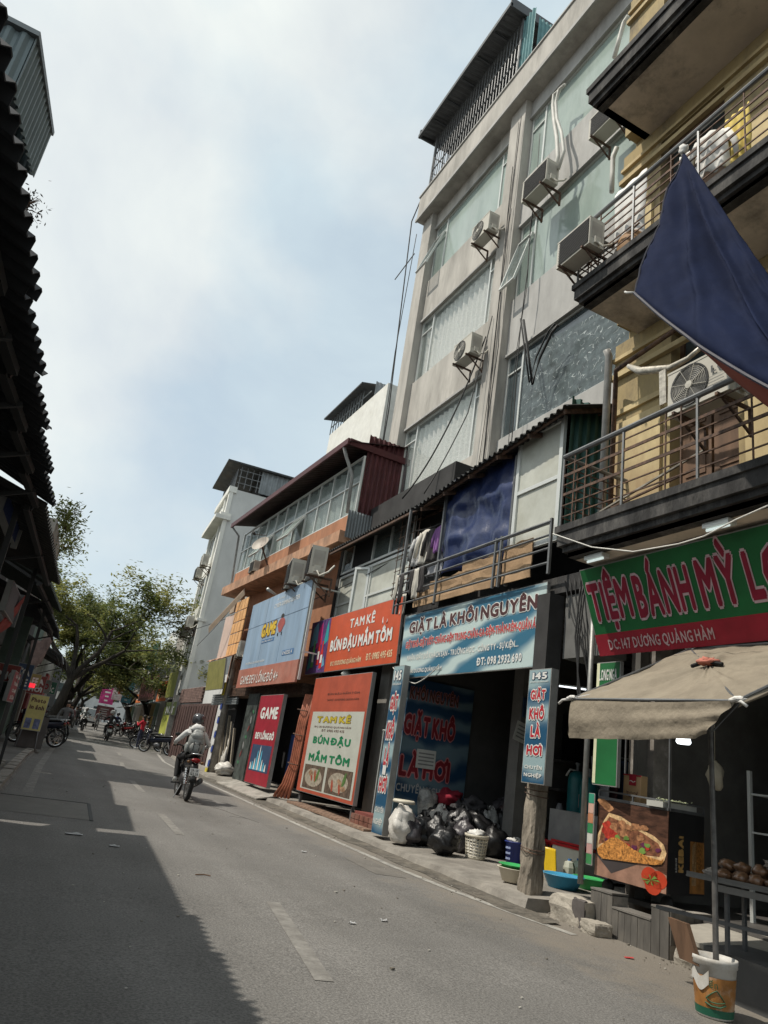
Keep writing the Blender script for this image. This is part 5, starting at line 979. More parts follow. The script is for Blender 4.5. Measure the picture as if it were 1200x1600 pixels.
# ------------------------------------------------------------------ MARKET UMBRELLA
m_canvas = K('grey_canvas', (.24, .205, .155), .9, var=.10, scale=2, dirt=.5, dcol=(.14, .115, .085), dscale=2.8, bump=.8, bscale=12)
um = thing('market_umbrella', 'large tilted grey-brown canvas umbrella on a steel pole planted in a paint bucket', 'umbrella', (5.2, 4.36, .05))
A = onX(893, 1092, 4.62); B = onX(1152, 1095, 4.5); Cc = onX(1079, 1014, 6.15); D = Cc+(B-A)*1.02; hub = onY(1107, 1040, 4.42)
def quadm(P, Q, R_, n_=14, sag=.03):
    def fn(u, v):
        p = P.lerp(Q, u).lerp(R_, v); s_ = sin(pi*u)*(1-v); p = p-Vector((0, 0, sag*s_*(.4+v)))
        p.z += .03*noise.noise(Vector((p.x*3, p.y*3, 1)))+.010*noise.noise(Vector((p.x*11, p.y*11, 5)))+.05*sin(v*pi)*noise.noise(Vector((u*7, 2, 3)))-.02*abs(sin(u*pi*4))*v
        return p
    return fn
mb = MB(); mb.smooth = True
for P, Q in ((A, B), (B, D), (D, Cc), (Cc, A)): mb.grid(quadm(P, Q, hub), 40, 26)
mb.build('canopy', m_canvas, um)
def val(P, Q, h0, h1, nm='valance', end=1):
    mb = MB(); mb.smooth = True; d = (Q-P).normalized(); nn = d.cross(Vector((0, 0, 1)))
    mb.grid(lambda u, v: P.lerp(Q, u)-Vector((0, 0, .05*sin(pi*u)*.4+lerp(h0, h1, u)*v*(1+.04*noise.noise(Vector((u*7, 0, 1))))))+nn*(.02*sin(v*3)+.03*v*noise.noise(Vector((u*5, v*2, 4)))+.012*sin(v*14+u*2)*(u))-d*(.28*v*max(0, u-.8)*5*end), 40, 12)
    return mb.build(nm, m_canvas, um)
val(A, B, .36, .24); val(B, D, .05, .05, end=0); val(Cc, A, .22, .36, end=0); val(D, Cc, .2, .2, end=0)
mb = MB(); mb.tube([A, B], .012, 6); mb.tube([B, D], .012, 6); mb.tube([Cc, A], .012, 6); mb.tube([Cc, D], .012, 6)
lo = Vector((5.2, 4.38, 2.1))
for P in (A, B, Cc, D): mb.tube([P, hub-Vector((0, 0, .03))], .010, 6); mb.tube([P.lerp(hub, .5), lo], .008, 6)
mb.build('rib', m_steel, um)
mb = MB(); mb.tube([(5.2, 4.36, .12), (5.2, 4.37, 1.2), hub-Vector((0, 0, .02))], [.022, .022, .018], 10); mb.build('pole', K('old_pole', (.13, .125, .12), .5, metal=.4, var=.3, scale=8), um)
mb = MB(); mb.smooth = True; mb.blob(hub+Vector((-.02, 0, .03)), (.07, .09, .035), 3, .5, 3); mb.build('tied_cloth', K('faded_red_rag', (.42, .15, .11), .9, var=.2), um)
mb = MB(); mb.tube([hub+Vector((-.02, -.16, .0)), hub+Vector((-.03, 0, .03)), hub+Vector((-.02, .16, 0))], .018, 6); mb.build('tie_strap', m_black, um)
for P in (A, B, Cc): 
    mb = MB(); mb.smooth = True; mb.blob(P+Vector((0, 0, .01)), (.03, .06, .02), 5, .5, 3); mb.tube([P, P+Vector((-.02, .1 if P is A else -.05, -.01)), P+Vector((0, .18 if P is A else -.08, -.04))], .012, 5); mb.build('corner_rag', m_wcloth, um)
# bucket
bk = thing('paint_bucket', 'dirty white paint bucket with an orange label and green base band holding the umbrella pole', 'bucket', (5.2, 4.36, .05))
bo = Vector((5.2, 4.38, .055)); BKS = .70
mb = MB(); mb.smooth = True; mb.lathe([(r_*BKS, z) for r_, z in [(0, 0), (.178, 0), (.185, .01), (.222, .33), (.235, .335), (.235, .36), (.24, .365), (.24, .39), (.225, .39), (.215, .34), (.20, .28), (0, .28)]], bo, 32); mb.build('bucket_body', K('bucket_white', (.52, .51, .48), .5, var=.08, dirt=.7, dcol=(.25, .2, .14), dscale=5), bk)
lab = K('bucket_orange', (.34, .15, .04), .45, var=.25, scale=6, dirt=.75, dcol=(.55, .5, .42), dscale=5)
mb = MB(); mb.smooth = True; mb.lathe([(.1925*BKS, .065), (.2185*BKS, .27)], bo, 32); mb.build('label', lab, bk); mb = MB(); mb.smooth = True; mb.lathe([(.187*BKS+.001, .015), (.194*BKS+.001, .065)], bo, 32); mb.build('green_band', K('bucket_green', (.015, .10, .06), .4), bk)
mb = MB(); mb.smooth = True; mb.grid(lambda u, v: bo+Vector((cos(lerp(2.35, 3.6, u))*.2215*BKS, sin(lerp(2.35, 3.6, u))*.2215*BKS, lerp(.2, .29, v)+.03*sin(u*7))), 16, 2); mb.build('torn_flap', MATS['bucket_white'], bk)
def curvetext(s_, a0, a1, z0, z1, m, rz=lambda z: (.1925+(z-.065)*.127)*BKS+.003):
    vs, fs = textmesh(s_, .03); x0 = min(v.x for v in vs); x1 = max(v.x for v in vs); y0 = min(v.y for v in vs); y1 = max(v.y for v in vs); mb = MB(); P = []
    for v in vs:
        a = lerp(a0, a1, (v.x-x0)/(x1-x0)); z = lerp(z0, z1, (v.y-y0)/(y1-y0)); P.append(bo+Vector((cos(a)*rz(z), sin(a)*rz(z), z)))
    mb.add(P, fs); mb.build('lettering', m, bk, fixn=False)
curvetext('Yến', 3.3, 4.0, .20, .255, K('letter_dkgreen', (.03, .10, .05), .5)); 
mb = MB(); mb.tube([bo+Vector((cos(a)*.212*BKS, sin(a)*.212*BKS, z)) for a, z in [(3.45, .13), (3.75, .17), (3.95, .19), (4.2, .15), (4.35, .12), (4.0, .11), (3.7, .11), (3.45, .13)]], .004, 4); mb.tube([bo+Vector((cos(a)*.208*BKS, sin(a)*.208*BKS, z)) for a, z in [(3.4, .10), (3.7, .085), (4.1, .085), (4.4, .105)]], .006, 4); mb.build('printed_emblem', MATS['letter_dkgreen'], bk)
mb = MB(); mb.smooth = True; mb.lathe([(0, .31), (.1*BKS, .305), (.21*BKS, .28)], bo, 20); mb.build('cement_fill', m_concrete, bk)
mb = MB(); mb.obox((5.08, 4.55, .5), Vector((.02, .0, .0)), Vector((.02, .11, 0)), Vector((-.0, .06, .13))); mb.build('wood_wedge', m_wood, None, label='brown board wedged into the paint bucket beside the pole', category='board')
# ------------------------------------------------------------------ TILED STEP WALL and rubble
sw = thing('tiled_step_wall', 'low stepped wall faced with narrow grey upright tiles before the kebab cart', 'wall', (6.4, 6.4, .08))
XT_ = 6.3
yl_, yr_ = onX(921, 1450, XT_).y, onX(1045, 1500, XT_).y
ym1, ym2 = onX(957, 1419, XT_).y, onX(1018, 1430, XT_).y
zt = [onX(930, 1390, XT_).z, onX(985, 1428, XT_).z, onX(1030, 1419, XT_).z]
secs = [(yl_, ym1, zt[0]), (ym1, ym2, zt[1]), (ym2, yr_, zt[2])]
mb = MB()
for a, b, z in secs: mb.box(XT_+.012, XT_+.22, b, a, .02, z-.012)
mb.box(XT_+.2, 7.0, yr_, yr_+.2, .02, zt[2]-.012); mb.build('core', m_concrete, sw)
m_tile = K('grey_tile', (.115, .108, .098), .55, var=.22, scale=5, dirt=.5, dcol=(.2, .18, .15), dscale=5, streak=4)
tb0 = None
for a, b, z in secs:
    n_ = max(1, round((a-b)/.095)); wd = (a-b)/n_
    for k in range(n_):
        mb = MB(); y = b+k*wd; dz = random.uniform(-.006, .0); mb.box(XT_-.004+random.uniform(-.002, .002), XT_+.01, y+.0025, y+wd-.0025, .03+gz(y)*.2, z+dz); mb.build('tile', m_tile, sw)
    mb = MB(); mb.box(XT_-.012, XT_+.23, b+.002, a-.002, z, z+.018); mb.build('cap', K('cap_tile', (.17, .16, .145), .6, var=.2, dirt=.4), sw)
for k in range(6): mb = MB(); x = XT_+.01+k*.11; mb.box(x+.002, x+.107, yr_-.012, yr_-.001, .2, zt[2]); mb.build('tile', m_tile, sw)
def rock(c, r, label, seed, m=m_concrete, rot=0, nm='rubble', cat='rubble', bx=.55):
    mb = MB(); c = Vector(c); r = Vector(r)
    bm = bmesh.new(); bmesh.ops.create_cube(bm, size=2); bmesh.ops.subdivide_edges(bm, edges=bm.edges, cuts=5, use_grid_fill=True)
    P = []
    for v in bm.verts:
        d = v.co.copy(); s_ = d.normalized()*1.25; d = d.lerp(s_, 1-bx); d *= 1+.12*noise.noise(v.co*1.5+Vector((seed*3.3, 0, 0)))+.05*noise.noise(v.co*4+Vector((seed, 3, 0)))
        x, y = d.x*cos(rot)-d.y*sin(rot), d.x*sin(rot)+d.y*cos(rot); P.append(c+Vector((x*r.x, y*r.y, d.z*r.z)))
    mb.add(P, [[v.index for v in f.verts] for f in bm.faces]); bm.free(); return mb.build(nm, m, None, label=label, category=cat)
m_block = K('pale_block', (.36, .33, .28), .95, var=.2, scale=5, dirt=.6, dcol=(.16, .14, .12), dscale=4, bump=.8, bscale=18)
p = onX(893, 1425, 6.2); rock((6.3, p.y+.02, .18), (.18, .28, .17), 'big pale weathered concrete block at the left end of the tiled wall', 1, m_block, .1, 'concrete_block', 'block', .8)
rock((6.17, 6.98, .2), (.035, .1, .16), 'dark brick leaning against the left end of the tiled wall', 2, K('dark_brick', (.10, .09, .085), .9, var=.2), .1, 'brick', 'brick', .95)
rock((6.14, 6.68, .14), (.11, .13, .07), 'small pale stone slab at the foot of the tiled wall', 3, m_block, -.1, 'stone', 'stone', .75)
rock((6.42, 5.55, .18), (.16, .22, .15), 'cracked rubble lump under the right end of the tiled wall', 4, m_block, .2)
rock((6.3, 5.28, .12), (.12, .12, .08), 'smaller broken lump between the tiled wall and the paint bucket', 5, m_concrete, .5)
mb = MB(); mb.prism([(6.35, 5.75, .36), (6.95, 5.75, .42), (7.0, 4.6, .42), (5.95, 4.75, .30), (6.0, 5.3, .33)], (0, 0, .035)); mb.build('ramp_slab', K('ramp_concrete', (.33, .31, .27), .9, var=.15, dirt=.3), None, label='pale sloping concrete slab behind the paint bucket', category='slab')
mb = MB(); mb.prism([(5.75, 4.95, .04), (7.5, 5.25, .04), (7.5, -1, .0), (5.6, -1, .0)], (0, 0, .36)); mb.build('entrance_step', K('dark_step', (.075, .078, .08), .7, var=.15, dirt=.3, dcol=(.12, .11, .10)), None, label='dark grey entrance step right of the paint bucket', category='step')
mb = MB()
for k in range(3): mb.bar((6.45, 6.6-.15*k, .2), (6.9, 6.6-.15*k, .2), .1, .04)
mb.build('brick_stack', K('brown_brick', (.11, .06, .04), .9, var=.3), None, label='brown bricks in the dark gap under the kebab cart', category='bricks')
# ------------------------------------------------------------------ KEBAB CART
L0 = Vector((6.40, 7.02, .63)); R0 = Vector((6.58, 6.13, .61)); dv = (R0-L0).normalized(); hh_ = .82
kc = thing('kebab_cart', 'black kebab cart with a large printed picture of a filled pita on its front', 'cart', (6.8, 6.5, .45))
fk = Fr(L0, dv, (0, 0, 1)); wk = (R0-L0).length
mb = MB(); mb.obox(fk.p(wk/2, hh_/2, -.36), fk.r*wk/2, fk.u*hh_/2, fk.n*.355); mb.build('cabinet', K('cart_black', (.02, .02, .021), .45), kc)
mb = MB(); mb.obox(fk.p(wk/2, hh_/2, .004), fk.r*wk/2, fk.u*hh_/2, fk.n*.006); mb.build('front_panel', K('print_darkbrown', (.075, .035, .022), .45, var=.5, scale=7, streak=.3), kc)
def fp(pts, m, l, nm='printed_shape'): mb = MB(); mb.poly([fk.p(wk*u, hh_*v, .01+l) for u, v in pts]); return mb.build(nm, m, kc)
def circ(cu, cv, ru, rv, m, l, n=14, j=.12, nm='printed_shape'):
    fp([(cu+ru*cos(a)*(1+random.uniform(-j, j)), cv+rv*sin(a)*(1+random.uniform(-j, j))) for a in [2*pi*k/n for k in range(n)]], m, l, nm)
fp([(0, .0), (1, .0), (1, .22), (.72, .30), (0, .27)], K('pr_board', (.30, .17, .12), .5, var=.25, scale=5), .001)
fp([(0, .27), (.25, .07), (.62, .27), (.5, .36), (.05, .4)], K('pr_grey', (.06, .05, .05), .5), .002)
m_toast = K('pr_toast', (.46, .20, .05), .5, var=.55, scale=38); m_crust = K('pr_crust', (.62, .42, .22), .5, var=.3, scale=25)
ou = [(.01, .36), (.02, .52), (.10, .72), (.17, .84), (.35, .82), (.60, .72), (.82, .66), (.95, .58), (.99, .48), (.96, .37), (.85, .31), (.6, .28), (.3, .25), (.1, .22)]
fp(ou, m_crust, .003)
fp([(.04, .40), (.08, .62), (.18, .79), (.4, .75), (.68, .66), (.88, .58), (.93, .5), (.9, .42), (.7, .40), (.5, .45), (.3, .52), (.15, .45)], K('pr_fill', (.20, .08, .04), .5, var=.5, scale=20), .004)
random.seed(5)
for k in range(16): circ(random.uniform(.25, .7), random.uniform(.58, .74)-.0, .06, .035, K('pr_meat', (.36, .17, .08), .5, var=.4, scale=20), .005+.0003*k, 7, .35)
for k in range(12): circ(random.uniform(.08, .28), random.uniform(.48, .70), .05, .05, K('pr_tomato', (.38, .035, .02), .5, var=.4, scale=20), .006+.0003*k, 7, .3)
for k in range(14): circ(random.uniform(.15, .88), random.uniform(.42, .56), .045, .03, random.choice([K('pr_leaf', (.14, .24, .05), .5, var=.4), K('pr_cabbage', (.10, .02, .06), .5, var=.4), MATS['pr_tomato'], MATS['pr_leaf']]), .007+.0003*k, 8, .35)
fp([(.03, .34), (.12, .43), (.22, .52), (.32, .54), (.42, .50), (.55, .44), (.75, .39), (.93, .38), (.97, .42), (.94, .34), (.84, .31), (.6, .28), (.3, .25), (.12, .23), (.05, .27)], m_toast, .0125)
for cu, cv in ((.78, .16), (.90, .14), (.83, .06)): circ(cu, cv, .11, .11, K('pr_tomato2', (.45, .05, .02), .4, var=.15), .004, 16, .03)
for k in range(8): a = k*.8; fp([(.80, .12), (.80+.12*cos(a), .12+.05*sin(a)), (.80+.10*cos(a+.3), .12+.07*sin(a+.3))], MATS['pr_leaf'], .006+.0002*k)
for k in range(5): circ(.05+.03*k, .98-.02*k, .06, .05, K('pr_orange', (.5, .25, .12), .5), .003, 8, .2)
# left return strip with colours
lf = Fr(L0-dv*.0+fk.n*0+Vector((.0, .0, 0)), (-.25, -.97, 0), (0, 0, 1)); 
sp = thing('side_poster', 'narrow strip poster in green, white and orange left of the kebab picture', 'poster', (6.3, 7.1, .7)); q = Fr((6.33, 7.10, .72), (0, -1, 0), (0, 0, 1)); mb = MB(); q.board(mb, .1, .78, .01); mb.build('board', m_alu, sp)
for i, (c_, n_) in enumerate([((.05, .22, .08), 'g'), ((.5, .3, .28), 'p'), ((.55, .55, .5), 'w'), ((.04, .22, .09), 'g2'), ((.5, .22, .12), 'o'), ((.55, .35, .28), 'o2'), ((.04, .25, .16), 't')]): mb = MB(); q.rect(mb, .005, .01+i*.11, .095, .115+i*.11, .003); mb.build('colour_patch', K('strip_'+n_, c_, .5), sp)
# kebab side
fs_ = Fr(R0, Vector((-dv.y, dv.x, 0)) if False else -fk.n, (0, 0, 1)); ws = .72
mb = MB(); mb.obox(fs_.p(ws/2, hh_/2, .004), fs_.r*ws/2, fs_.u*hh_/2, fs_.n*.005); mb.build('side_panel', K('cart_side', (.018, .018, .02), .45), kc)
# vertical lettering KEBAB reading upwards
fv = Fr(fs_.p(.30, .22, 0), fs_.u, -fs_.r); text(fv, 'KEBAB', 0, 0, .42, .105, K('letter_tan', (.50, .30, .10), .5), kc, .06, .012); text(fv, 'BÁNH MÌ', 0, .13, .14, .04, K('letter_pale', (.5, .5, .48), .5), kc, .03, .012)
for (u0_, v0_, w_, h_, mm) in [(.42, .02, .3, .78, K('side_orange', (.34, .15, .04), .5, var=.4, scale=6)), (.46, .1, .09, .45, m_crust), (.56, .2, .12, .5, m_toast)]:
    mb = MB(); mb.poly([fs_.p(u0_, v0_, .012), fs_.p(u0_+w_, v0_, .012), fs_.p(u0_+w_, v0_+h_, .012), fs_.p(u0_+.02, v0_+h_*.9, .012)]); mb.build('printed_shape', mm, kc)
# counter rail, uprights, goods on the cart
mb = MB(); t0_ = fk.p(0, hh_+.02, 0); t1 = fk.p(wk, hh_+.02, 0); t2 = t1-fk.n*.7; mb.bar(t0_, t1, .03, .03); mb.bar(t1, t2, .03, .03); mb.bar(t0_+Vector((0, 0, .08)), t1+Vector((0, 0, .08)), .018); mb.bar(t1+Vector((0, 0, .08)), t2+Vector((0, 0, .08)), .018)
for q in (t0_, t1, t2, fk.p(wk*.5, hh_+.02, 0)): mb.bar(q, q+Vector((0, 0, .08)), .015)
mb.bar(t1, t1+Vector((0, 0, .9)), .018); mb.bar(t0_-fk.n*.5, t0_-fk.n*.5+Vector((0, 0, .9)), .018); mb.build('rail_frame', m_steel, kc)
for s_ in (.08, wk-.08): mb = MB(); mb.smooth = True; mb.lathe([(.0, -.02), (.07, -.02), (.07, .02), (0, .02)], fk.p(s_, -.1, -.15), 12, (fk.r, fk.u, fk.n)); mb.build('caster_wheel', m_cable, kc)
pbg = thing('paper_bag', 'kraft paper takeaway bag with a red label standing on the kebab cart', 'bag', fk.p(.32, hh_, -.2)); q = Fr(fk.p(.24, hh_+.03, -.12), fk.r+fk.n*.1, (0, 0, 1)); mb = MB(); mb.obox(q.p(.12, .15, -.06), q.r*.125, q.u*.15, q.n*.055); mb.build('bag_body', K('kraft', (.42, .28, .15), .85, var=.06), pbg)
mb = MB(); q.rect(mb, .08, .18, .18, .305, .004); q.rect(mb, -.01, .285, .25, .3, .003); mb.build('red_label', m_redsh, pbg); text(q, 'Yummy', .09, .235, .08, .03, m_w, pbg, .03, .008) if False else None
mb = MB(); mb.tube([q.p(.13+.075*cos(a), .12+.07*sin(a), .006) for a in [pi+k*pi/12 for k in range(13)]], .004, 4); mb.tube([q.p(.06+.012*k, .1+.008*sin(k*1.6), .006) for k in range(12)], .003, 4); mb.build('printed_emblem', m_brown, pbg)
mb = MB(); mb.tube([q.p(.09+.01*k, .225+.008*sin(k*.9), .007) for k in range(9)], .004, 4); mb.build('label_wave', m_w, pbg)
tr_ = thing('salad_tray', 'white tray of pale green shredded salad at the right end of the cart top', 'tray', fs_.p(.2, hh_, -.1)); c_ = fs_.p(.28, hh_+.06, -.12); mb = MB(); mb.obox(c_, fs_.r*.34, fs_.n*.1, Vector((0, 0, .03))); mb.build('tray', K('tray_white', (.5, .5, .46), .4), tr_)
mb = MB()
for k in range(160): o_ = c_+fs_.r*random.uniform(-.3, .3)+fs_.n*random.uniform(-.09, .09)+Vector((0, 0, .03+random.uniform(0, .035))); d_ = Vector((random.uniform(-1, 1), random.uniform(-1, 1), random.uniform(-.4, .4)))*.03; mb.bar(o_, o_+d_, .012, .004)
mb.build('shredded_salad', K('salad', (.42, .46, .30), .7, var=.3, scale=20), tr_, kind='stuff')
# ------------------------------------------------------------------ bread tray on a stand
T0 = onZ(1073, 1367, .93); bt = thing('bread_tray_stand', 'stainless tray stand heaped with bagged brown buns at the right edge', 'stand', (6.2, 4.6, .4))
tx = Vector((.35, -.94, 0)).normalized(); ty = Vector((.94, .35, 0)).normalized()
mb = MB(); mb.obox(T0+tx*.75+ty*.25, tx*.75, ty*.27, Vector((0, 0, .008))); mb.bar(T0+Vector((0, 0, .02)), T0+tx*1.5+Vector((0, 0, .02)), .012, .03); mb.bar(T0+Vector((0, 0, -.05))+tx*.25, T0+tx*1.5+Vector((0, 0, -.05)), .03, .05); mb.build('tray', K('stainless', (.42, .42, .41), .3, metal=.8), bt)
for d_ in (.32, 1.2):
    for e_ in (.04, .46): mb = MB(); q = T0+tx*d_+ty*e_; mb.bar(q+Vector((0, 0, -.02)), Vector((q.x, q.y, .4)), .03); mb.build('leg', m_steel, bt)
mb = MB(); q = T0+tx*.32+ty*.04; mb.bar(Vector((q.x, q.y, .62))-tx*.6, Vector((q.x, q.y, .62))+tx*.9, .03); mb.build('lower_rail', m_steel, bt)
m_bun = K('bun_crust', (.20, .105, .055), .4, var=.35, scale=16, dirt=.3, dcol=(.36, .25, .17), dscale=9, coat=.6)
random.seed(3)
for i in range(9):
    for j in range(3):
        mb = MB(); mb.smooth = True; l_ = 0 if j < 2 else 1; c_ = T0+tx*(.28+i*.135+random.uniform(-.02, .02))+ty*(.1+.17*j if j < 2 else .2)+Vector((0, 0, .055+.075*l_)); mb.blob(c_, (.075, .07, .048), i*3+j, .25, 1.6, 12, 8); mb.build('bread_bun', m_bun, None, label='glossy brown bun heaped with others on the stainless tray', category='bun', group='buns on the tray')
mb = MB(); mb.smooth = True; mb.blob(T0+tx*.2+ty*.1+Vector((0, 0, .05)), (.05, .12, .04), 9, .3, 2.5); mb.blob(T0+tx*.65+ty*.16+Vector((0, 0, .2)), (.05, .07, .04), 12, .5, 3); mb.build('plastic_wrap', K('crumpled_plastic', (.5, .45, .4), .25, alpha=.6, var=.2, bump=.8, bscale=20), None, label='crumpled clear wrap at the left end of the bun tray', category='wrap')
# ------------------------------------------------------------------ LAUNDRY GOODS ON THE PAVEMENT
m_bagk = K('black_bag', (.013, .013, .014), .36, var=.2, spec=.4, bump=.7, bscale=12); m_bagc = K('clear_bag', (.30, .30, .285), .28, var=.5, scale=7, spec=.6, bump=1.0, bscale=12, dirt=.75, dcol=(.06, .06, .06), dscale=5); m_bagg = K('grey_bag', (.055, .05, .055), .38, var=.4, scale=6, bump=1.0, bscale=9, spec=.6)
m_bagw = K('white_bag', (.60, .58, .54), .4, var=.2, scale=6, bump=.8, bscale=9, dirt=.3, dcol=(.25, .2, .15), dscale=4)
def along(p, dx):
    p = Vector(p); return p+Vector((dx, dx*p.y/p.x, 0))
def bag(px, py, w, h, m, label, seed, hz=.15, dx=0, knot=True):
    p = along(onG(px, py, hz), dx); s_ = w/2; t = thing('laundry_bag', label, 'bag', p); c = p+Vector((s_*.2, 0, h*.44))
    mb = MB(); mb.smooth = True; mb.blob(c, (s_, s_*1.05, h*.5), seed, .20, 1.9, 24, 18, flat=p.z+.003); mb.build('bag_body', m, t)
    if knot:
        mb = MB(); n0 = c+Vector((0, 0, h*.42)); mb.tube([n0-Vector((0, 0, .05)), n0+Vector((0, 0, .03)), n0+Vector((.02, .03, .10))], [.06, .022, .035], 8)
        for k in range(3): a = seed+k*2.1; mb.add([n0, n0+Vector((.09*cos(a), .09*sin(a), .06)), n0+Vector((.06*cos(a+.6), .06*sin(a+.6), .12))], [(0, 1, 2)])
        mb.build('bag_knot', m, t)
    return t
def tub(px, py, r0, r1, h, m, label, nm='basin', hz=.15, rim=.02, cat='basin', pos=None, inner=None):
    p = pos or onG(px, py, hz); t = thing(nm, label, cat, p); p = Vector(p)
    mb = MB(); mb.smooth = True; mb.lathe([(0, 0), (r0, 0), (r1, h*.94), (r1+rim, h*.96), (r1+rim, h), (r1-.01, h), (r0-.01, .02), (0, .02)], p, 28); mb.build('shell', m, t)
    if inner: mb = MB(); mb.smooth = True; mb.lathe([(0, h*.8), (r1*.9, h*.8)], p, 24); mb.build('inside', inner, t)
    return t
def basket(p, r0, r1, h, m, label, ribs=22, rings=6, content=None):
    p = Vector(p); t = thing('laundry_basket', label, 'basket', p)
    mb = MB(); mb.smooth = True; mb.lathe([(0, 0), (r0, 0), (r0+.005, .04), (r0-.012, .04), (0, .01)], p, 24); mb.lathe([(r1-.01, h-.05), (r1+.012, h-.045), (r1+.018, h), (r1-.012, h)], p, 24); mb.build('rim', m, t)
    mb = MB()
    for k in range(ribs): a = 2*pi*k/ribs; mb.bar(p+Vector((r0*cos(a), r0*sin(a), .03)), p+Vector((r1*cos(a), r1*sin(a), h-.03)), .014, .006, up=Vector((cos(a), sin(a), 0)))
    for j in range(1, rings): z = h*j/rings; r_ = lerp(r0, r1, j/rings); mb.lathe([(r_, z-.009), (r_+.006, z), (r_, z+.009), (r_-.004, z), (r_, z-.009)], p, 24)
    mb.build('lattice', m, t); mb = MB(); mb.smooth = True; mb.lathe([(r0-.03, .02), (r1-.03, h-.08), (0, h-.07)], p, 18); mb.build('lining', content or m_dark, t)
    return t
m_bluep = K('blue_plastic', (.03, .05, .24), .35, var=.08); m_whp = K('cream_plastic', (.58, .54, .44), .4, var=.06, dirt=.2)
m_redp = K('red_plastic', (.42, .02, .025), .35, var=.08); m_grnp = K('green_plastic', (.06, .42, .13), .35, var=.06); m_cyp = K('sky_plastic', (.06, .30, .50), .35, var=.06)
bag(619, 1316, .44, .62, m_bagw, 'cream bag with a white ring on top, leftmost against the blue totem', 1, knot=False)
p = onG(619, 1316, .15)+Vector((.05, 0, .62)); mb = MB(); mb.smooth = True; mb.lathe([(.15, 0), (.19, 0), (.195, .03), (.175, .055), (.15, .04), (.14, .02), (.15, 0)], p, 24); mb.build('plastic_ring', m_whp, None, label='white round plastic ring lying on the leftmost bag', category='ring')
for px, py, w, h, m_, lab, sd, dx in [(633, 1318, .44, .44, m_bagg, 'dark silvery plastic bag in front of the leftmost cream bag', 2, 0), (655, 1320, .44, .50, m_bagk, 'upright black bag second from the left in the pile', 3, .0),
    (642, 1312, .5, .72, m_bagk, 'black bag at the back of the pile, behind the silvery one', 13, .3), (662, 1316, .55, .80, m_bagk, 'large black bag behind the upright second one', 14, .3), (655, 1318, .46, .98, m_bagc, 'clear bag of white fluff rising behind the black bags', 4, .45),
    (680, 1322, .40, .66, m_bagw, 'white bag of clothes between the black bags and the navy basket', 5, .25), (688, 1334, .48, .44, m_bagk, 'shiny black bag lying at the very front of the pile', 6, 0), (700, 1330, .44, .5, m_bagk, 'black bag behind the front clear bag', 16, .15),
    (676, 1326, .40, .54, m_bagk, 'small black bag left of the front clear bag', 26, .08), (717, 1334, .44, .52, m_bagg, 'dark violet-grey bag between the front clear bag and the cream basket', 7, .1), (766, 1340, .46, .50, m_bagk, 'shiny black bag just right of the cream basket', 8, .05),
    (784, 1340, .42, .46, m_bagg, 'grey and silver bag behind the small blue bucket', 9, .12), (770, 1336, .5, .76, m_bagk, 'black bag behind the shiny one right of the cream basket', 18, .3), (757, 1336, .36, .78, m_bagc, 'clear bag with yellow cloth above the shiny black bag', 10, .3), (776, 1336, .56, .98, m_bagg, 'brownish grey bag at the back right of the pile', 11, .55),
    (738, 1338, .6, .70, m_bagk, 'black bag hidden behind the cream basket', 28, .4), (712, 1336, .6, .72, m_bagk, 'black bag under the edge of the grey quilt', 29, .45)]: bag(px, py, w, h, m_, lab, sd, dx=dx)
P_ = onG(742, 1342, .15); basket((P_.x, P_.y, P_.z), .155, .185, .36, m_whp, 'cream lattice basket of white laundry in front of the bags', 20, 8, m_wcloth)
mb = MB(); mb.smooth = True; mb.blob(P_+Vector((0, 0, .36)), (.15, .15, .07), 31, .5, 3); mb.build('laundry_heap', m_wcloth, None, label='white laundry heaped in the cream basket', category='laundry')
P_ = along(onG(728, 1325, .15), .1)+Vector((0, 0, .22)); basket(P_, .2, .29, .36, m_bluep, 'navy blue lattice basket loaded with a grey quilt', 26, 8)
t = thing('grey_quilt', 'crumpled dark grey quilt bulging over the navy basket', 'quilt', P_)
m_qu = K('grey_quilt', (.06, .057, .06), .9, var=.15, scale=4, bump=.6, bscale=8)
for (o_, r_, sd) in [((-.12, .22, .42), (.2, .26, .13), 1), ((.0, -.1, .5), (.22, .2, .15), 2), ((.0, .0, .40), (.3, .3, .12), 3), ((-.1, .42, .30), (.14, .16, .18), 4)]: mb = MB(); mb.smooth = True; mb.blob(P_+Vector(o_), r_, sd, .45, 2.2, 20, 14); mb.build('fold', m_qu, t)
mb = MB(); mb.smooth = True; mb.blob(along(onG(690, 1318, .15), .2)+Vector((0, 0, .78)), (.25, .34, .15), 8, .4, 2); mb.build('red_blanket', K('red_blanket', (.30, .02, .04), .9, var=.2), None, label='dark red blanket heaped left of the grey quilt', category='blanket')
P_ = along(onG(803, 1338, .15), .25); basket(P_, .2, .25, .42, K('grey_plastic', (.12, .115, .11), .5), 'grey basket under the fuzzy maroon heap', 20, 5)
mb = MB(); mb.smooth = True; mb.blob(P_+Vector((0, 0, .66)), (.32, .36, .34), 14, .35, 2.4, 26, 18); mb.blob(P_+Vector((-.15, 0, .6)), (.2, .3, .2), 15, .5, 4, 20, 14); mb.build('fuzzy_blanket', K('maroon_fuzz', (.085, .055, .055), .95, var=.5, scale=9, bump=1, bscale=30), None, label='big fuzzy maroon-grey blanket heap beside the concrete pole', category='blanket')
P_ = onG(802, 1348, .15); t = tub(0, 0, .125, .15, .32, m_bluep, 'small blue bucket with pale marks left of the concrete pole', 'bucket', cat='bucket', pos=P_)
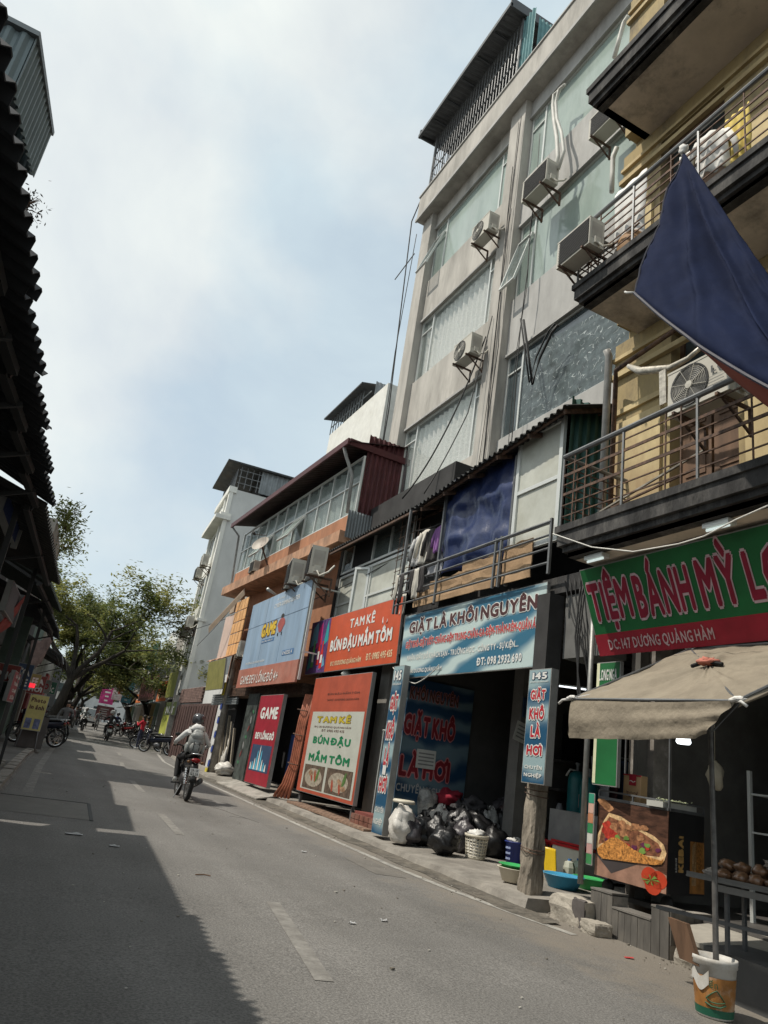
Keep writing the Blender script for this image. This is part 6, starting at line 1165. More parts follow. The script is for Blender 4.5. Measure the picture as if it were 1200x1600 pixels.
for k in range(9): a = pi+.2+.22*(k % 3)-.3; z = .06+.08*(k//3); mb = MB(); q = P_+Vector((cos(a)*(.132+z*.07), sin(a)*(.132+z*.07), z)); mb.obox(q, Vector((-sin(a), cos(a), 0))*.022, Vector((0, 0, .015)), Vector((cos(a), sin(a), 0))*.003); mb.build('slot_mark', K('pale_mark', (.3, .36, .55), .5), t)
mb = MB(); mb.smooth = True; mb.blob(P_+Vector((0, 0, .32)), (.12, .12, .06), 33, .5, 3); mb.build('laundry_heap', m_wcloth, None, label='white cloth bundle filling the small blue bucket', category='laundry')
P_ = onG(810, 1382, .15); P_ = Vector((6.42, 8.35, .25)); P_ = onG(803, 1378, .15); tub(0, 0, .16, .22, .17, m_whp, 'cream basin with a green one nested in it left of the concrete pole', pos=P_); 
tub(0, 0, .15, .205, .06, m_grnp, 'bright green basin nested in the cream basin', pos=P_+Vector((0, 0, .15)))
P_ = onG(877, 1390, .15); tub(0, 0, .19, .27, .17, m_cyp, 'sky-blue basin on the pavement right of the concrete pole', pos=P_+Vector((.12, .12, 0)), inner=K('water', (.08, .2, .28), .05, spec=.8))
P_ = onG(906, 1390, .15); tub(0, 0, .17, .24, .15, m_grnp, 'bright green basin behind the sky-blue one', pos=P_+Vector((.28, .1, 0)), inner=K('green_in', (.04, .25, .09), .4))
# yellow seat back, jugs, foam box, red basket, gas bottles
P_ = along(onG(862, 1382, .15), .35); t = thing('plastic_chair', 'yellow plastic child seat tipped beside the foam box', 'chair', P_); my = K('yellow_plastic', (.62, .42, .02), .35)
mb = MB(); mb.smooth = True; mb.grid(lambda u, v: P_+Vector((-.02+.05*sin(u*pi), .16-.26*u+.05*v, .08+.34*v))*1+Vector((0, -.05*sin(v*pi)*0, 0)), 10, 10, (.02, 0, 0)); mb.build('backrest', my, t)
mb = MB(); mb.box(P_.x, P_.x+.22, P_.y-.1, P_.y+.16, P_.z+.05, P_.z+.09); mb.build('seat', my, t)
for sx in (0, .18):
    for sy in (-.08, .12): mb = MB(); mb.bar((P_.x+sx+.02, P_.y+sy, P_.z), (P_.x+sx+.02, P_.y+sy, P_.z+.06), .03); mb.build('leg', my, t)
jug0 = None
for i, (px, py, m_, lab) in enumerate([(888, 1372, K('milky_jug', (.5, .52, .44), .3, alpha=.9), 'milky plastic jug with a blue cap before the foam box, on the left'), (902, 1370, K('greenish_jug', (.36, .46, .36), .3), 'pale green plastic jug with a blue cap before the foam box, on the right')]):
    q = along(onG(px, py+14, .15), .4); t = thing('plastic_jug', lab, 'jug', q); mb = MB(); mb.smooth = False; mb.lathe([(0, 0), (.085, 0), (.09, .02), (.09, .2), (.06, .27), (.03, .29), (0, .29)], q, 8); mb.build('jug_body', m_, t)
    mb = MB(); mb.lathe([(.028, .28), (.028, .315), (0, .315)], q, 12); mb.build('cap', K('cap_blue', (.05, .18, .45), .4), t); mb = MB(); mb.smooth = True; mb.tube([q+Vector((-.02, .05, .27)), q+Vector((-.02, .085, .25)), q+Vector((-.02, .085, .17))], .012, 6); mb.build('handle', m_, t)
P_ = along(onG(896, 1388, .15), 1.0); t = thing('foam_box', 'white foam box with a red-edged dark lid behind the jugs', 'box', P_); mb = MB(); mb.box(P_.x-.2, P_.x+.35, P_.y-.42, P_.y+.32, P_.z, P_.z+.42); mb.build('box_body', K('foam_white', (.55, .56, .5), .7, var=.05), t)
mb = MB(); mb.box(P_.x-.22, P_.x+.37, P_.y-.44, P_.y+.34, P_.z+.42, P_.z+.46); mb.build('red_rim', m_redp, t); mb = MB(); mb.box(P_.x-.17, P_.x+.32, P_.y-.39, P_.y+.29, P_.z+.46, P_.z+.468); mb.build('lid_top', K('lid_dark', (.06, .045, .04), .3), t); mb = MB(); mb.box(P_.x-.22, P_.x-.18, P_.y-.44, P_.y+.34, P_.z+.47, P_.z+.5); mb.build('red_rim', m_redp, t)
basket(along(onG(874, 1388, .15), 1.7)+Vector((0, 0, .15)), .26, .33, .30, m_redp, 'red lattice basket behind the foam box inside the laundry', 26, 5)
for i, (px, py, lab) in enumerate([(903, 1300, 'teal gas cylinder standing inside the laundry, the left of two'), (922, 1300, 'teal gas cylinder partly hidden by the steel post, the right of two')]):
    q = onX(px, 1205 if i == 0 else 1215, 9.1-.1*i); q.z -= 1.28; t = thing('gas_cylinder', lab, 'cylinder', q); mb = MB(); mb.smooth = True; mb.lathe([(0, 0), (.16, 0), (.165, .05), (.165, 1.12), (.14, 1.22), (.06, 1.28), (0, 1.28)], q, 20); mb.build('cylinder_body', K('teal_paint', (.015, .13, .14), .4, var=.1), t); mb = MB(); mb.lathe([(.03, 1.28), (.03, 1.38), (.05, 1.38), (.05, 1.42), (0, 1.42)], q, 10); mb.build('valve', m_steel, t)
    mb = MB(); mb.box(q.x-.1, q.x+.02, q.y-.175, q.y-.168, q.z+.68, q.z+.9); mb.build('label', K('pinkish_label', (.55, .42, .42), .6), t)
mb = MB(); mb.smooth = True; q = onX(885, 1212, 9.0); mb.tube([q, q+Vector((.08, 0, .12)), q+Vector((.2, -.1, .1)), q+Vector((.25, -.1, -.1))], .02, 6); mb.build('hose', m_wcable, None, label='pale hose coiled over the left gas cylinder', category='hose')
mb = MB(); mb.box(8.6, 9.1, 9.15, 10.6, .3, 1.2); mb.build('washing_machine', K('washer', (.3, .3, .3), .4), None, label='pale washing machine in the dim back of the laundry', category='washing machine')
mb = MB(); mb.box(9.6, 10.6, 10.9, 11.2, .3, 1.4)
for k in range(3): mb.box(8.9, 11, 10.75, 11.25, 1.0+.5*k, 1.04+.5*k)
mb.build('shelf', m_dark, None, label='dark shelves along the dim partition inside the laundry', category='shelf')
for k in range(7): q = Vector((9.1+.25*k, 10.95, 1.04+.5*(k % 2))); mb = MB(); mb.smooth = True; mb.lathe([(0, 0), (.06, 0), (.06, .2), (.03, .26), (0, .26)], q, 10); mb.build('detergent_bottle', K('bottle_pale', (.35, .36, .38), .4), None, label='pale detergent bottle on the dim shelves inside the laundry', category='bottle', group='bottles on the laundry shelves')
# small litter
mb = MB(); q = onG(983, 1498); mb.obox(q+Vector((0, 0, .01)), Vector((.035, -.02, .004)), Vector((.01, .02, 0)), Vector((0, 0, .002))); mb.build('candy_wrapper', K('wrapper_red', (.5, .06, .06), .4), None, label='small red wrapper on the road before the tiled wall', category='litter')
for i, (px, py, w_) in enumerate([(115, 1304, .12), (178, 1323, .07), (550, 1444, .04), (475, 1332, .05), (600, 1440, .04)]):
    q = onG(px, py); mb = MB(); mb.grid(lambda u, v: q+Vector(((u-.5)*w_*1.6, (v-.5)*w_, .012+.012*sin(u*7+i)*sin(v*5))), 6, 4); mb.build('paper_scrap', K('paper_pale', (.42, .42, .42), .8), None, label=['largest pale paper scrap on the shaded left lane', 'second pale paper scrap on the shaded lane, nearer the shadow edge', 'tiny pale scrap by the edge line in the foreground', 'tiny scrap on the sunlit lane before the totem', 'pale scrap on the sunlit road below the edge line'][i], category='litter')
mb = MB(); q = onG(305, 1368); mb.tube([q+Vector((0, 0, .01)), q+Vector((.1, .03, .012)), q+Vector((.16, .0, .01))], .006, 4); mb.build('twig', m_wood, None, label='short dark twig on the road in the middle foreground', category='twig')
# ------------------------------------------------------------------ WHITE TALL HOUSE in the middle distance
XH = 7.25
c0 = onX(330, 900, XH); yc = c0.y
def sl(px, py, p0, p1): return onL(px, py, p0, p1)
W0 = Vector((XH, yc)); W1 = Vector((XH+.35, yc+5.0)); dw = (W1-W0).normalized(); nw = Vector((dw.y, -dw.x))
def WP(t, d, z): q = W0+dw*t+nw*d; return Vector((q.x, q.y, z))
def wbx(mb, t0, t1, d0, d1, z0, z1): mb.obox((WP(t0, d0, z0)+WP(t1, d1, z1))/2, (WP(t1, 0, 0)-WP(t0, 0, 0))/2, (WP(0, d1, 0)-WP(0, d0, 0))/2, Vector((0, 0, (z1-z0)/2)))
wh = thing('tall_white_house', 'narrow tall white house with blank grey side wall and tin roof shed on top', 'building', (9, yc+2, .5))
ZT = onX(366, 757, XH).z
mb = MB(); wbx(mb, .1, 4.9, .12, 14, .3, ZT-.1); mb.build('wall', m_sidewall, wh)
mb = MB()
for t_ in (0, 1.25, 4.6): wbx(mb, t_, t_+.35, -.08, .13, 3.6, ZT-.3)
mb.build('pilaster', m_white, wh)
for z in (4.6, 7.6, 10.6, ZT-2.0): mb = MB(); wbx(mb, .35, 4.6, -.0, .14, z, z+.85); mb.build('spandrel', m_white, wh)
mb = MB(); wbx(mb, -.12, 5.1, -.55, .3, ZT-2.05, ZT-1.8); wbx(mb, -.06, 5.05, -.3, .3, ZT-1.8, ZT-1.65); mb.build('cornice', m_white, wh)
for q_ in ((-.02, 5.0, -.15, .3, ZT-.35, ZT), (-.05, 5.02, -.2, .3, 7.35, 7.5)): mb = MB(); wbx(mb, *q_); mb.build('cornice', m_white, wh)
mb = MB(); wbx(mb, .35, 1.25, .02, .13, ZT-1.65, ZT-.35); wbx(mb, 1.6, 4.6, .02, .13, ZT-1.65, ZT-.35); mb.build('parapet_panel', m_white, wh)
fw_ = Fr(WP(4.6, .05, 0), -Vector((dw.x, dw.y, 0)), (0, 0, 1))
for z0, z1 in ((5.45, 7.3), (8.45, 10.5), (11.45, ZT-2.1)):
    win(wh, fw_, .1, z0, 2.9, z1, [1.0, 1.95], [z0+1.5], m_white, m_glassd, .1); win(wh, fw_, 3.4, z0, 4.2, z1, [], [], m_white, m_glassd, .1)
for i, (t_, z) in enumerate([(.8, 10.4), (2.6, 10.0), (.8, 6.9), (2.4, 6.6)]):
    q = WP(t_, -.45, z); put_ac(ac1 if i % 2 else ac0, u1 if i % 2 else u0, tuple(q), -.07, ['unit by the upper near window of the tall white house', 'unit by the upper far window of the tall white house', 'unit by the lower near window of the tall white house', 'unit by the lower far window of the tall white house'][i], 1.15)
mb = MB(); mb.prism([WP(-.3, -.6, ZT+1.35), WP(-.3, 9, ZT+1.35), WP(5.3, 9, ZT+1.35), WP(5.3, -.6, ZT+1.35)], (0, 0, .1)); mb.build('shed_roof', m_tin_dark, wh)
mb = MB(); q = WP(0, 1.5, ZT); mb.corr(q, WP(0, 9, 0)-WP(0, 1.5, 0), (0, 0, 1.45), .3, .03); mb.build('shed_cladding', m_tin_grey, wh)
mb = MB()
for k in range(4): mb.bar(WP(0, .3+k*.35, ZT), WP(0, .3+k*.35, ZT+1.3), .04)
for k in range(3): mb.bar(WP(0, .2, ZT+.3+.4*k), WP(0, 1.5, ZT+.3+.4*k), .04)
for k in range(12): mb.bar(WP(k*.42, .1, ZT), WP(k*.42, .1, ZT+1.1), .04)
mb.build('shed_grille', m_steel, wh)
mb = MB(); wbx(mb, .3, 4.8, 1.7, 9, ZT, ZT+1.3); mb.build('shed_room', m_dark, wh)
mb = MB(); wbx(mb, -.1, 5, .3, 3, 3.4, 3.6); wbx(mb, 0, .3, -.4, 3, .4, 3.4); mb.build('ground_frame', m_concrete, wh)
# low frontage between the orange house and the white one
gw = thing('gate_wall', 'brown ribbed gate wall with a brick upper part beside the white house', 'wall', (7.2, 33, .5))
for k in range(16): mb = MB(); y = 29.3+k*.55; mb.box(7.0, 7.06, y, y+.52, gz(y), 2.9); mb.box(6.97, 7.0, y+.2, y+.3, gz(y)+.1, 2.8); mb.build('gate_board', K('gate_brown', (.085, .05, .045), .7, var=.3, streak=4), gw)
for i in range(24):
    for j in range(9): mb = MB(); y = 33+i*.21+(.1 if j % 2 else 0); z = 3.0+j*.075; mb.box(7.02+random.uniform(0, .01), 7.12, y, y+.2, z, z+.065); mb.build('brick', K('old_brick', (.17, .11, .095), .9, var=.35, scale=5), gw)
mb = MB(); mb.box(7.12, 7.6, 28.8, 38, 0, 3.7); mb.box(6.95, 7.6, 28.8, 29.2, 0, 4.0); mb.build('backing', m_sidewall, gw)
up = thing('utility_pole', 'leaning utility pole plastered with blue and white notices and a yellow tag', 'pole', (6.35, 28.3, .4))
q0 = onX(333, 1192, 6.4); q1 = onX(348, 1088, 6.4); q0.z = .35
mb = MB(); mb.smooth = True; mb.tube([q0, Vector((6.35, q0.y, 6.6))], [.14, .10], 10); mb.build('shaft', m_concrete, up)
for k in range(9): mb = MB(); z = .6+k*.24; mb.box(6.24, 6.26, q0.y-.11, q0.y+.11, z, z+.2); mb.build('notice', [K('notice_blue', (.03, .06, .25), .6), K('notice_white', (.6, .6, .6), .7)][k % 2], up)
for za_, zb_ in ((3.0, 3.45), (.3, .55)): mb = MB(); mb.box(6.2, 6.23, q0.y-.13, q0.y+.13, za_, zb_); mb.build('yellow_tag', K('tag_yellow', (.6, .5, .05), .6), up)
# goods in front of the shop left of the game panel
for i, (px, py, w, h) in enumerate([(350, 1196, .7, .4), (362, 1198, .6, .35), (356, 1180, .5, .9), (368, 1170, .5, 1.1)]):
    q = onG(px, py, .15); q = Vector((6.5+.15*i, 24.6+.5*i, gz(25)+.15)); mb = MB(); mb.smooth = True; mb.blob(q+Vector((0, 0, h*.45)), (w*.45, w*.5, h*.5), i+40, .35, 2.5, 16, 12, flat=q.z); mb.build('sack', m_bagw, None, label=['white sack at the foot of the second shop left of the game panel', 'low white sack next to the first by the orange house', 'tall white sack leaning in the doorway left of the game panel', 'tallest pale bundle in the doorway left of the game panel'][i], category='sack')
mb = MB(); mb.box(6.9, 7.0, 24.2, 28, .3, 3.1); mb.build('junk_shop_back', m_black, None, label='dark doorway behind the white sacks', category='doorway')
mb = MB()
for k in range(5): mb.box(6.35, 6.42, 24.3+k*.02, 27.9, 2.7+.08*k, 2.76+.08*k)
mb.build('roller_shutter', m_tin_grey, None, label='half-raised roller shutter above the white sacks', category='shutter')
for k in range(6): q = Vector((6.7, 24.5+.5*k, .45)); mb = MB(); mb.bar(q, q+Vector((-.1, .25, 1.5+.2*(k % 3))), .08, .05); mb.build('plank', K('plank_pale', (.32, .28, .22), .8, var=.2), None, label='planks leaning in the doorway behind the sacks', category='plank', group='planks behind the sacks')
# ------------------------------------------------------------------ FAR RIGHT SHOPS
random.seed(21)
sgc = [('olive', (.18, .19, .05)), ('orange', (.50, .14, .04)), ('dark brown', (.12, .06, .04)), ('teal', (.04, .18, .15)), ('red', (.42, .04, .04)), ('yellow', (.50, .40, .06)), ('pale blue', (.25, .38, .46)), ('magenta', (.55, .04, .22)), ('white', (.55, .55, .53))]
def house(x0, y0, y1, side, hgt, wallc, signc, label, sc_='', depth=7, floors=2):
    """side +1: right of the road, its front faces -x"""
    t = thing('shophouse', label, 'building', (x0, (y0+y1)/2, gz(y0)), 'shophouses lining the far street')
    s = side; X = lambda a, b: (min(x0+s*a, x0+s*b), max(x0+s*a, x0+s*b))
    g0 = gz(y0); mb = MB(); mb.box(*X(.3, depth), y0+.03, y1-.03, g0+3.1, hgt); mb.box(*X(1.6, depth), y0+.03, y1-.03, g0-.3, 3.1+g0); mb.box(*X(.3, 1.6), y0+.03, y0+.3, g0-.3, g0+3.1); mb.build('wall', wallc, t)
    mb = MB(); mb.corr((x0-s*.75, y0, g0+2.75), (0, y1-y0, 0), (s*1.3, 0, .45), .25, .02); mb.build('awning', random.choice([m_tin_dark, m_tin_grey, m_rust, K('awn_green', (.03, .09, .06), .7)]), t)
    fr = Fr((x0+s*.24, y1-.2 if s > 0 else y0+.2, g0+3.3), (0, -s, 0), (0, 0, 1)); mb = MB(); fr.board(mb, y1-y0-.4, .95, .08); mb.build('sign_board', signc, t)
    mb = MB()
    for k in range(5): fr.rect(mb, .5+k*(y1-y0-1.4)/5, .3, .5+(k+.7)*(y1-y0-1.4)/5, .65, .004)
    mb.build('sign_print', random.choice([m_w, MATS['letter_cream'], m_redsh]), t)
    for fl_ in range(floors):
        z = g0+4.6+fl_*3.1
        if z+1.7 > hgt: break
        win(t, Fr((x0+s*.28, y1 if s > 0 else y0, 0), (0, -s, 0), (0, 0, 1)), .5, z, y1-y0-.5, z+1.6, [(y1-y0)/3, (y1-y0)*2/3], [], m_alu, m_glassd, .08)
        mb = MB(); mb.box(*X(-.6, .3), y0+.1, y1-.1, z-.35, z-.22); mb.build('balcony', m_concrete, t)
        mb = MB()
        for k in range(int((y1-y0)/.35)): mb.bar((x0-s*.55, y0+.15+k*.35, z-.22), (x0-s*.55, y0+.15+k*.35, z+.6), .03)
        mb.bar((x0-s*.55, y0+.1, z+.6), (x0-s*.55, y1-.1, z+.6), .04); mb.build('balcony_railing', m_steel, t)
    return t
walls = [m_white, m_render, m_yellow, m_sidewall, m_concrete, K('dark_facade', (.10, .10, .10), .8, var=.2), K('green_facade', (.14, .20, .16), .8)]
y = 43.5; k = 0; names = ['tall dark-framed', 'low grey', 'cream', 'green-fronted', 'narrow white', 'grey balconied', 'brown', 'plain far', 'distant pale', 'distant grey', 'distant cream']
while y < 118:
    L_ = 4.2 if y < 80 else 6; cname, cc_ = sgc[(k*4+1) % 9]
    house(xr(y)+1.0, y, y+L_, 1, [7.6, 6.0, 8.5, 7, 9, 6.5, 8, 7.5][k % 8]+gz(y), walls[(k*3+5) % 7], K('sg_'+cname, cc_, .6, var=.15), '%s shophouse with %s sign, %s in the row past the white house' % (names[k % 11], cname, ['first', 'second', 'third', 'fourth', 'fifth', 'sixth', 'seventh', 'eighth', 'ninth', 'tenth', 'eleventh', 'twelfth', 'thirteenth', 'fourteenth', 'fifteenth', 'sixteenth'][k]), floors=2)
    y += L_+.15; k += 1
# hanging signs on the right
def bsign(px0, py0, px1, py1, X, m, label, txt=None, cat='sign', tcol=None):
    a = onX(px0, py1, X); b = onX(px1, py1, X); c_ = onX((px0+px1)/2, py0, X); z0 = (a.z+b.z)/2
    s, f, w, h = sign('shop_sign', label, (X, a.y, z0), (X, b.y, z0), (X, a.y, c_.z), m, cat=cat, t=.12)
    if txt:
        for i, tt in enumerate(txt): text(f, tt, w*.12, h*(.1+.8*(len(txt)-1-i)/len(txt)), w*.76, h*.55/len(txt), tcol or m_w, s, .03, .01)
    return s
bsign(257, 1052, 270, 1090, 7.0, K('olive2', (.20, .21, .05), .6, var=.1), 'olive upright sign on the right before the white house')
bsign(243, 1066, 258, 1096, 7.2, K('orange2', (.50, .12, .03), .6), 'orange sign with pale letters left of the olive one', ['QUÁN'], tcol=MATS['letter_cream'])
bsign(215, 1058, 240, 1094, 7.3, K('brown2', (.16, .07, .05), .6, var=.3), 'big brown framed sign with pale writing on the far right row', ['NHÀ', 'HÀNG'], tcol=m_pink)
bsign(244, 1105, 258, 1160, 7.3, K('yellowgreen', (.45, .48, .10), .6), 'narrow yellow-green board standing on the far right pavement')
bsign(256, 1097, 272, 1117, 6.9, K('olive3', (.14, .17, .06), .6), 'small dark green sign below the olive upright one', ['N.T'])
bsign(210, 1118, 232, 1150, 8.0, K('mustard', (.42, .26, .05), .6, var=.2), 'mustard coloured panel behind the woman in red')
bsign(226, 1012, 238, 1048, 7.6, K('teal2', (.02, .12, .10), .6), 'small teal sign high above the far right shops')
# magenta banners far away
for i, (px, py, w, h, cc_, lab) in enumerate([(170, 1080, 1.5, 2.8, (.42, .04, .17), 'big magenta vertical banner far down the street on the right'), (184, 1082, 1.0, 1.6, (.55, .45, .45), 'pale pink banner right of the magenta one'), (195, 1073, 1.0, 1.6, (.55, .08, .03), 'bright orange sign far down the street'), (200, 1082, .9, 2.0, (.10, .28, .36), 'pale teal banner far down the street, right of the orange one'), (163, 1114, 1.5, 1.2, (.22, .09, .09), 'reddish heap of goods under the magenta banner')]):
    q = onY(px, py, 88-i*4); mb = MB(); mb.box(q.x-w/2, q.x+w/2, q.y-.05, q.y+.05, q.z-h/2, q.z+h/2); s_ = thing('street_banner', lab, 'banner', (q.x, q.y, q.z-h/2)); mb.build('board', K('ban%d' % i, cc_, .6, var=.35, scale=2), s_)
    mb = MB(); 
    for k in range(5): kk = random.uniform(.08, .22); mb.box(q.x-w*kk-w*.08, q.x+w*kk, q.y-.07, q.y-.055, q.z-h*.4+h*.16*k, q.z-h*.4+h*.16*k+h*.06)
    mb.build('board_print', m_w, s_)
# ------------------------------------------------------------------ LEFT SIDE
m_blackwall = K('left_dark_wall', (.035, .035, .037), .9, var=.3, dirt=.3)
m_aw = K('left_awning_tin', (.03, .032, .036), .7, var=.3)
def LX(y, d): return .09-d+(1.85/28.6)*(y-13)
def leftbody(y0, y1, d, h, m, label):
    t = thing('shophouse', label, 'building', (LX(y0, d)-2, (y0+y1)/2, gz(y0)), 'shophouses on the left side'); mb = MB(); mb.prism([(LX(y0, d), y0, -.3), (LX(y1, d), y1, -.3), (LX(y1, d)-7, y1, -.3), (LX(y0, d)-7, y0, -.3)], (0, 0, h+.3)); mb.build('wall', m, t); return t
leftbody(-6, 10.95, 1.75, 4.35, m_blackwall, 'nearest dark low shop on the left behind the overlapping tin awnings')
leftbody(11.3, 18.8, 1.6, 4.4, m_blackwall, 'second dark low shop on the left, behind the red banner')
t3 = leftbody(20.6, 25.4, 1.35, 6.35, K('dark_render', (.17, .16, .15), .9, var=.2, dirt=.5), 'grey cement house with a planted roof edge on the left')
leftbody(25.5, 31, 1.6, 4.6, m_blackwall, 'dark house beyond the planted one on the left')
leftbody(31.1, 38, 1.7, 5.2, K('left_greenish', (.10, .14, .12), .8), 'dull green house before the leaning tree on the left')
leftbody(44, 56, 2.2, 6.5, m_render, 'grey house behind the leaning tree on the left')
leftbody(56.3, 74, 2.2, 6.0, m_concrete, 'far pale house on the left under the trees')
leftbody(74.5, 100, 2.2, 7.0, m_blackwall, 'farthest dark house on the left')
bb = thing('rear_block', 'taller block standing back from the street on the left, behind the planted house', 'building', (-6, 22.4, 0)); mb = MB(); mb.box(-9, -3.6, 20.6, 24.7, 0, 14.2); mb.build('wall', m_render, bb)
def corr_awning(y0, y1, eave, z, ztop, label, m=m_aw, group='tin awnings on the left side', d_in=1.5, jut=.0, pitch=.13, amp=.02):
    t = thing('tin_awning', label, 'awning', (eave(y0)-d_in, y0, z), group)
    o_ = Vector((eave(y0)+.0, y0, z)); a_ = Vector((eave(y1)+jut-eave(y0), y1-y0, 0)); mb = MB(); mb.corr(o_, a_, (-d_in, 0, ztop-z), pitch, amp, .006); mb.build('tin_sheet', m, t)
    mb = MB(); mb.bar(o_+Vector((-.15, .05, -.05)), o_+a_+Vector((-.15, -.05, -.05)), .05); mb.bar(o_+Vector((-.1, .1, -.04)), o_+Vector((-d_in, .1, ztop-z-.05)), .04); mb.build('awning_batten', m_cable, t)
    mb = MB(); q = o_+a_*.5; mb.bar(q+Vector((-.1, 0, -.05)), q+Vector((-d_in, 0, -.7)), .03); mb.build('awning_strut', m_cable, t)
    return t
ev = lambda o: (lambda y: -.47+.061*(y-3.15)+o)
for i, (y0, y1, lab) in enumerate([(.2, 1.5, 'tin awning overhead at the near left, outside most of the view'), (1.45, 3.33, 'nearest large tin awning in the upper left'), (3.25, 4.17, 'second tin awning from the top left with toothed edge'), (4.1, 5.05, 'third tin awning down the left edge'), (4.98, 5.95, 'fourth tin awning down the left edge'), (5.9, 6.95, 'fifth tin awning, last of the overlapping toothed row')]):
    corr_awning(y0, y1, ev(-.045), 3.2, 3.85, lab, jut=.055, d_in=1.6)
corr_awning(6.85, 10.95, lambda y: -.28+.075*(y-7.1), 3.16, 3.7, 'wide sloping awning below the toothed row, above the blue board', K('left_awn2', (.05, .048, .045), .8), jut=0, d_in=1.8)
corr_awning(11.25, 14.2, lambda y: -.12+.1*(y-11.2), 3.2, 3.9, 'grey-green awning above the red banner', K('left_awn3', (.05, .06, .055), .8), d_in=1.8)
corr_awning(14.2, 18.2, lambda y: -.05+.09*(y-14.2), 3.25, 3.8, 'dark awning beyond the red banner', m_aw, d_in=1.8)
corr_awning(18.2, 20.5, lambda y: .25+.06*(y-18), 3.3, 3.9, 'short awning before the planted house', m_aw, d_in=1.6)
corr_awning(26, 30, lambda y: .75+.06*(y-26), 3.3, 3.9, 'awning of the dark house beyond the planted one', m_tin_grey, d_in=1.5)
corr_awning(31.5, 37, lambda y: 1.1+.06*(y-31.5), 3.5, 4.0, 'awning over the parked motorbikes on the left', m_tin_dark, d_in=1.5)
for i in range(3):
    y0 = [7.2, 10.4, 14][i]; mb = MB(); mb.bar((LX(y0, .2), y0, 0), (LX(y0, .25), y0, 3.2), .05); mb.build('awning_post', m_cable, None, label=['thin post under the wide sloping awning on the left', 'thin post under the grey-green awning on the left', 'thin post under the dark awning on the left'][i], category='post')
# grey tin box above the awnings
gb = thing('tin_parapet', 'grey-blue corrugated tin box jutting above the left awnings', 'parapet', (-1, 3.6, 4))
P1_ = sl(78, 207, (LX(3, .35), 3), (LX(5, .35), 5)); P2_ = sl(61, 252, (LX(3, .35), 3), (LX(5, .35), 5)); P3_ = sl(54, 58, (LX(3, .35), 3), (LX(5, .35), 5)); P4_ = sl(12, 45, (LX(3, .35), 3), (LX(5, .35), 5))
mb = MB(); q0 = Vector((P3_.x, P3_.y, P1_.z-.02)); q0.z = P3_.z; a_ = Vector((P1_.x-P3_.x, P1_.y-P3_.y, P1_.z-P3_.z)); mb.corr((q0.x, q0.y, q0.z-.36), a_, (0, 0, .36), .07, .008); mb.corr((P1_.x, P1_.y, P2_.z-.12), (-.5, .05, 0), (0, 0, P1_.z-P2_.z+.12), .07, .008); mb.corr((q0.x, q0.y, q0.z-.36), (-.5, .05, 0), (0, 0, .36), .07, .008); mb.build('tin_side', K('greyblue_tin', (.16, .20, .21), .5, metal=.2, var=.1), gb)
mb = MB(); mb.prism([(q0.x+.02, q0.y-.02, q0.z), (P1_.x+.02, P1_.y+.02, P1_.z), (P1_.x-.5, P1_.y+.1, P1_.z+.03), (q0.x-.5, q0.y, q0.z+.03)], (0, 0, .03)); mb.box(-1.5, q0.x-.15, q0.y+.1, P1_.y-.1, 3.5, P2_.z); mb.build('tin_cap', m_tin_grey, gb)
random.seed(9)
m_leafd = K('leaf_dark', (.08, .11, .035), .6, var=.3, scale=8); m_leafy = K('leaf_yellowgreen', (.24, .24, .07), .6, var=.35, scale=5); m_leafm = K('leaf_mid', (.15, .17, .05), .6, var=.3, scale=5)
for m_ in (m_leafd, m_leafy, m_leafm):
    t_ = m_.node_tree; b_ = t_.nodes['Principled BSDF']; tr_n = N(t_, 'ShaderNodeBsdfTranslucent'); ms_n = N(t_, 'ShaderNodeMixShader'); ms_n.inputs[0].default_value = .42
    t_.links.new(b_.inputs['Base Color'].links[0].from_socket, tr_n.inputs[0]); t_.links.new(b_.outputs[0], ms_n.inputs[1]); t_.links.new(tr_n.outputs[0], ms_n.inputs[2]); t_.links.new(ms_n.outputs[0], t_.nodes['Material Output'].inputs['Surface'])
def tuft(name, c, r, n, m, label, cat='plant', ls=.05, stems=6):
    t = thing(name, label, cat, c); c = Vector(c); mb = MB(); mb2 = MB()
    for k in range(stems): d = Vector((random.uniform(-1, 1), random.uniform(-1, 1), random.uniform(-.2, 1))).normalized()*r; mb2.tube([c, c+d*.5+Vector((0, 0, .1*r)), c+d], [r*.03, r*.02, r*.008], 4)
    for k in range(n):
        d = Vector((random.gauss(0, .45), random.gauss(0, .45), random.gauss(.15, .4)))*r; a = Vector((random.uniform(-1, 1), random.uniform(-1, 1), random.uniform(-.6, .6))).normalized()*ls; b = a.cross(Vector((random.uniform(-1, 1), random.uniform(-1, 1), 1))).normalized()*ls*.35; p = c+d; mb.poly([p-a, p-b, p+a, p+b])
    mb2.build('stem', m_wood, t); mb.build('foliage', m, t, kind='stuff', fixn=False); return t
tuft('vine', (ev(0)(3.1)-.09, 2.9, 3.34), .085, 240, K('dry_vine', (.05, .035, .025), .8), 'scraggy dry vine sprouting between the tin box and the first awning', ls=.010, stems=26)
mb = MB(); mb.blob((-.0+LX(21, 1.35), 21.0, 6.5), (.3, .5, .3), 1, .2); 
for i, (y_, z_, r_, lab) in enumerate([(20.9, 6.75, .5, 'leafy plant overhanging the near corner of the roof edge on the left'), (22.4, 6.7, .5, 'smaller plant further along the planted roof edge'), (24.2, 6.6, .6, 'plant at the far end of the planted roof edge')]): tuft('roof_plant', (LX(y_, .95), y_, z_-.15), r_, 520, m_leafm, lab, ls=.07)
mb = MB(); mb.prism([(LX(20.6, 1.1), 20.6, 6.0), (LX(24.5, 1.1), 24.5, 6.0), (LX(24.5, 1.4), 24.5, 6.0), (LX(20.6, 1.4), 20.6, 6.0)], (0, 0, .4)); mb.build('planter', m_concrete, t3)
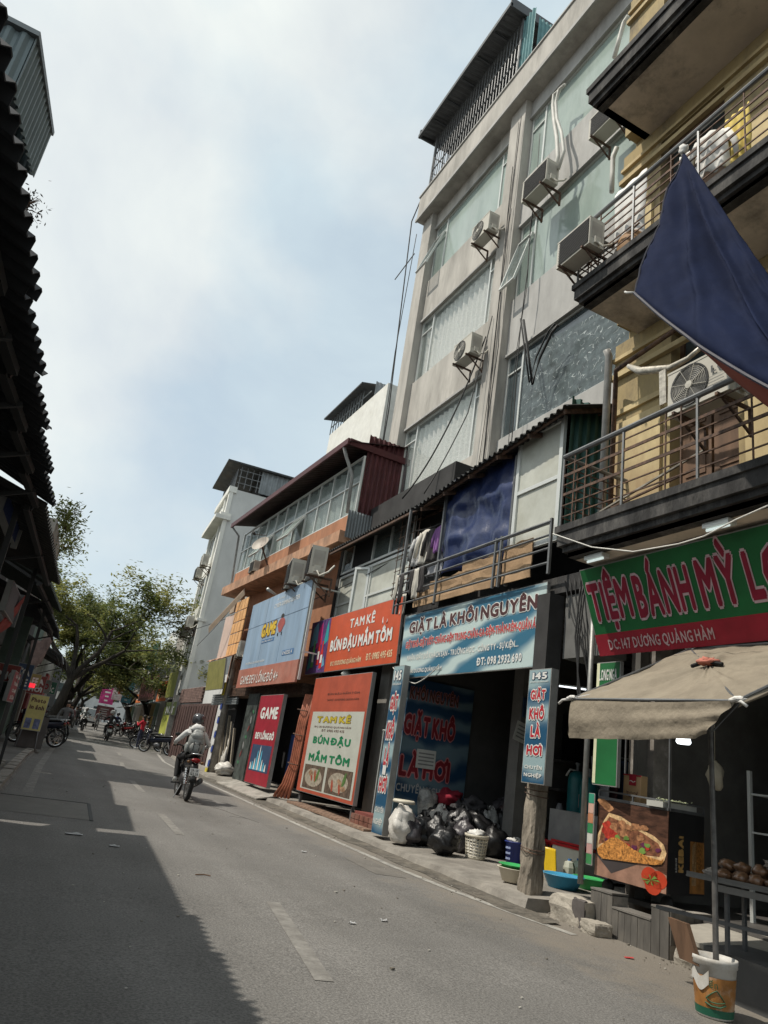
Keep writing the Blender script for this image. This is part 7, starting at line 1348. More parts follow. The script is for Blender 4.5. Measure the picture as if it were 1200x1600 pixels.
# vertical shutters / facades detail left
for i, (px0, py0, px1, py1, d, cc_, lab, tx) in enumerate([
    (-14, 790, 22, 850, .35, (.012, .03, .11), 'dark blue board with a pale metal edge at the far left', None), (-10, 902, 20, 975, .42, (.01, .012, .03), 'near-black framed board below the blue one on the left', None), (-6, 1042, 19, 1098, .5, (.30, .03, .05), 'red and white list board low on the left edge', ['BÁNH', 'TRỨNG', 'CHÈ', 'SỮA'])]):
    p0, p1 = (LX(5, d), 5), (LX(20, d), 20); a = sl(px1, py1, p0, p1); b = sl(px1, py0, p0, p1); c_ = sl(px0, py1, p0, p1); yy = a.y
    s, f, w, h = sign('shop_sign', lab, (LX(yy-1.4, d), yy-1.4, min(a.z, b.z)), (LX(yy, d), yy, min(a.z, b.z)), (LX(yy-1.4, d), yy-1.4, max(a.z, b.z)), K('lsign%d' % i, cc_, .5), t=.07)
    if tx:
        for j, q in enumerate(tx): text(f, q, w*.25, h*(.78-.23*j), w*.68, h*.15, m_w, s, .05)
    mb = MB(); mb.obox(f.p(w+.03, h/2, 0), f.r*.03, f.u*(h/2+.04), f.n*.03); mb.build('edge_strip', m_edge if i == 0 else m_steel, s)
for i, (y_, z_, w_, h_, cc_, lab, tx) in enumerate([(12.5, 1.5, .5, .7, (.30, .28, .24), 'pale hanging board on the left, under the grey-green awning', ['BÁN', 'XÔI']), (16, 1.9, .6, .45, (.28, .05, .04), 'dull red hanging board on the left beyond the green pillar', ['PHỞ']), (19.5, 1.9, .6, .8, (.05, .09, .18), 'blue hanging board on the left before the planted house', ['SỬA', 'XE']), (23, 2.1, .7, .5, (.35, .30, .10), 'mustard hanging board on the planted house', ['CAFE']), (26.5, 2.0, .7, .8, (.30, .06, .05), 'red hanging board beyond the planted house', ['BIA', 'HƠI']), (30, 2.2, .8, .6, (.30, .30, .28), 'white hanging board beside the left motorbikes', ['GẠO']), (35, 2.3, .9, .7, (.04, .15, .10), 'green hanging board just before the leaning tree', ['THUỐC'])]):
    w_ *= .75; h_ *= .75; cc_ = tuple(v*.75 for v in cc_); x_ = LX(y_, .7); s, f, w, h = sign('hanging_board', lab, (x_-w_/2, y_, z_), (x_+w_/2, y_, z_), (x_-w_/2, y_, z_+h_), K('hb%d' % i, cc_, .6, var=.2, scale=4), t=.05)
    for j, q in enumerate(tx): text(f, q, w*.12, h*(.12+.8*(len(tx)-1-j)/len(tx)), w*.76, h*.6/len(tx), m_w if i not in (0, 5) else m_redsh, s, .04)
# green pillar, red fabric banner, A-frame, small red lamp
mb = MB(); q = sl(28, 1000, (LX(10, .7), 10), (LX(20, .7), 20)); mb.box(q.x-.25, q.x+.15, q.y, q.y+.5, 0, 3.2); 
for k in range(4): mb.box(q.x-.27, q.x+.17, q.y-.02, q.y+.52, .8*k, .8*k+.02)
mb.build('green_pillar', K('pillar_green', (.06, .09, .075), .7, var=.15), None, label='dull green pillar behind the red fabric banner', category='pillar')
mb = MB(); mb.smooth = True
Pa = sl(44, 925, (LX(8, .35), 8), (LX(14, .35), 14)); Pb = Vector((LX(8, .75), Pa.y-2.3, Pa.z-1.0))
mb.grid(lambda u, v: Pa.lerp(Pb, u)+Vector((-.1*v, 0, -.55*v*(1-.3*u)-.25*sin(u*pi)*(1-v)-.1*sin(u*pi)+.02*sin(v*20+u*5))), 24, 14, (.01, 0, 0)); mb.build('fabric_banner', K('red_fabric', (.26, .035, .03), .8, var=.3, scale=4), None, label='sagging red fabric banner under the left awnings', category='banner')
def aframe(c, label, m, txt, hgt=1.5, w=.75):
    c = Vector(c); s, f, ww, hh2 = sign('standing_board', label, c+Vector((-w/2, 0, .5)), c+Vector((w/2, .0, .5)), c+Vector((-w/2, .15, hgt+.4)), m, cat='board', t=.04)
    for i, q in enumerate(txt): text(f, q, ww*.12, hh2*(.78-.2*i), ww*.76, hh2*.13, m_brown, s, .04)
    mb = MB(); mb.bar(f.p(.05, 0), c+Vector((-w/2, -.15, 0)), .03); mb.bar(f.p(ww-.05, 0), c+Vector((w/2, -.15, 0)), .03); mb.bar(f.p(.05, hh2), c+Vector((-w/2, .5, 0)), .03); mb.build('leg', m_steel, s)
    for k in range(2): mb = MB(); f.rect(mb, ww*(.1+.45*k), hh2*.05, ww*(.42+.45*k), hh2*.33, .006); mb.build('picture', K('portrait', (.12, .14, .25), .6, var=.4, scale=8), s)
    return s
q = onG(44, 1170, .1); aframe((q.x-.1, q.y, gz(q.y)+.12), 'yellowish standing board reading Photo with portraits on the left pavement', K('photo_yellow', (.50, .44, .16), .6, var=.1), ['Photo', 'in ảnh'], 1.15, .55)
mb = MB(); mb.box(q.x-.4, q.x+.35, q.y+.2, q.y+.8, gz(q.y)+.12, gz(q.y)+1.05); mb.build('cabinet', K('cab_grey', (.10, .09, .085), .7), None, label='grey cabinet behind the yellow Photo board', category='cabinet')
q = onL(50, 1071, (LX(20, .6), 20), (LX(30, .6), 30)); mb = MB(); mb.obox(q, Vector((.02, .07, 0)), Vector((.06, 0, 0)), Vector((0, 0, .06))); mb.build('red_light_sign', K('neon_red', (.9, .03, .05), .5, emit=.7), None, label='small glowing red sign above the Photo board', category='sign')
for i, (y_, cc_, lab) in enumerate([(27.5, (.16, .03, .03), 'dull red facade panel behind the Photo board'), (33.5, (.3, .3, .28), 'pale facade board above the left motorbikes'), (36.5, (.28, .05, .05), 'small red board near the leaning tree')]):
    mb = MB(); mb.prism([(LX(y_, .9), y_, 1.0), (LX(y_+2, .9), y_+2, 1.0), (LX(y_+2, 1.0), y_+2, 1.0), (LX(y_, 1.0), y_, 1.0)], (0, 0, 1.6+.3*i)); mb.build('facade_panel', K('lp%d' % i, cc_, .7, var=.3, scale=6), None, label=lab, category='panel')
q = onY(58, 1028, 24); mb = MB(); mb.smooth = True; mb.grid(lambda u, v: q+Vector(((u-.5)*.6*(1-.5*v), .3*u, .45-.9*v+.3*u+.05*sin(u*12+v*4))), 14, 10, (0, .01, 0)); mb.build('folded_parasol', K('hc0', (.20, .15, .14), .7, var=.3, scale=5), None, label='pale folded parasol hanging beside the dull green pillar', category='parasol')
for i in range(6): y_ = 4+i*1.4; mb = MB(); mb.box(LX(y_, 1.6)-.1, LX(y_, 1.4), y_, y_+.9, .12, 1.0+.4*(i % 2)); mb.build('shop_counter', m_blackwall, None, label='dark counters along the near left shopfronts', category='counter', group='counters along the left shopfronts')
# left pavement with kerb blocks
mb = MB(); ys = [-6+i*1.0 for i in range(66)]
for a, b in zip(ys, ys[1:]): mb.poly([(xl(a)-.12, a, gz(a)+.10), (xl(b)-.12, b, gz(b)+.10), (xl(b)-6, b, gz(b)+.12), (xl(a)-6, a, gz(a)+.12)]); mb.poly([(xl(a)-.0, a, gz(a)), (xl(b)-.0, b, gz(b)), (xl(b)-.12, b, gz(b)+.10), (xl(a)-.12, a, gz(a)+.10)])
struct('pavement', mb, K('left_pavement', (.15, .145, .135), .9, var=.2, scale=3, dirt=.5))
kb = thing('kerb_stones', 'row of worn kerb stones and paving slabs along the left pavement', 'kerb', (0, 18, .2)); kb['kind'] = 'structure'
y_ = 9.
while y_ < 42:
    w_ = .95; mb = MB(); x_ = xl(y_)-.02; mb.obox((x_-.1, y_+w_/2, gz(y_)+.062), Vector((.1, 0, .0)), Vector((.03, w_/2-.008, 0)), Vector((0, 0, .07+random.uniform(-.008, .008)))); mb.build('kerb_stone', m_concrete, kb); y_ += w_
for k in range(4): mb = MB(); mb.obox((-.45+.02*k, 16.2+.42*k, gz(17)+.15+.02*(k % 2)), Vector((.42, .02, 0)), Vector((-.02, .18, 0)), Vector((0, 0, .04))); mb.build('paving_slab', m_concrete, kb)
# ------------------------------------------------------------------ TREES
def tree(loc, hgt, spread, lean, label, leaves=9000, twigs=True, seed=1, lm=(None, None), dens=1.0, bare_top=.0, ls=.11, trunk_r=.28, fork=.35):
    random.seed(seed); t = thing('street_tree', label, 'tree', loc); base = Vector(loc); tips = []; mb = MB(); mb.smooth = True; tw = MB(); segs = []
    def br(p, d, L_, r, lvl):
        n = 5; P = [p]; R_ = [r]; q = p.copy(); dd = d.copy()
        for i in range(n):
            dd = (dd+Vector((random.gauss(0, .16), random.gauss(0, .16), random.gauss(.02, .10)))).normalized(); q = q+dd*L_/n; P.append(q.copy()); R_.append(r*(1-.45*(i+1)/n))
        (mb if lvl < 3 else tw).tube(P, R_, 8 if lvl < 2 else 5 if lvl < 3 else 3, False)
        if lvl >= 3: segs.append((P, lvl))
        if lvl >= 5: tips.append(q); return
        k = [3, 3, 3, 3, 2][lvl]
        for j in range(k):
            a = random.uniform(0, 2*pi); s_ = random.uniform(.45, .95) if lvl else random.uniform(.5, .85)
            side = dd.cross(Vector((cos(a), sin(a), .3))).normalized(); nd = (dd*(1-s_*.55)+side*s_).normalized(); nd.z = max(nd.z, -.15 if lvl > 1 else .12); nd.x *= 1.15
            at = P[-1] if j == 0 else P[random.choice([3, 4, 5])]
            br(at, nd.normalized(), L_*random.uniform(.62, .82), R_[-1]*random.uniform(.6, .8), lvl+1)
    tp = base+Vector(lean)*fork; mb.tube([base-Vector((0, 0, .1)), base.lerp(tp, .5)+Vector((.1, 0, 0)), tp], [trunk_r*1.25, trunk_r, trunk_r*.85], 10, False)
    for k in range(4): a = k*pi/2+.5; br(tp, (Vector(lean).normalized()+Vector((cos(a)*spread, sin(a)*spread*.7, .1))).normalized(), hgt*.34, trunk_r*.6, 1)
    mb.build('trunk', K('bark', (.028, .024, .02), .95, var=.3, bump=.6), t)
    if tw.v: tw.build('twigs', K('twig_bark', (.055, .045, .035), .9), t, kind='stuff', fixn=False)
    mats = [m_leafd, m_leafm, m_leafy]; lf = MB(); zt_ = max(p.z for s_ in segs for p in s_[0]); zb = min(p.z for s_ in segs for p in s_[0])
    for k in range(int(leaves)):
        P, lv = random.choice(segs); p = random.choice(P); hrel = (p.z-zb)/(zt_-zb)
        if random.random() < bare_top*max(0, hrel-.45)*1.9: continue
        c = p+Vector((random.gauss(0, .22), random.gauss(0, .22), random.gauss(-.05, .16))); cl = noise.noise(c*.55+Vector((seed, 0, 0)))
        if cl < -.12 and random.random() < .75: continue
        a = Vector((random.uniform(-1, 1), random.uniform(-1, 1), random.uniform(-.5, .3))).normalized()*ls*random.uniform(.7, 1.4); b = a.cross(Vector((random.uniform(-.6, .6), random.uniform(-.6, .6), 1))).normalized()*ls*.42
        lf.mi = 2 if cl > .18 else (1 if random.random() < .6 else 0); lf.poly([c-a, c-b, c+a, c+b])
    lf.build('crown', mats, t, kind='stuff', fixn=False); return t
tree((1.25, 41.5, .5), 9.5, .95, (1.1, .3, 4.6), 'big spreading tree leaning over the street from the left pavement', 34000, seed=4, bare_top=.8, ls=.12, fork=.62, trunk_r=.24)
tree((2.0, 54, .7), 8.5, .9, (1.4, 0, 4.0), 'second leafy tree behind the big leaning one on the left', 34000, seed=11, bare_top=.3, ls=.14, fork=.6)
tree((9.3, 60, .75), 7, .8, (-1.0, 0, 3.6), 'leafy tree on the right pavement before the far shops', 9000, seed=15, ls=.14, fork=.7, trunk_r=.2)
tree((3.6, 74, .9), 9, .95, (1.6, 0, 4.4), 'third tree on the left, farther down the street', 11000, seed=23, ls=.18, fork=.6)
tree((12.2, 92, 1.1), 8, .9, (-1.5, 0, 4.2), 'far tree leaning in from the right side', 8000, seed=31, ls=.2, fork=.6)
tree((7.0, 112, 1.3), 9, 1, (1, 0, 4.5), 'farthest tree closing the street on the left', 9000, seed=37, ls=.24, fork=.6)
tree((16.5, 130, 1.5), 9, 1, (-1, 0, 4.5), 'farthest tree closing the street on the right', 8000, seed=41, ls=.26, fork=.6)
for i, (x0, x1, y_, h_, c_) in enumerate([(-14, 9, 150, 12, m_render), (9, 26, 156, 10, m_sidewall), (26, 50, 150, 14, m_render)]):
    t = thing('far_block', ['grey block closing the view at the end of the street on the left', 'pale low block at the very end of the street', 'tall block beyond the far right shops'][i], 'building', ((x0+x1)/2, y_, 1.5)); mb = MB(); mb.box(x0, x1, y_, y_+8, 0, h_); mb.build('wall', c_, t)
    for k in range(int((x1-x0)/3)):
        for j in range(3): mb = MB(); mb.box(x0+.8+k*3, x0+2.2+k*3, y_-.05, y_, 3+j*3, 4.6+j*3); mb.build('window', m_glassd, t)
# ------------------------------------------------------------------ MOTORBIKES
m_tyre = K('tyre', (.015, .015, .015), .85); m_chrome = K('chrome', (.5, .5, .5), .25, metal=.9); m_engine = K('engine_metal', (.12, .12, .125), .4, metal=.7, var=.3, scale=9); m_seat = K('seat_vinyl', (.018, .018, .018), .5); m_tail = K('tail_red', (.24, .008, .008), .25)
def moto(label, bodym, loc, rz=0, plate=None, group='motorbikes on the street'):
    t = thing('motorbike', label, 'motorbike', (0, 0, 0), group); AX = (Vector((0, 1, 0)), Vector((0, 0, 1)), Vector((1, 0, 0)))
    for y_ in (-.62, .64):
        mb = MB(); mb.smooth = True; mb.lathe([(.235+.0, -.03), (.27, -.045), (.295, -.03), (.305, 0), (.295, .03), (.27, .045), (.235, .03), (.235, -.03)], (0, y_, .305), 24, AX); w = mb.build('wheel', m_tyre, t)
        mb = MB(); mb.lathe([(.236, -.028), (.215, -.02), (.215, .02), (.236, .028)], (0, y_, .305), 24, AX); mb.lathe([(0, -.05), (.05, -.05), (.05, .05), (0, .05)], (0, y_, .305), 12, AX)
        for k in range(8): a = k*pi/4; mb.bar((0, y_+.04*cos(a), .305+.04*sin(a)), (0, y_+.22*cos(a), .305+.22*sin(a)), .012)
        ORG[w.name] = Vector((0, 0, 0)); mb.build('rim', m_chrome, w)
    mb = MB(); mb.smooth = True; mb.grid(lambda u, v: (lerp(-.055, .055, v), -.62-.33*cos(u), .31+.34*sin(u)), 12, 2, (0, 0, .004)) if False else None
    for y_, a0, a1 in ((-.62, .35, 2.4), (.64, .5, 2.9)):
        mb = MB(); mb.smooth = True; mb.grid(lambda u, v: (lerp(-.06, .06, v), y_-.335*cos(lerp(a0, a1, u)), .305+.335*sin(lerp(a0, a1, u))+.02*sin(v*pi)), 12, 4, (0, 0, .005)); mb.build('mudguard', bodym if y_ > 0 else m_seat, t)
    mb = MB(); mb.smooth = True   # tail and side fairing
    def body(u, v):
        y_ = lerp(-.72, .42, u); w_ = .07+.075*sin(min(1, u*1.25)*pi)**.8; a = v*2*pi; zc_ = .66+.12*(1-u)**1.5-.10*max(0, u-.6); return (w_*cos(a), y_, zc_+(.11 if sin(a) > 0 else .15)*sin(a))
    mb.grid(body, 16, 14); mb.build('body_fairing', bodym, t)
    mb = MB(); mb.smooth = True   # leg shield / headset
    mb.grid(lambda u, v: (lerp(-.2, .2, v)*(.55+.45*sin(u*pi)), .50+.06*u-.08*abs(v-.5)*2+.03, lerp(.38, .92, u)), 10, 8, (0, .03, 0)); mb.build('leg_shield', bodym, t)
    mb = MB(); mb.smooth = True; mb.blob((0, .52, 1.0), (.13, .13, .10), 1, .05); mb.build('headlamp_cowl', bodym, t)
    mb = MB(); mb.smooth = True; mb.blob((0, .645, .99), (.08, .03, .06), 1, .02); mb.build('headlight', K('lens', (.6, .6, .55), .1), t)
    mb = MB(); mb.smooth = True; mb.grid(lambda u, v: (lerp(-1, 1, v)*(.09+.05*sin(u*pi)), lerp(-.66, .26, u), .80+.045*cos((v-.5)*2.4)+.05*(1-u)**2-.03*u), 14, 8, (0, 0, .05)); mb.build('seat', m_seat, t)
    for s_ in (-1, 1): mb = MB(); mb.smooth = True; mb.tube([(s_*.065, .64, .305), (s_*.065, .55, .62), (s_*.05, .48, .9)], [.028, .028, .022], 8); mb.build('fork', m_chrome, t)
    mb = MB(); mb.smooth = True; mb.tube([(-.36, .30, 1.03), (-.2, .42, 1.05), (0, .48, 1.0), (.2, .42, 1.05), (.36, .30, 1.03)], .014, 8); mb.build('handlebar', m_seat, t)
    for s_ in (-1, 1):
        mb = MB(); mb.smooth = True; mb.tube([(s_*.36, .30, 1.03), (s_*.26, .37, 1.045)], .022, 8); mb.build('grip', m_tyre, t)
        mb = MB(); mb.smooth = True; mb.tube([(s_*.22, .42, 1.05), (s_*.28, .40, 1.22)], .007, 6); mb.blob((s_*.30, .39, 1.26), (.065, .012, .04), 3, .02); mb.build('mirror', m_seat, t)
        mb = MB(); mb.tube([(s_*.1, -.62, .32), (s_*.11, -.5, .62)], [.032, .028], 8); 
        for k in range(6): mb.lathe([(.03, 0), (.042, .01), (.03, .02)], (s_*.1, -.62+.02*k, .36+.045*k), 8)
        mb.build('shock_absorber', m_chrome, t)
        mb = MB(); mb.tube([(0, .02, .30), (s_*.28, .02, .29)], .016, 6); mb.build('footpeg', m_tyre, t)
    mb = MB(); mb.smooth = True; mb.blob((0, .02, .40), (.13, .2, .14), 4, .15, 3); mb.tube([(.06, -.1, .33), (.06, -.6, .305)], .03, 6); mb.tube([(0, .15, .4), (0, .42, .6)], .03, 6); mb.build('engine', m_engine, t)
    mb = MB(); mb.smooth = True; mb.tube([(.08, .15, .30), (.13, -.1, .24), (.15, -.3, .28), (.16, -.42, .33), (.165, -.85, .43)], [.02, .022, .03, .05, .055], 10); mb.build('exhaust', K('exhaust_metal', (.08, .08, .08), .4, metal=.6), t)
    mb = MB(); mb.smooth = True; mb.blob((0, -.78, .80), (.1, .05, .045), 2, .03); mb.build('tail_light', m_tail, t)
    for s_ in (-1, 1): mb = MB(); mb.smooth = True; mb.blob((s_*.14, -.76, .76), (.035, .03, .03), 2, .03); mb.build('indicator', K('amber', (.16, .07, .02), .3), t)
    mb = MB(); mb.smooth = True; mb.tube([(-.1, -.45, .87), (-.12, -.75, .92), (0, -.84, .93), (.12, -.75, .92), (.1, -.45, .87)], .014, 6); mb.build('grab_rail', m_chrome, t)
    mb = MB(); mb.smooth = True; mb.grid(lambda u, v: (lerp(-.07, .07, v), -.80-.12*u, .72-.34*u+.0*v), 6, 3, (0, .006, 0)); mb.build('rear_flap', m_seat, t)
    f = Fr((-.10, -.90, .50), (1, 0, 0), (0, .18, 1)); mb = MB(); f.board(mb, .2, .155, .008); w = mb.build('number_plate', K('plate_white', (.62, .62, .60), .5), t)
    if plate:
        ORG[w.name] = Vector((0, 0, 0)); text(f, plate[0], .03, .085, .14, .05, m_seat, w, .03, .003); text(f, plate[1], .02, .02, .16, .05, m_seat, w, .03, .003)
    mb = MB(); mb.tube([(-.08, -.1, .28), (-.2, -.25, .02)], .012, 5); mb.build('side_stand', m_steel, t)
    t.location = loc; t.rotation_euler = (0, 0, rz); return t
pm = onG(286, 1249); m_bk_black = K('gloss_black', (.02, .02, .022), .2, coat=.5); 
rider_bike = moto('black motorbike ridden away by the person with the silver backpack', m_bk_black, (pm.x, pm.y+.25, gz(pm.y)), -.04, ('29 - U1', '122.26'))
# ------------------------------------------------------------------ PEOPLE
def figure(parent, bones, name='body', sub=2):
    """bones: list of chains; each chain = (material index, [(point, radius), ...]); points are shared when equal"""
    idx = {}; V = []; Rr = []; E_ = []; segs = []
    def key(p): return tuple(round(v, 3) for v in p)
    for mi, ch in bones['chains']:
        prev = None
        for p, r_ in ch:
            k = key(p)
            if k not in idx: idx[k] = len(V); V.append(p); Rr.append(r_)
            if prev is not None and prev != idx[k]: E_.append((prev, idx[k])); segs.append((Vector(V[prev]), Vector(p), mi, (Rr[prev]+r_)/2))
            prev = idx[k]
    me = bpy.data.meshes.new(name); me.from_pydata(V, E_, []); o = bpy.data.objects.new(name, me); COL.objects.link(o)
    md = o.modifiers.new('s', 'SKIN'); md.use_smooth_shade = True; md.branch_smoothing = .4
    for i, sv in enumerate(me.skin_vertices[0].data): sv.radius = (Rr[i], Rr[i]*(.8 if Rr[i] > .09 else 1)); sv.use_root = (i == 0)
    s2 = o.modifiers.new('u', 'SUBSURF'); s2.levels = sub; s2.render_levels = sub
    bpy.context.view_layer.update(); m2 = bpy.data.meshes.new_from_object(o.evaluated_get(bpy.context.evaluated_depsgraph_get()))
    bpy.data.objects.remove(o); ob = bpy.data.objects.new(name, m2); COL.objects.link(ob); ob.parent = parent
    m2.materials.clear()
    for m in bones['mats']: m2.materials.append(m)
    for p in m2.polygons:
        c = p.center; best = 1e9; bi = 0
        for a, b, mi, r_ in segs:
            ab = b-a; t_ = max(0, min(1, (c-a).dot(ab)/ab.length_squared)); d_ = (c-a-ab*t_).length/r_**.5
            if d_ < best: best = d_; bi = mi
        p.material_index = bi; p.use_smooth = True
    return ob
m_skin = K('skin', (.38, .22, .15), .55, var=.05); m_hair = K('black_hair', (.015, .012, .01), .6)
def person(label, loc, rz, top, bottom, shoe, pose='stand', hair=m_hair, helmet=None, fingers=False, s=1.0, longhair=False, topm=None):
    t = thing('person', label, 'person', (0, 0, 0), None)
    if pose == 'ride': pel = Vector((0, -.20, .92)); ch = Vector((0, -.10, 1.24)); nk = Vector((0, -.04, 1.42)); hd = Vector((0, .0, 1.56)); kn = [(s_*.2, .24, .80) for s_ in (-1, 1)]; ft = [(s_*.2, .06, .36) for s_ in (-1, 1)]; el = [(s_*.36, .02, 1.12) for s_ in (-1, 1)]; hn = [(s_*.335, .30, 1.06) for s_ in (-1, 1)]
    elif pose == 'walk': pel = Vector((0, 0, .93)); ch = Vector((0, .02, 1.25)); nk = Vector((0, .03, 1.44)); hd = Vector((0, .04, 1.58)); kn = [(-.1, .16, .52), (.1, .02, .49)]; ft = [(-.1, .20, .07), (.1, -.22, .09)]; el = [(-.26, -.08, 1.13), (.26, .06, 1.13)]; hn = [(-.25, .02, .9), (.25, .2, .95)]
    else: pel = Vector((0, 0, .93)); ch = Vector((0, .0, 1.25)); nk = Vector((0, .01, 1.44)); hd = Vector((0, .03, 1.58)); kn = [(-.1, .02, .5), (.1, .02, .5)]; ft = [(-.1, 0, .07), (.1, .02, .07)]; el = [(s_*.25, .10, 1.15) for s_ in (-1, 1)]; hn = [(s_*.10, .30, 1.30) for s_ in (-1, 1)]
    c = []; ch_ = tuple(ch); pl_ = tuple(pel)
    mid = tuple(pel.lerp(ch, .5)); c.append((0, [(pl_, .135), (mid, .125), (ch_, .155), (tuple(ch.lerp(nk, .6)), .12), (tuple(nk), .052)])); c.append((2, [(tuple(nk), .052), (tuple(hd+Vector((0, 0, -.05))), .085), (tuple(hd+Vector((0, 0, .05))), .092)]))
    shz = ch.lerp(nk, .6)
    for i, s_ in enumerate((-1, 1)):
        sh = tuple(shz+Vector((s_*.18, 0, -.01))); k = Vector(kn[i]); f_ = Vector(ft[i]); hp = tuple(pel+Vector((s_*.1, .0 if pose != 'ride' else .05, -.06)))
        e_ = Vector(el[i]); h_ = Vector(hn[i])
        c.append((0, [(tuple(shz), .12), (sh, .072), (tuple(Vector(sh).lerp(e_, .5)), .058), (tuple(e_), .05), (tuple(e_.lerp(h_, .85)), .038)])); c.append((2, [(tuple(e_.lerp(h_, .85)), .038), (tuple(h_), .034)]))
        hd_ = (h_-e_).normalized()
        if fingers:
            for q in range(4): b_ = h_+Vector((s_*(-.03+.02*q), .01, .0)); c.append((2, [(tuple(h_), .034), (tuple(b_+Vector((0, .035, -.005))), .011), (tuple(b_+Vector((0, .045, -.035))), .009), (tuple(b_+Vector((0, .02, -.05))), .008)]))
            c.append((2, [(tuple(h_), .034), (tuple(h_+Vector((-s_*.035, .0, -.02))), .012), (tuple(h_+Vector((-s_*.03, .02, -.045))), .010)]))
        else: c.append((2, [(tuple(h_), .034), (tuple(h_+hd_*.06), .026), (tuple(h_+hd_*.11+Vector((0, 0, -.02))), .014)]))
        c.append((1, [(pl_, .135), (hp, .10), (tuple(Vector(hp).lerp(k, .5)), .082), (tuple(k), .062), (tuple(k.lerp(f_, .5)), .055), (tuple(f_+Vector((0, 0, .05))), .042)])); c.append((3, [(tuple(f_+Vector((0, 0, .05))), .042), (tuple(f_+Vector((0, -.02, 0))), .042), (tuple(f_+Vector((0, .10, -.025))), .038), (tuple(f_+Vector((0, .17, -.03))), .028)]))
    figure(t, {'chains': c, 'mats': [top, bottom, m_skin, shoe]})
    if helmet:
        mb = MB(); mb.smooth = True; mb.lathe([(.118, -.05), (.132, -.03), (.138, .04), (.125, .105), (.085, .155), (.0, .17)], hd+Vector((0, -.005, .02)), 22); mb.build('helmet', helmet, t); mb = MB(); mb.smooth = True; mb.grid(lambda u, v: hd+Vector(((u-.5)*.2, .12+.06*v, .04-.02*v-.02*abs(u-.5))), 8, 2, (0, 0, .008)); mb.build('visor', m_seat, t)
    else:
        mb = MB(); mb.smooth = True; mb.blob(hd+Vector((0, -.025, .045)), (.102, .105, .10), 5, .12, 3); 
        if longhair: mb.blob(hd+Vector((0, -.07, -.09)), (.085, .05, .15), 6, .15, 3)
        mb.build('hair', hair, t)
    for s_ in (-1, 1): mb = MB(); mb.smooth = True; mb.blob(hd+Vector((s_*.035, .088, .0)), (.013, .008, .009), 1, 0, 1, 8, 6); mb.build('eye', m_hair, t)
    mb = MB(); mb.smooth = True; mb.blob(hd+Vector((0, .098, -.03)), (.014, .02, .022), 1, 0, 1, 8, 6); mb.build('nose', m_skin, t)
    mb = MB(); mb.smooth = True; mb.blob(hd+Vector((0, .085, -.065)), (.026, .008, .007), 1, 0, 1, 8, 6); mb.build('mouth', K('lips', (.30, .12, .10), .5), t)
    t.location = loc; t.rotation_euler = (0, 0, rz); t.scale = (s,)*3; return t, hd, ch, pel
m_hood = K('grey_hoodie', (.58, .58, .57), .9, var=.12, scale=7, bump=.5, bscale=12); m_blackp = K('black_trousers', (.02, .02, .022), .85); m_shoe = K('pale_trainers', (.55, .55, .53), .6)
rt, hd, ch, pel = person('person in pale grey hoodie and dark helmet riding away with a silver backpack', (pm.x, pm.y+.25, gz(pm.y)), -.04, m_hood, m_blackp, m_shoe, 'ride', helmet=K('helmet_dark', (.05, .05, .055), .25, coat=.6), fingers=True, s=1.0)
mb = MB(); mb.smooth = True; mb.grid(lambda u, v: Vector((.17*cos(u*2*pi)*(1+.15*v), -.09+.13*sin(u*2*pi)*(1+.1*v), 1.47-.12*v+.03*cos(u*2*pi-1.5)+.02*sin(u*9))), 24, 6, None); mb.blob((0, -.17, 1.43), (.15, .085, .09), 3, .25, 3); mb.build('hood', m_hood, rt)
m_bp = K('silver_backpack', (.27, .28, .27), .4, var=.15, scale=8, bump=.4, bscale=8); bpk = thing('backpack', 'silver-grey backpack with side pockets worn by the motorbike rider', 'backpack', (pm.x, pm.y+.25, gz(pm.y)))
def bl(c_, r_, nm, m, sd=1, a=.06): mb = MB(); mb.smooth = True; ORG[bpk.name] = Vector((0, 0, 0)); mb.blob(c_, r_, sd, a, 2, 18, 14); return mb.build(nm, m, bpk)
bl((0, -.33, 1.15), (.185, .12, .26), 'pack_body', m_bp); bl((0, -.42, 1.04), (.13, .06, .12), 'front_pocket', m_bp, 2); bl((0, -.38, 1.27), (.15, .08, .09), 'top_flap', m_bp, 3); bl((-.17, -.31, 1.02), (.05, .07, .11), 'side_pocket', m_bp, 4); bl((.17, -.31, 1.02), (.05, .07, .11), 'side_pocket', m_bp, 5)
for s_ in (-1, 1): mb = MB(); mb.smooth = True; mb.tube([(s_*.11, -.25, 1.34), (s_*.13, -.10, 1.46), (s_*.14, .07, 1.33), (s_*.13, .02, 1.1)], .02, 6); mb.build('strap', K('strap_dark', (.06, .06, .06), .7), bpk); mb = MB(); mb.bar((s_*.06, -.475, .98), (s_*.06, -.46, 1.16), .02, .01); mb.build('strap', MATS['strap_dark'], bpk)
mb = MB(); mb.tube([(-.13, -.46, 1.13), (0, -.485, 1.12), (.13, -.46, 1.13)], .006, 5); mb.build('zip', MATS['strap_dark'], bpk); bpk.rotation_euler.z = -.04
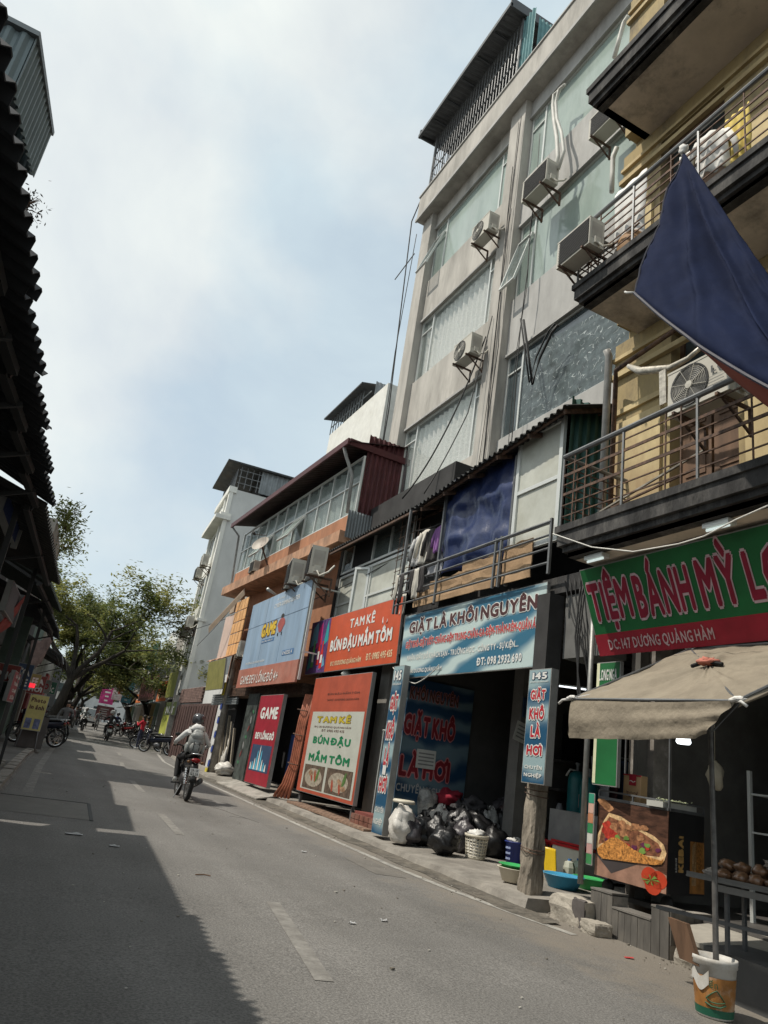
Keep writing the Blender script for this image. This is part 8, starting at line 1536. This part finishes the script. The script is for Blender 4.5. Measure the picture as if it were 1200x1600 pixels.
# others
def G(px, py, h=0): p = onG(px, py, h); return (p.x, p.y, gz(p.y)+h)
person('woman in a red jacket and dark trousers standing by the parked bikes', G(214, 1171), .8, K('red_jacket', (.42, .012, .03), .8), K('navy_trousers', (.03, .035, .06), .8), m_shoe, 'stand', longhair=True)
person('person in grey clothes with a dark shoulder bag walking on the left road edge', G(89, 1166), 2.9, K('grey_shirt', (.16, .16, .16), .9, var=.2), K('grey_trousers', (.13, .125, .12), .9), m_shoe, 'walk')
q = G(89, 1166); mb = MB(); mb.smooth = True; mb.blob((q[0]+.22, q[1]-.12, q[2]+1.05), (.1, .16, .2), 3, .1); mb.tube([(q[0]+.2, q[1], q[2]+1.2), (q[0]-.02, q[1]-.05, q[2]+1.5)], .015, 5); mb.build('shoulder_bag', m_seat, None, label='black shoulder bag carried by the walker on the left', category='bag')
person('person in pink and grey walking behind the walker with the bag', G(101, 1146), 3.0, K('pink_grey', (.30, .16, .17), .9), K('greyp', (.2, .2, .2), .9), m_shoe, 'walk')
bodies = [m_bk_black, K('bike_navy', (.010, .013, .028), .25), K('bike_red', (.12, .012, .012), .25), K('bike_silver', (.25, .25, .26), .3, metal=.4)]
bk_pos = [(G(243, 1178), 1.1, 'nearest dark scooter parked slantwise behind the woman in red', 1), (G(228, 1172), 1.25, 'black motorbike parked just left of the nearest scooter', 0), (G(196, 1152), .5, 'motorbike parked facing the road beside the group', 2), (G(206, 1150), .7, 'silver motorbike parked second in the far group', 3), (G(186, 1146), .4, 'dark motorbike parked at the back of the far group', 0), (G(215, 1150), .9, 'red motorbike parked against the far shopfront', 2)]
protos = {}
for loc, rz, lab, bi in bk_pos:
    if bi not in protos: protos[bi] = moto(lab, bodies[bi], loc, rz)
    else: copy_thing(protos[bi], loc, rz, lab)
    
rid = [((onG(165, 1157)), 0.0, 'black scooter ridden away in the middle distance', 'person in black riding away in the middle distance', m_blackp), (onG(127, 1142), pi, 'scooter coming towards the viewer on the left lane', 'person in a pale top riding towards the viewer', K('pale_top', (.35, .38, .38), .9)), (onG(178, 1143), .1, 'scooter ahead of the far parked group', 'person in navy riding ahead of the parked group', K('navy_top', (.03, .04, .10), .9)), (onG(120, 1128), pi, 'small scooter far down the left lane', 'small distant rider far down the left lane', K('green_top', (.05, .08, .06), .9))]
for p, rz, l1, l2, tm in rid:
    y_ = min(p.y, 62 if 'small' not in l1 else 80); x_ = p.x*y_/p.y; loc = (x_, y_, gz(y_)); copy_thing(protos[0], loc, rz, l1); person(l2, loc, rz, tm, m_blackp, m_shoe, 'ride', helmet=K('helm_white', (.45, .45, .45), .4) if 'towards' in l2 or 'black' in l2 else MATS['helmet_dark'])
for i, (px, py, rz) in enumerate([(62, 1161, 1.9), (70, 1152, 2.0), (76, 1146, 1.9), (52, 1164, 1.7)]):
    loc = G(px, py, .11); copy_thing(protos[[0, 3, 2, 1, 0, 1][i]], loc, rz, ['black motorbike parked by the Photo board on the left pavement', 'silver motorbike parked second beyond the Photo board', 'red motorbike parked third beyond the Photo board, near the tree', 'navy scooter parked nearest right of the Photo board', 'black motorbike parked left of the Photo board', 'navy scooter parked at the extreme left edge'][i])
for i in range(9):
    y_ = 44+i*3.4; bi = [0, 1, 3, 0, 2, 0, 1, 0, 3][i]; copy_thing(protos[bi], (xr(y_)-.1+.15*(i % 3), y_, gz(y_)), .6+.25*(i % 3), '%s motorbike parked along the far right kerb, %s of the row' % (['black', 'navy', 'silver', 'black', 'dark red', 'black', 'navy', 'black', 'silver'][i], ['first', 'second', 'third', 'fourth', 'fifth', 'sixth', 'seventh', 'eighth', 'ninth'][i]))
pw_ = [o for o in COL.objects if o.get('category') == 'person' and 'shoulder bag' in o['label']][0]
for i, (x_, y_, rz, lab) in enumerate([(7.0, 46, 1.2, 'grey figure on foot among the far right motorbikes'), (8.0, 55, 2.0, 'grey figure crossing near the far shopfronts on the right'), (2.6, 50, .2, 'grey figure walking away behind the leaning tree'), (6.0, 66, 3.0, 'small grey figure in the middle of the far street'), (3.8, 60, 2.8, 'small grey figure by the second tree on the left')]): copy_thing(pw_, (x_, y_, gz(y_)), rz, lab)
# dim shopkeeper inside the laundry
q = onX(868, 1240, 9.5); person('dim figure in a rose top standing inside the laundry near the gas cylinders', (q.x, q.y, .28), 2.6, K('rose_top', (.35, .10, .11), .9), m_blackp, m_shoe, 'walk')
# van
q = onG(145, 1131); vy = 84.; vx = 6.9; vn = thing('white_van', 'small white van far down the street facing the viewer', 'van', (vx, vy, gz(vy))); mw = K('van_white', (.62, .62, .60), .35)
def vb_(x0, x1, y0, y1, z0, z1): return (vx+x0, vx+x1, vy+y0, vy+y1, gz(vy)+z0, gz(vy)+z1)
mb = MB(); mb.box(*vb_(-.8, .8, 0, 4.2, .35, 1.05)); mb.prism([(vx-.8, vy+.25, gz(vy)+1.05), (vx-.8, vy+.75, gz(vy)+1.85), (vx-.8, vy+4.2, gz(vy)+1.9), (vx-.8, vy+4.2, gz(vy)+1.05)], (1.6, 0, 0)); mb.build('body', mw, vn)
mb = MB(); mb.prism([(vx-.7, vy+.24, gz(vy)+1.1), (vx-.66, vy+.68, gz(vy)+1.78), (vx+.66, vy+.68, gz(vy)+1.78), (vx+.7, vy+.24, gz(vy)+1.1)], (0, -.02, .01)); mb.box(*vb_(-.815, -.8, .9, 3.9, 1.15, 1.7)); mb.build('windscreen', m_glassd, vn)
for s_ in (-.62, .62):
    mb = MB(); mb.box(*vb_(s_-.12, s_+.12, -.02, 0, .65, .82)); mb.build('headlight', MATS['lens'], vn)
    for y_ in (.7, 3.4): mb = MB(); mb.lathe([(0, -.1), (.3, -.1), (.3, .1), (0, .1)], (vx+s_*1.15, vy+y_, gz(vy)+.3), 16, (Vector((0, 1, 0)), Vector((0, 0, 1)), Vector((1, 0, 0)))); mb.build('wheel', m_tyre, vn)
mb = MB(); mb.box(*vb_(-.5, .5, -.03, -.01, .4, .55)); mb.build('grille', m_seat, vn)
# wires across the far street
for i, (a, b, lab) in enumerate([((6.35, 28.3, 6.4), (9.5, 60, 6.6), 'overhead wire running down the right side from the leaning pole'), ((6.35, 28.3, 6.2), (7.0, 14.5, 6.2), 'overhead wire from the leaning pole towards the glazed upper floor'), ((6.35, 28.3, 6.1), (2.0, 42, 5.6), 'overhead wire crossing from the leaning pole to the big tree')]): cable([a, b], .012, m_cable, lab, 'wire', sag=.5)
# ------------------------------------------------------------------ BIG BLUE TARPAULIN hanging from the middle balcony (foreground, right)
T_top = Vector((5.18, onX(1068, 237, 5.18).y, onX(1068, 237, 5.18).z)); T_l = onX(990, 457, 4.35); T_r = onX(1290, 560, 4.75); T_b = onX(1290, 652, 4.1)
def tf(u, v):
    # v: 0 at the top edge (peak -> right), 1 at the bottom edge (left corner -> right)
    top = T_top.lerp(T_r, u**1.0); bot = T_l.lerp(T_b, u); p = top.lerp(bot, v); n_ = Vector((-1, .1, .1)).normalized()
    bul = .10*sin(v*pi)*sin(min(1, u*1.4)*pi)*-1; fold = .018*sin(v*9+u*14)*(1-u)*sin(v*pi)+.05*noise.noise(Vector((u*4, v*4, 2)))+.03*abs(noise.noise(Vector((u*9, v*9, 5))))+.014*abs(noise.noise(Vector((u*22, v*22, 8))))
    a_ = atan2(v+.03, u+.12)*2.6+.25*noise.noise(Vector((u*2, v*2, 7))); fan = .035*sin(a_*2*pi)*.5*min(1, (u+v)*1.6)*(1-.3*u)
    an = atan2(v, u+.001); rd = .10*math.exp(-((an-.62)/.06)**2)+.07*math.exp(-((an-1.12)/.05)**2)-.05*math.exp(-((an-.85)/.12)**2)
    fan += rd*min(1, (u+v)*1.3)*(1-.25*v)
    return p+n_*(bul+fold+fan)+Vector((0, 0, -.1*sin(u*pi)*(v > .99)))
tp = thing('blue_tarpaulin', 'large dark blue tarpaulin with a red underside hanging across the upper right', 'tarpaulin', T_top)
mb = MB(); mb.smooth = True; mb.grid(tf, 60, 60, (.008, 0, 0)); mb.build('blue_sheet', K('navy_tarp', (.009, .014, .038), .85, var=.15, scale=2, spec=.08, bump=.3, bscale=6), tp)
mb = MB(); mb.smooth = True; mb.grid(lambda u, v: tf(u, 1).lerp(tf(u, 1)+Vector((.35, 0, -.02-.28*u)), v)+Vector((.0, 0, -.004)), 40, 6, (0, 0, .006)); mb.build('red_underside', K('red_tarp', (.20, .035, .02), .7, var=.1), tp)
mb = MB(); mb.tube([tf(u/30, 1)+Vector((-.01, 0, 0)) for u in range(31)], .016, 6); mb.tube([tf(0, v/20) for v in range(21)], .010, 5); mb.build('hem', K('tarp_hem', (.015, .015, .03), .6), tp)
mb = MB(); mb.smooth = True; mb.blob(T_top+Vector((0, 0, .03)), (.05, .06, .06), 2, .4, 3); mb.tube([T_l, T_l+Vector((-.03, .06, .02)), T_l+Vector((-.02, .1, .06))], .012, 5); mb.build('tie_knot', m_wcloth, tp)
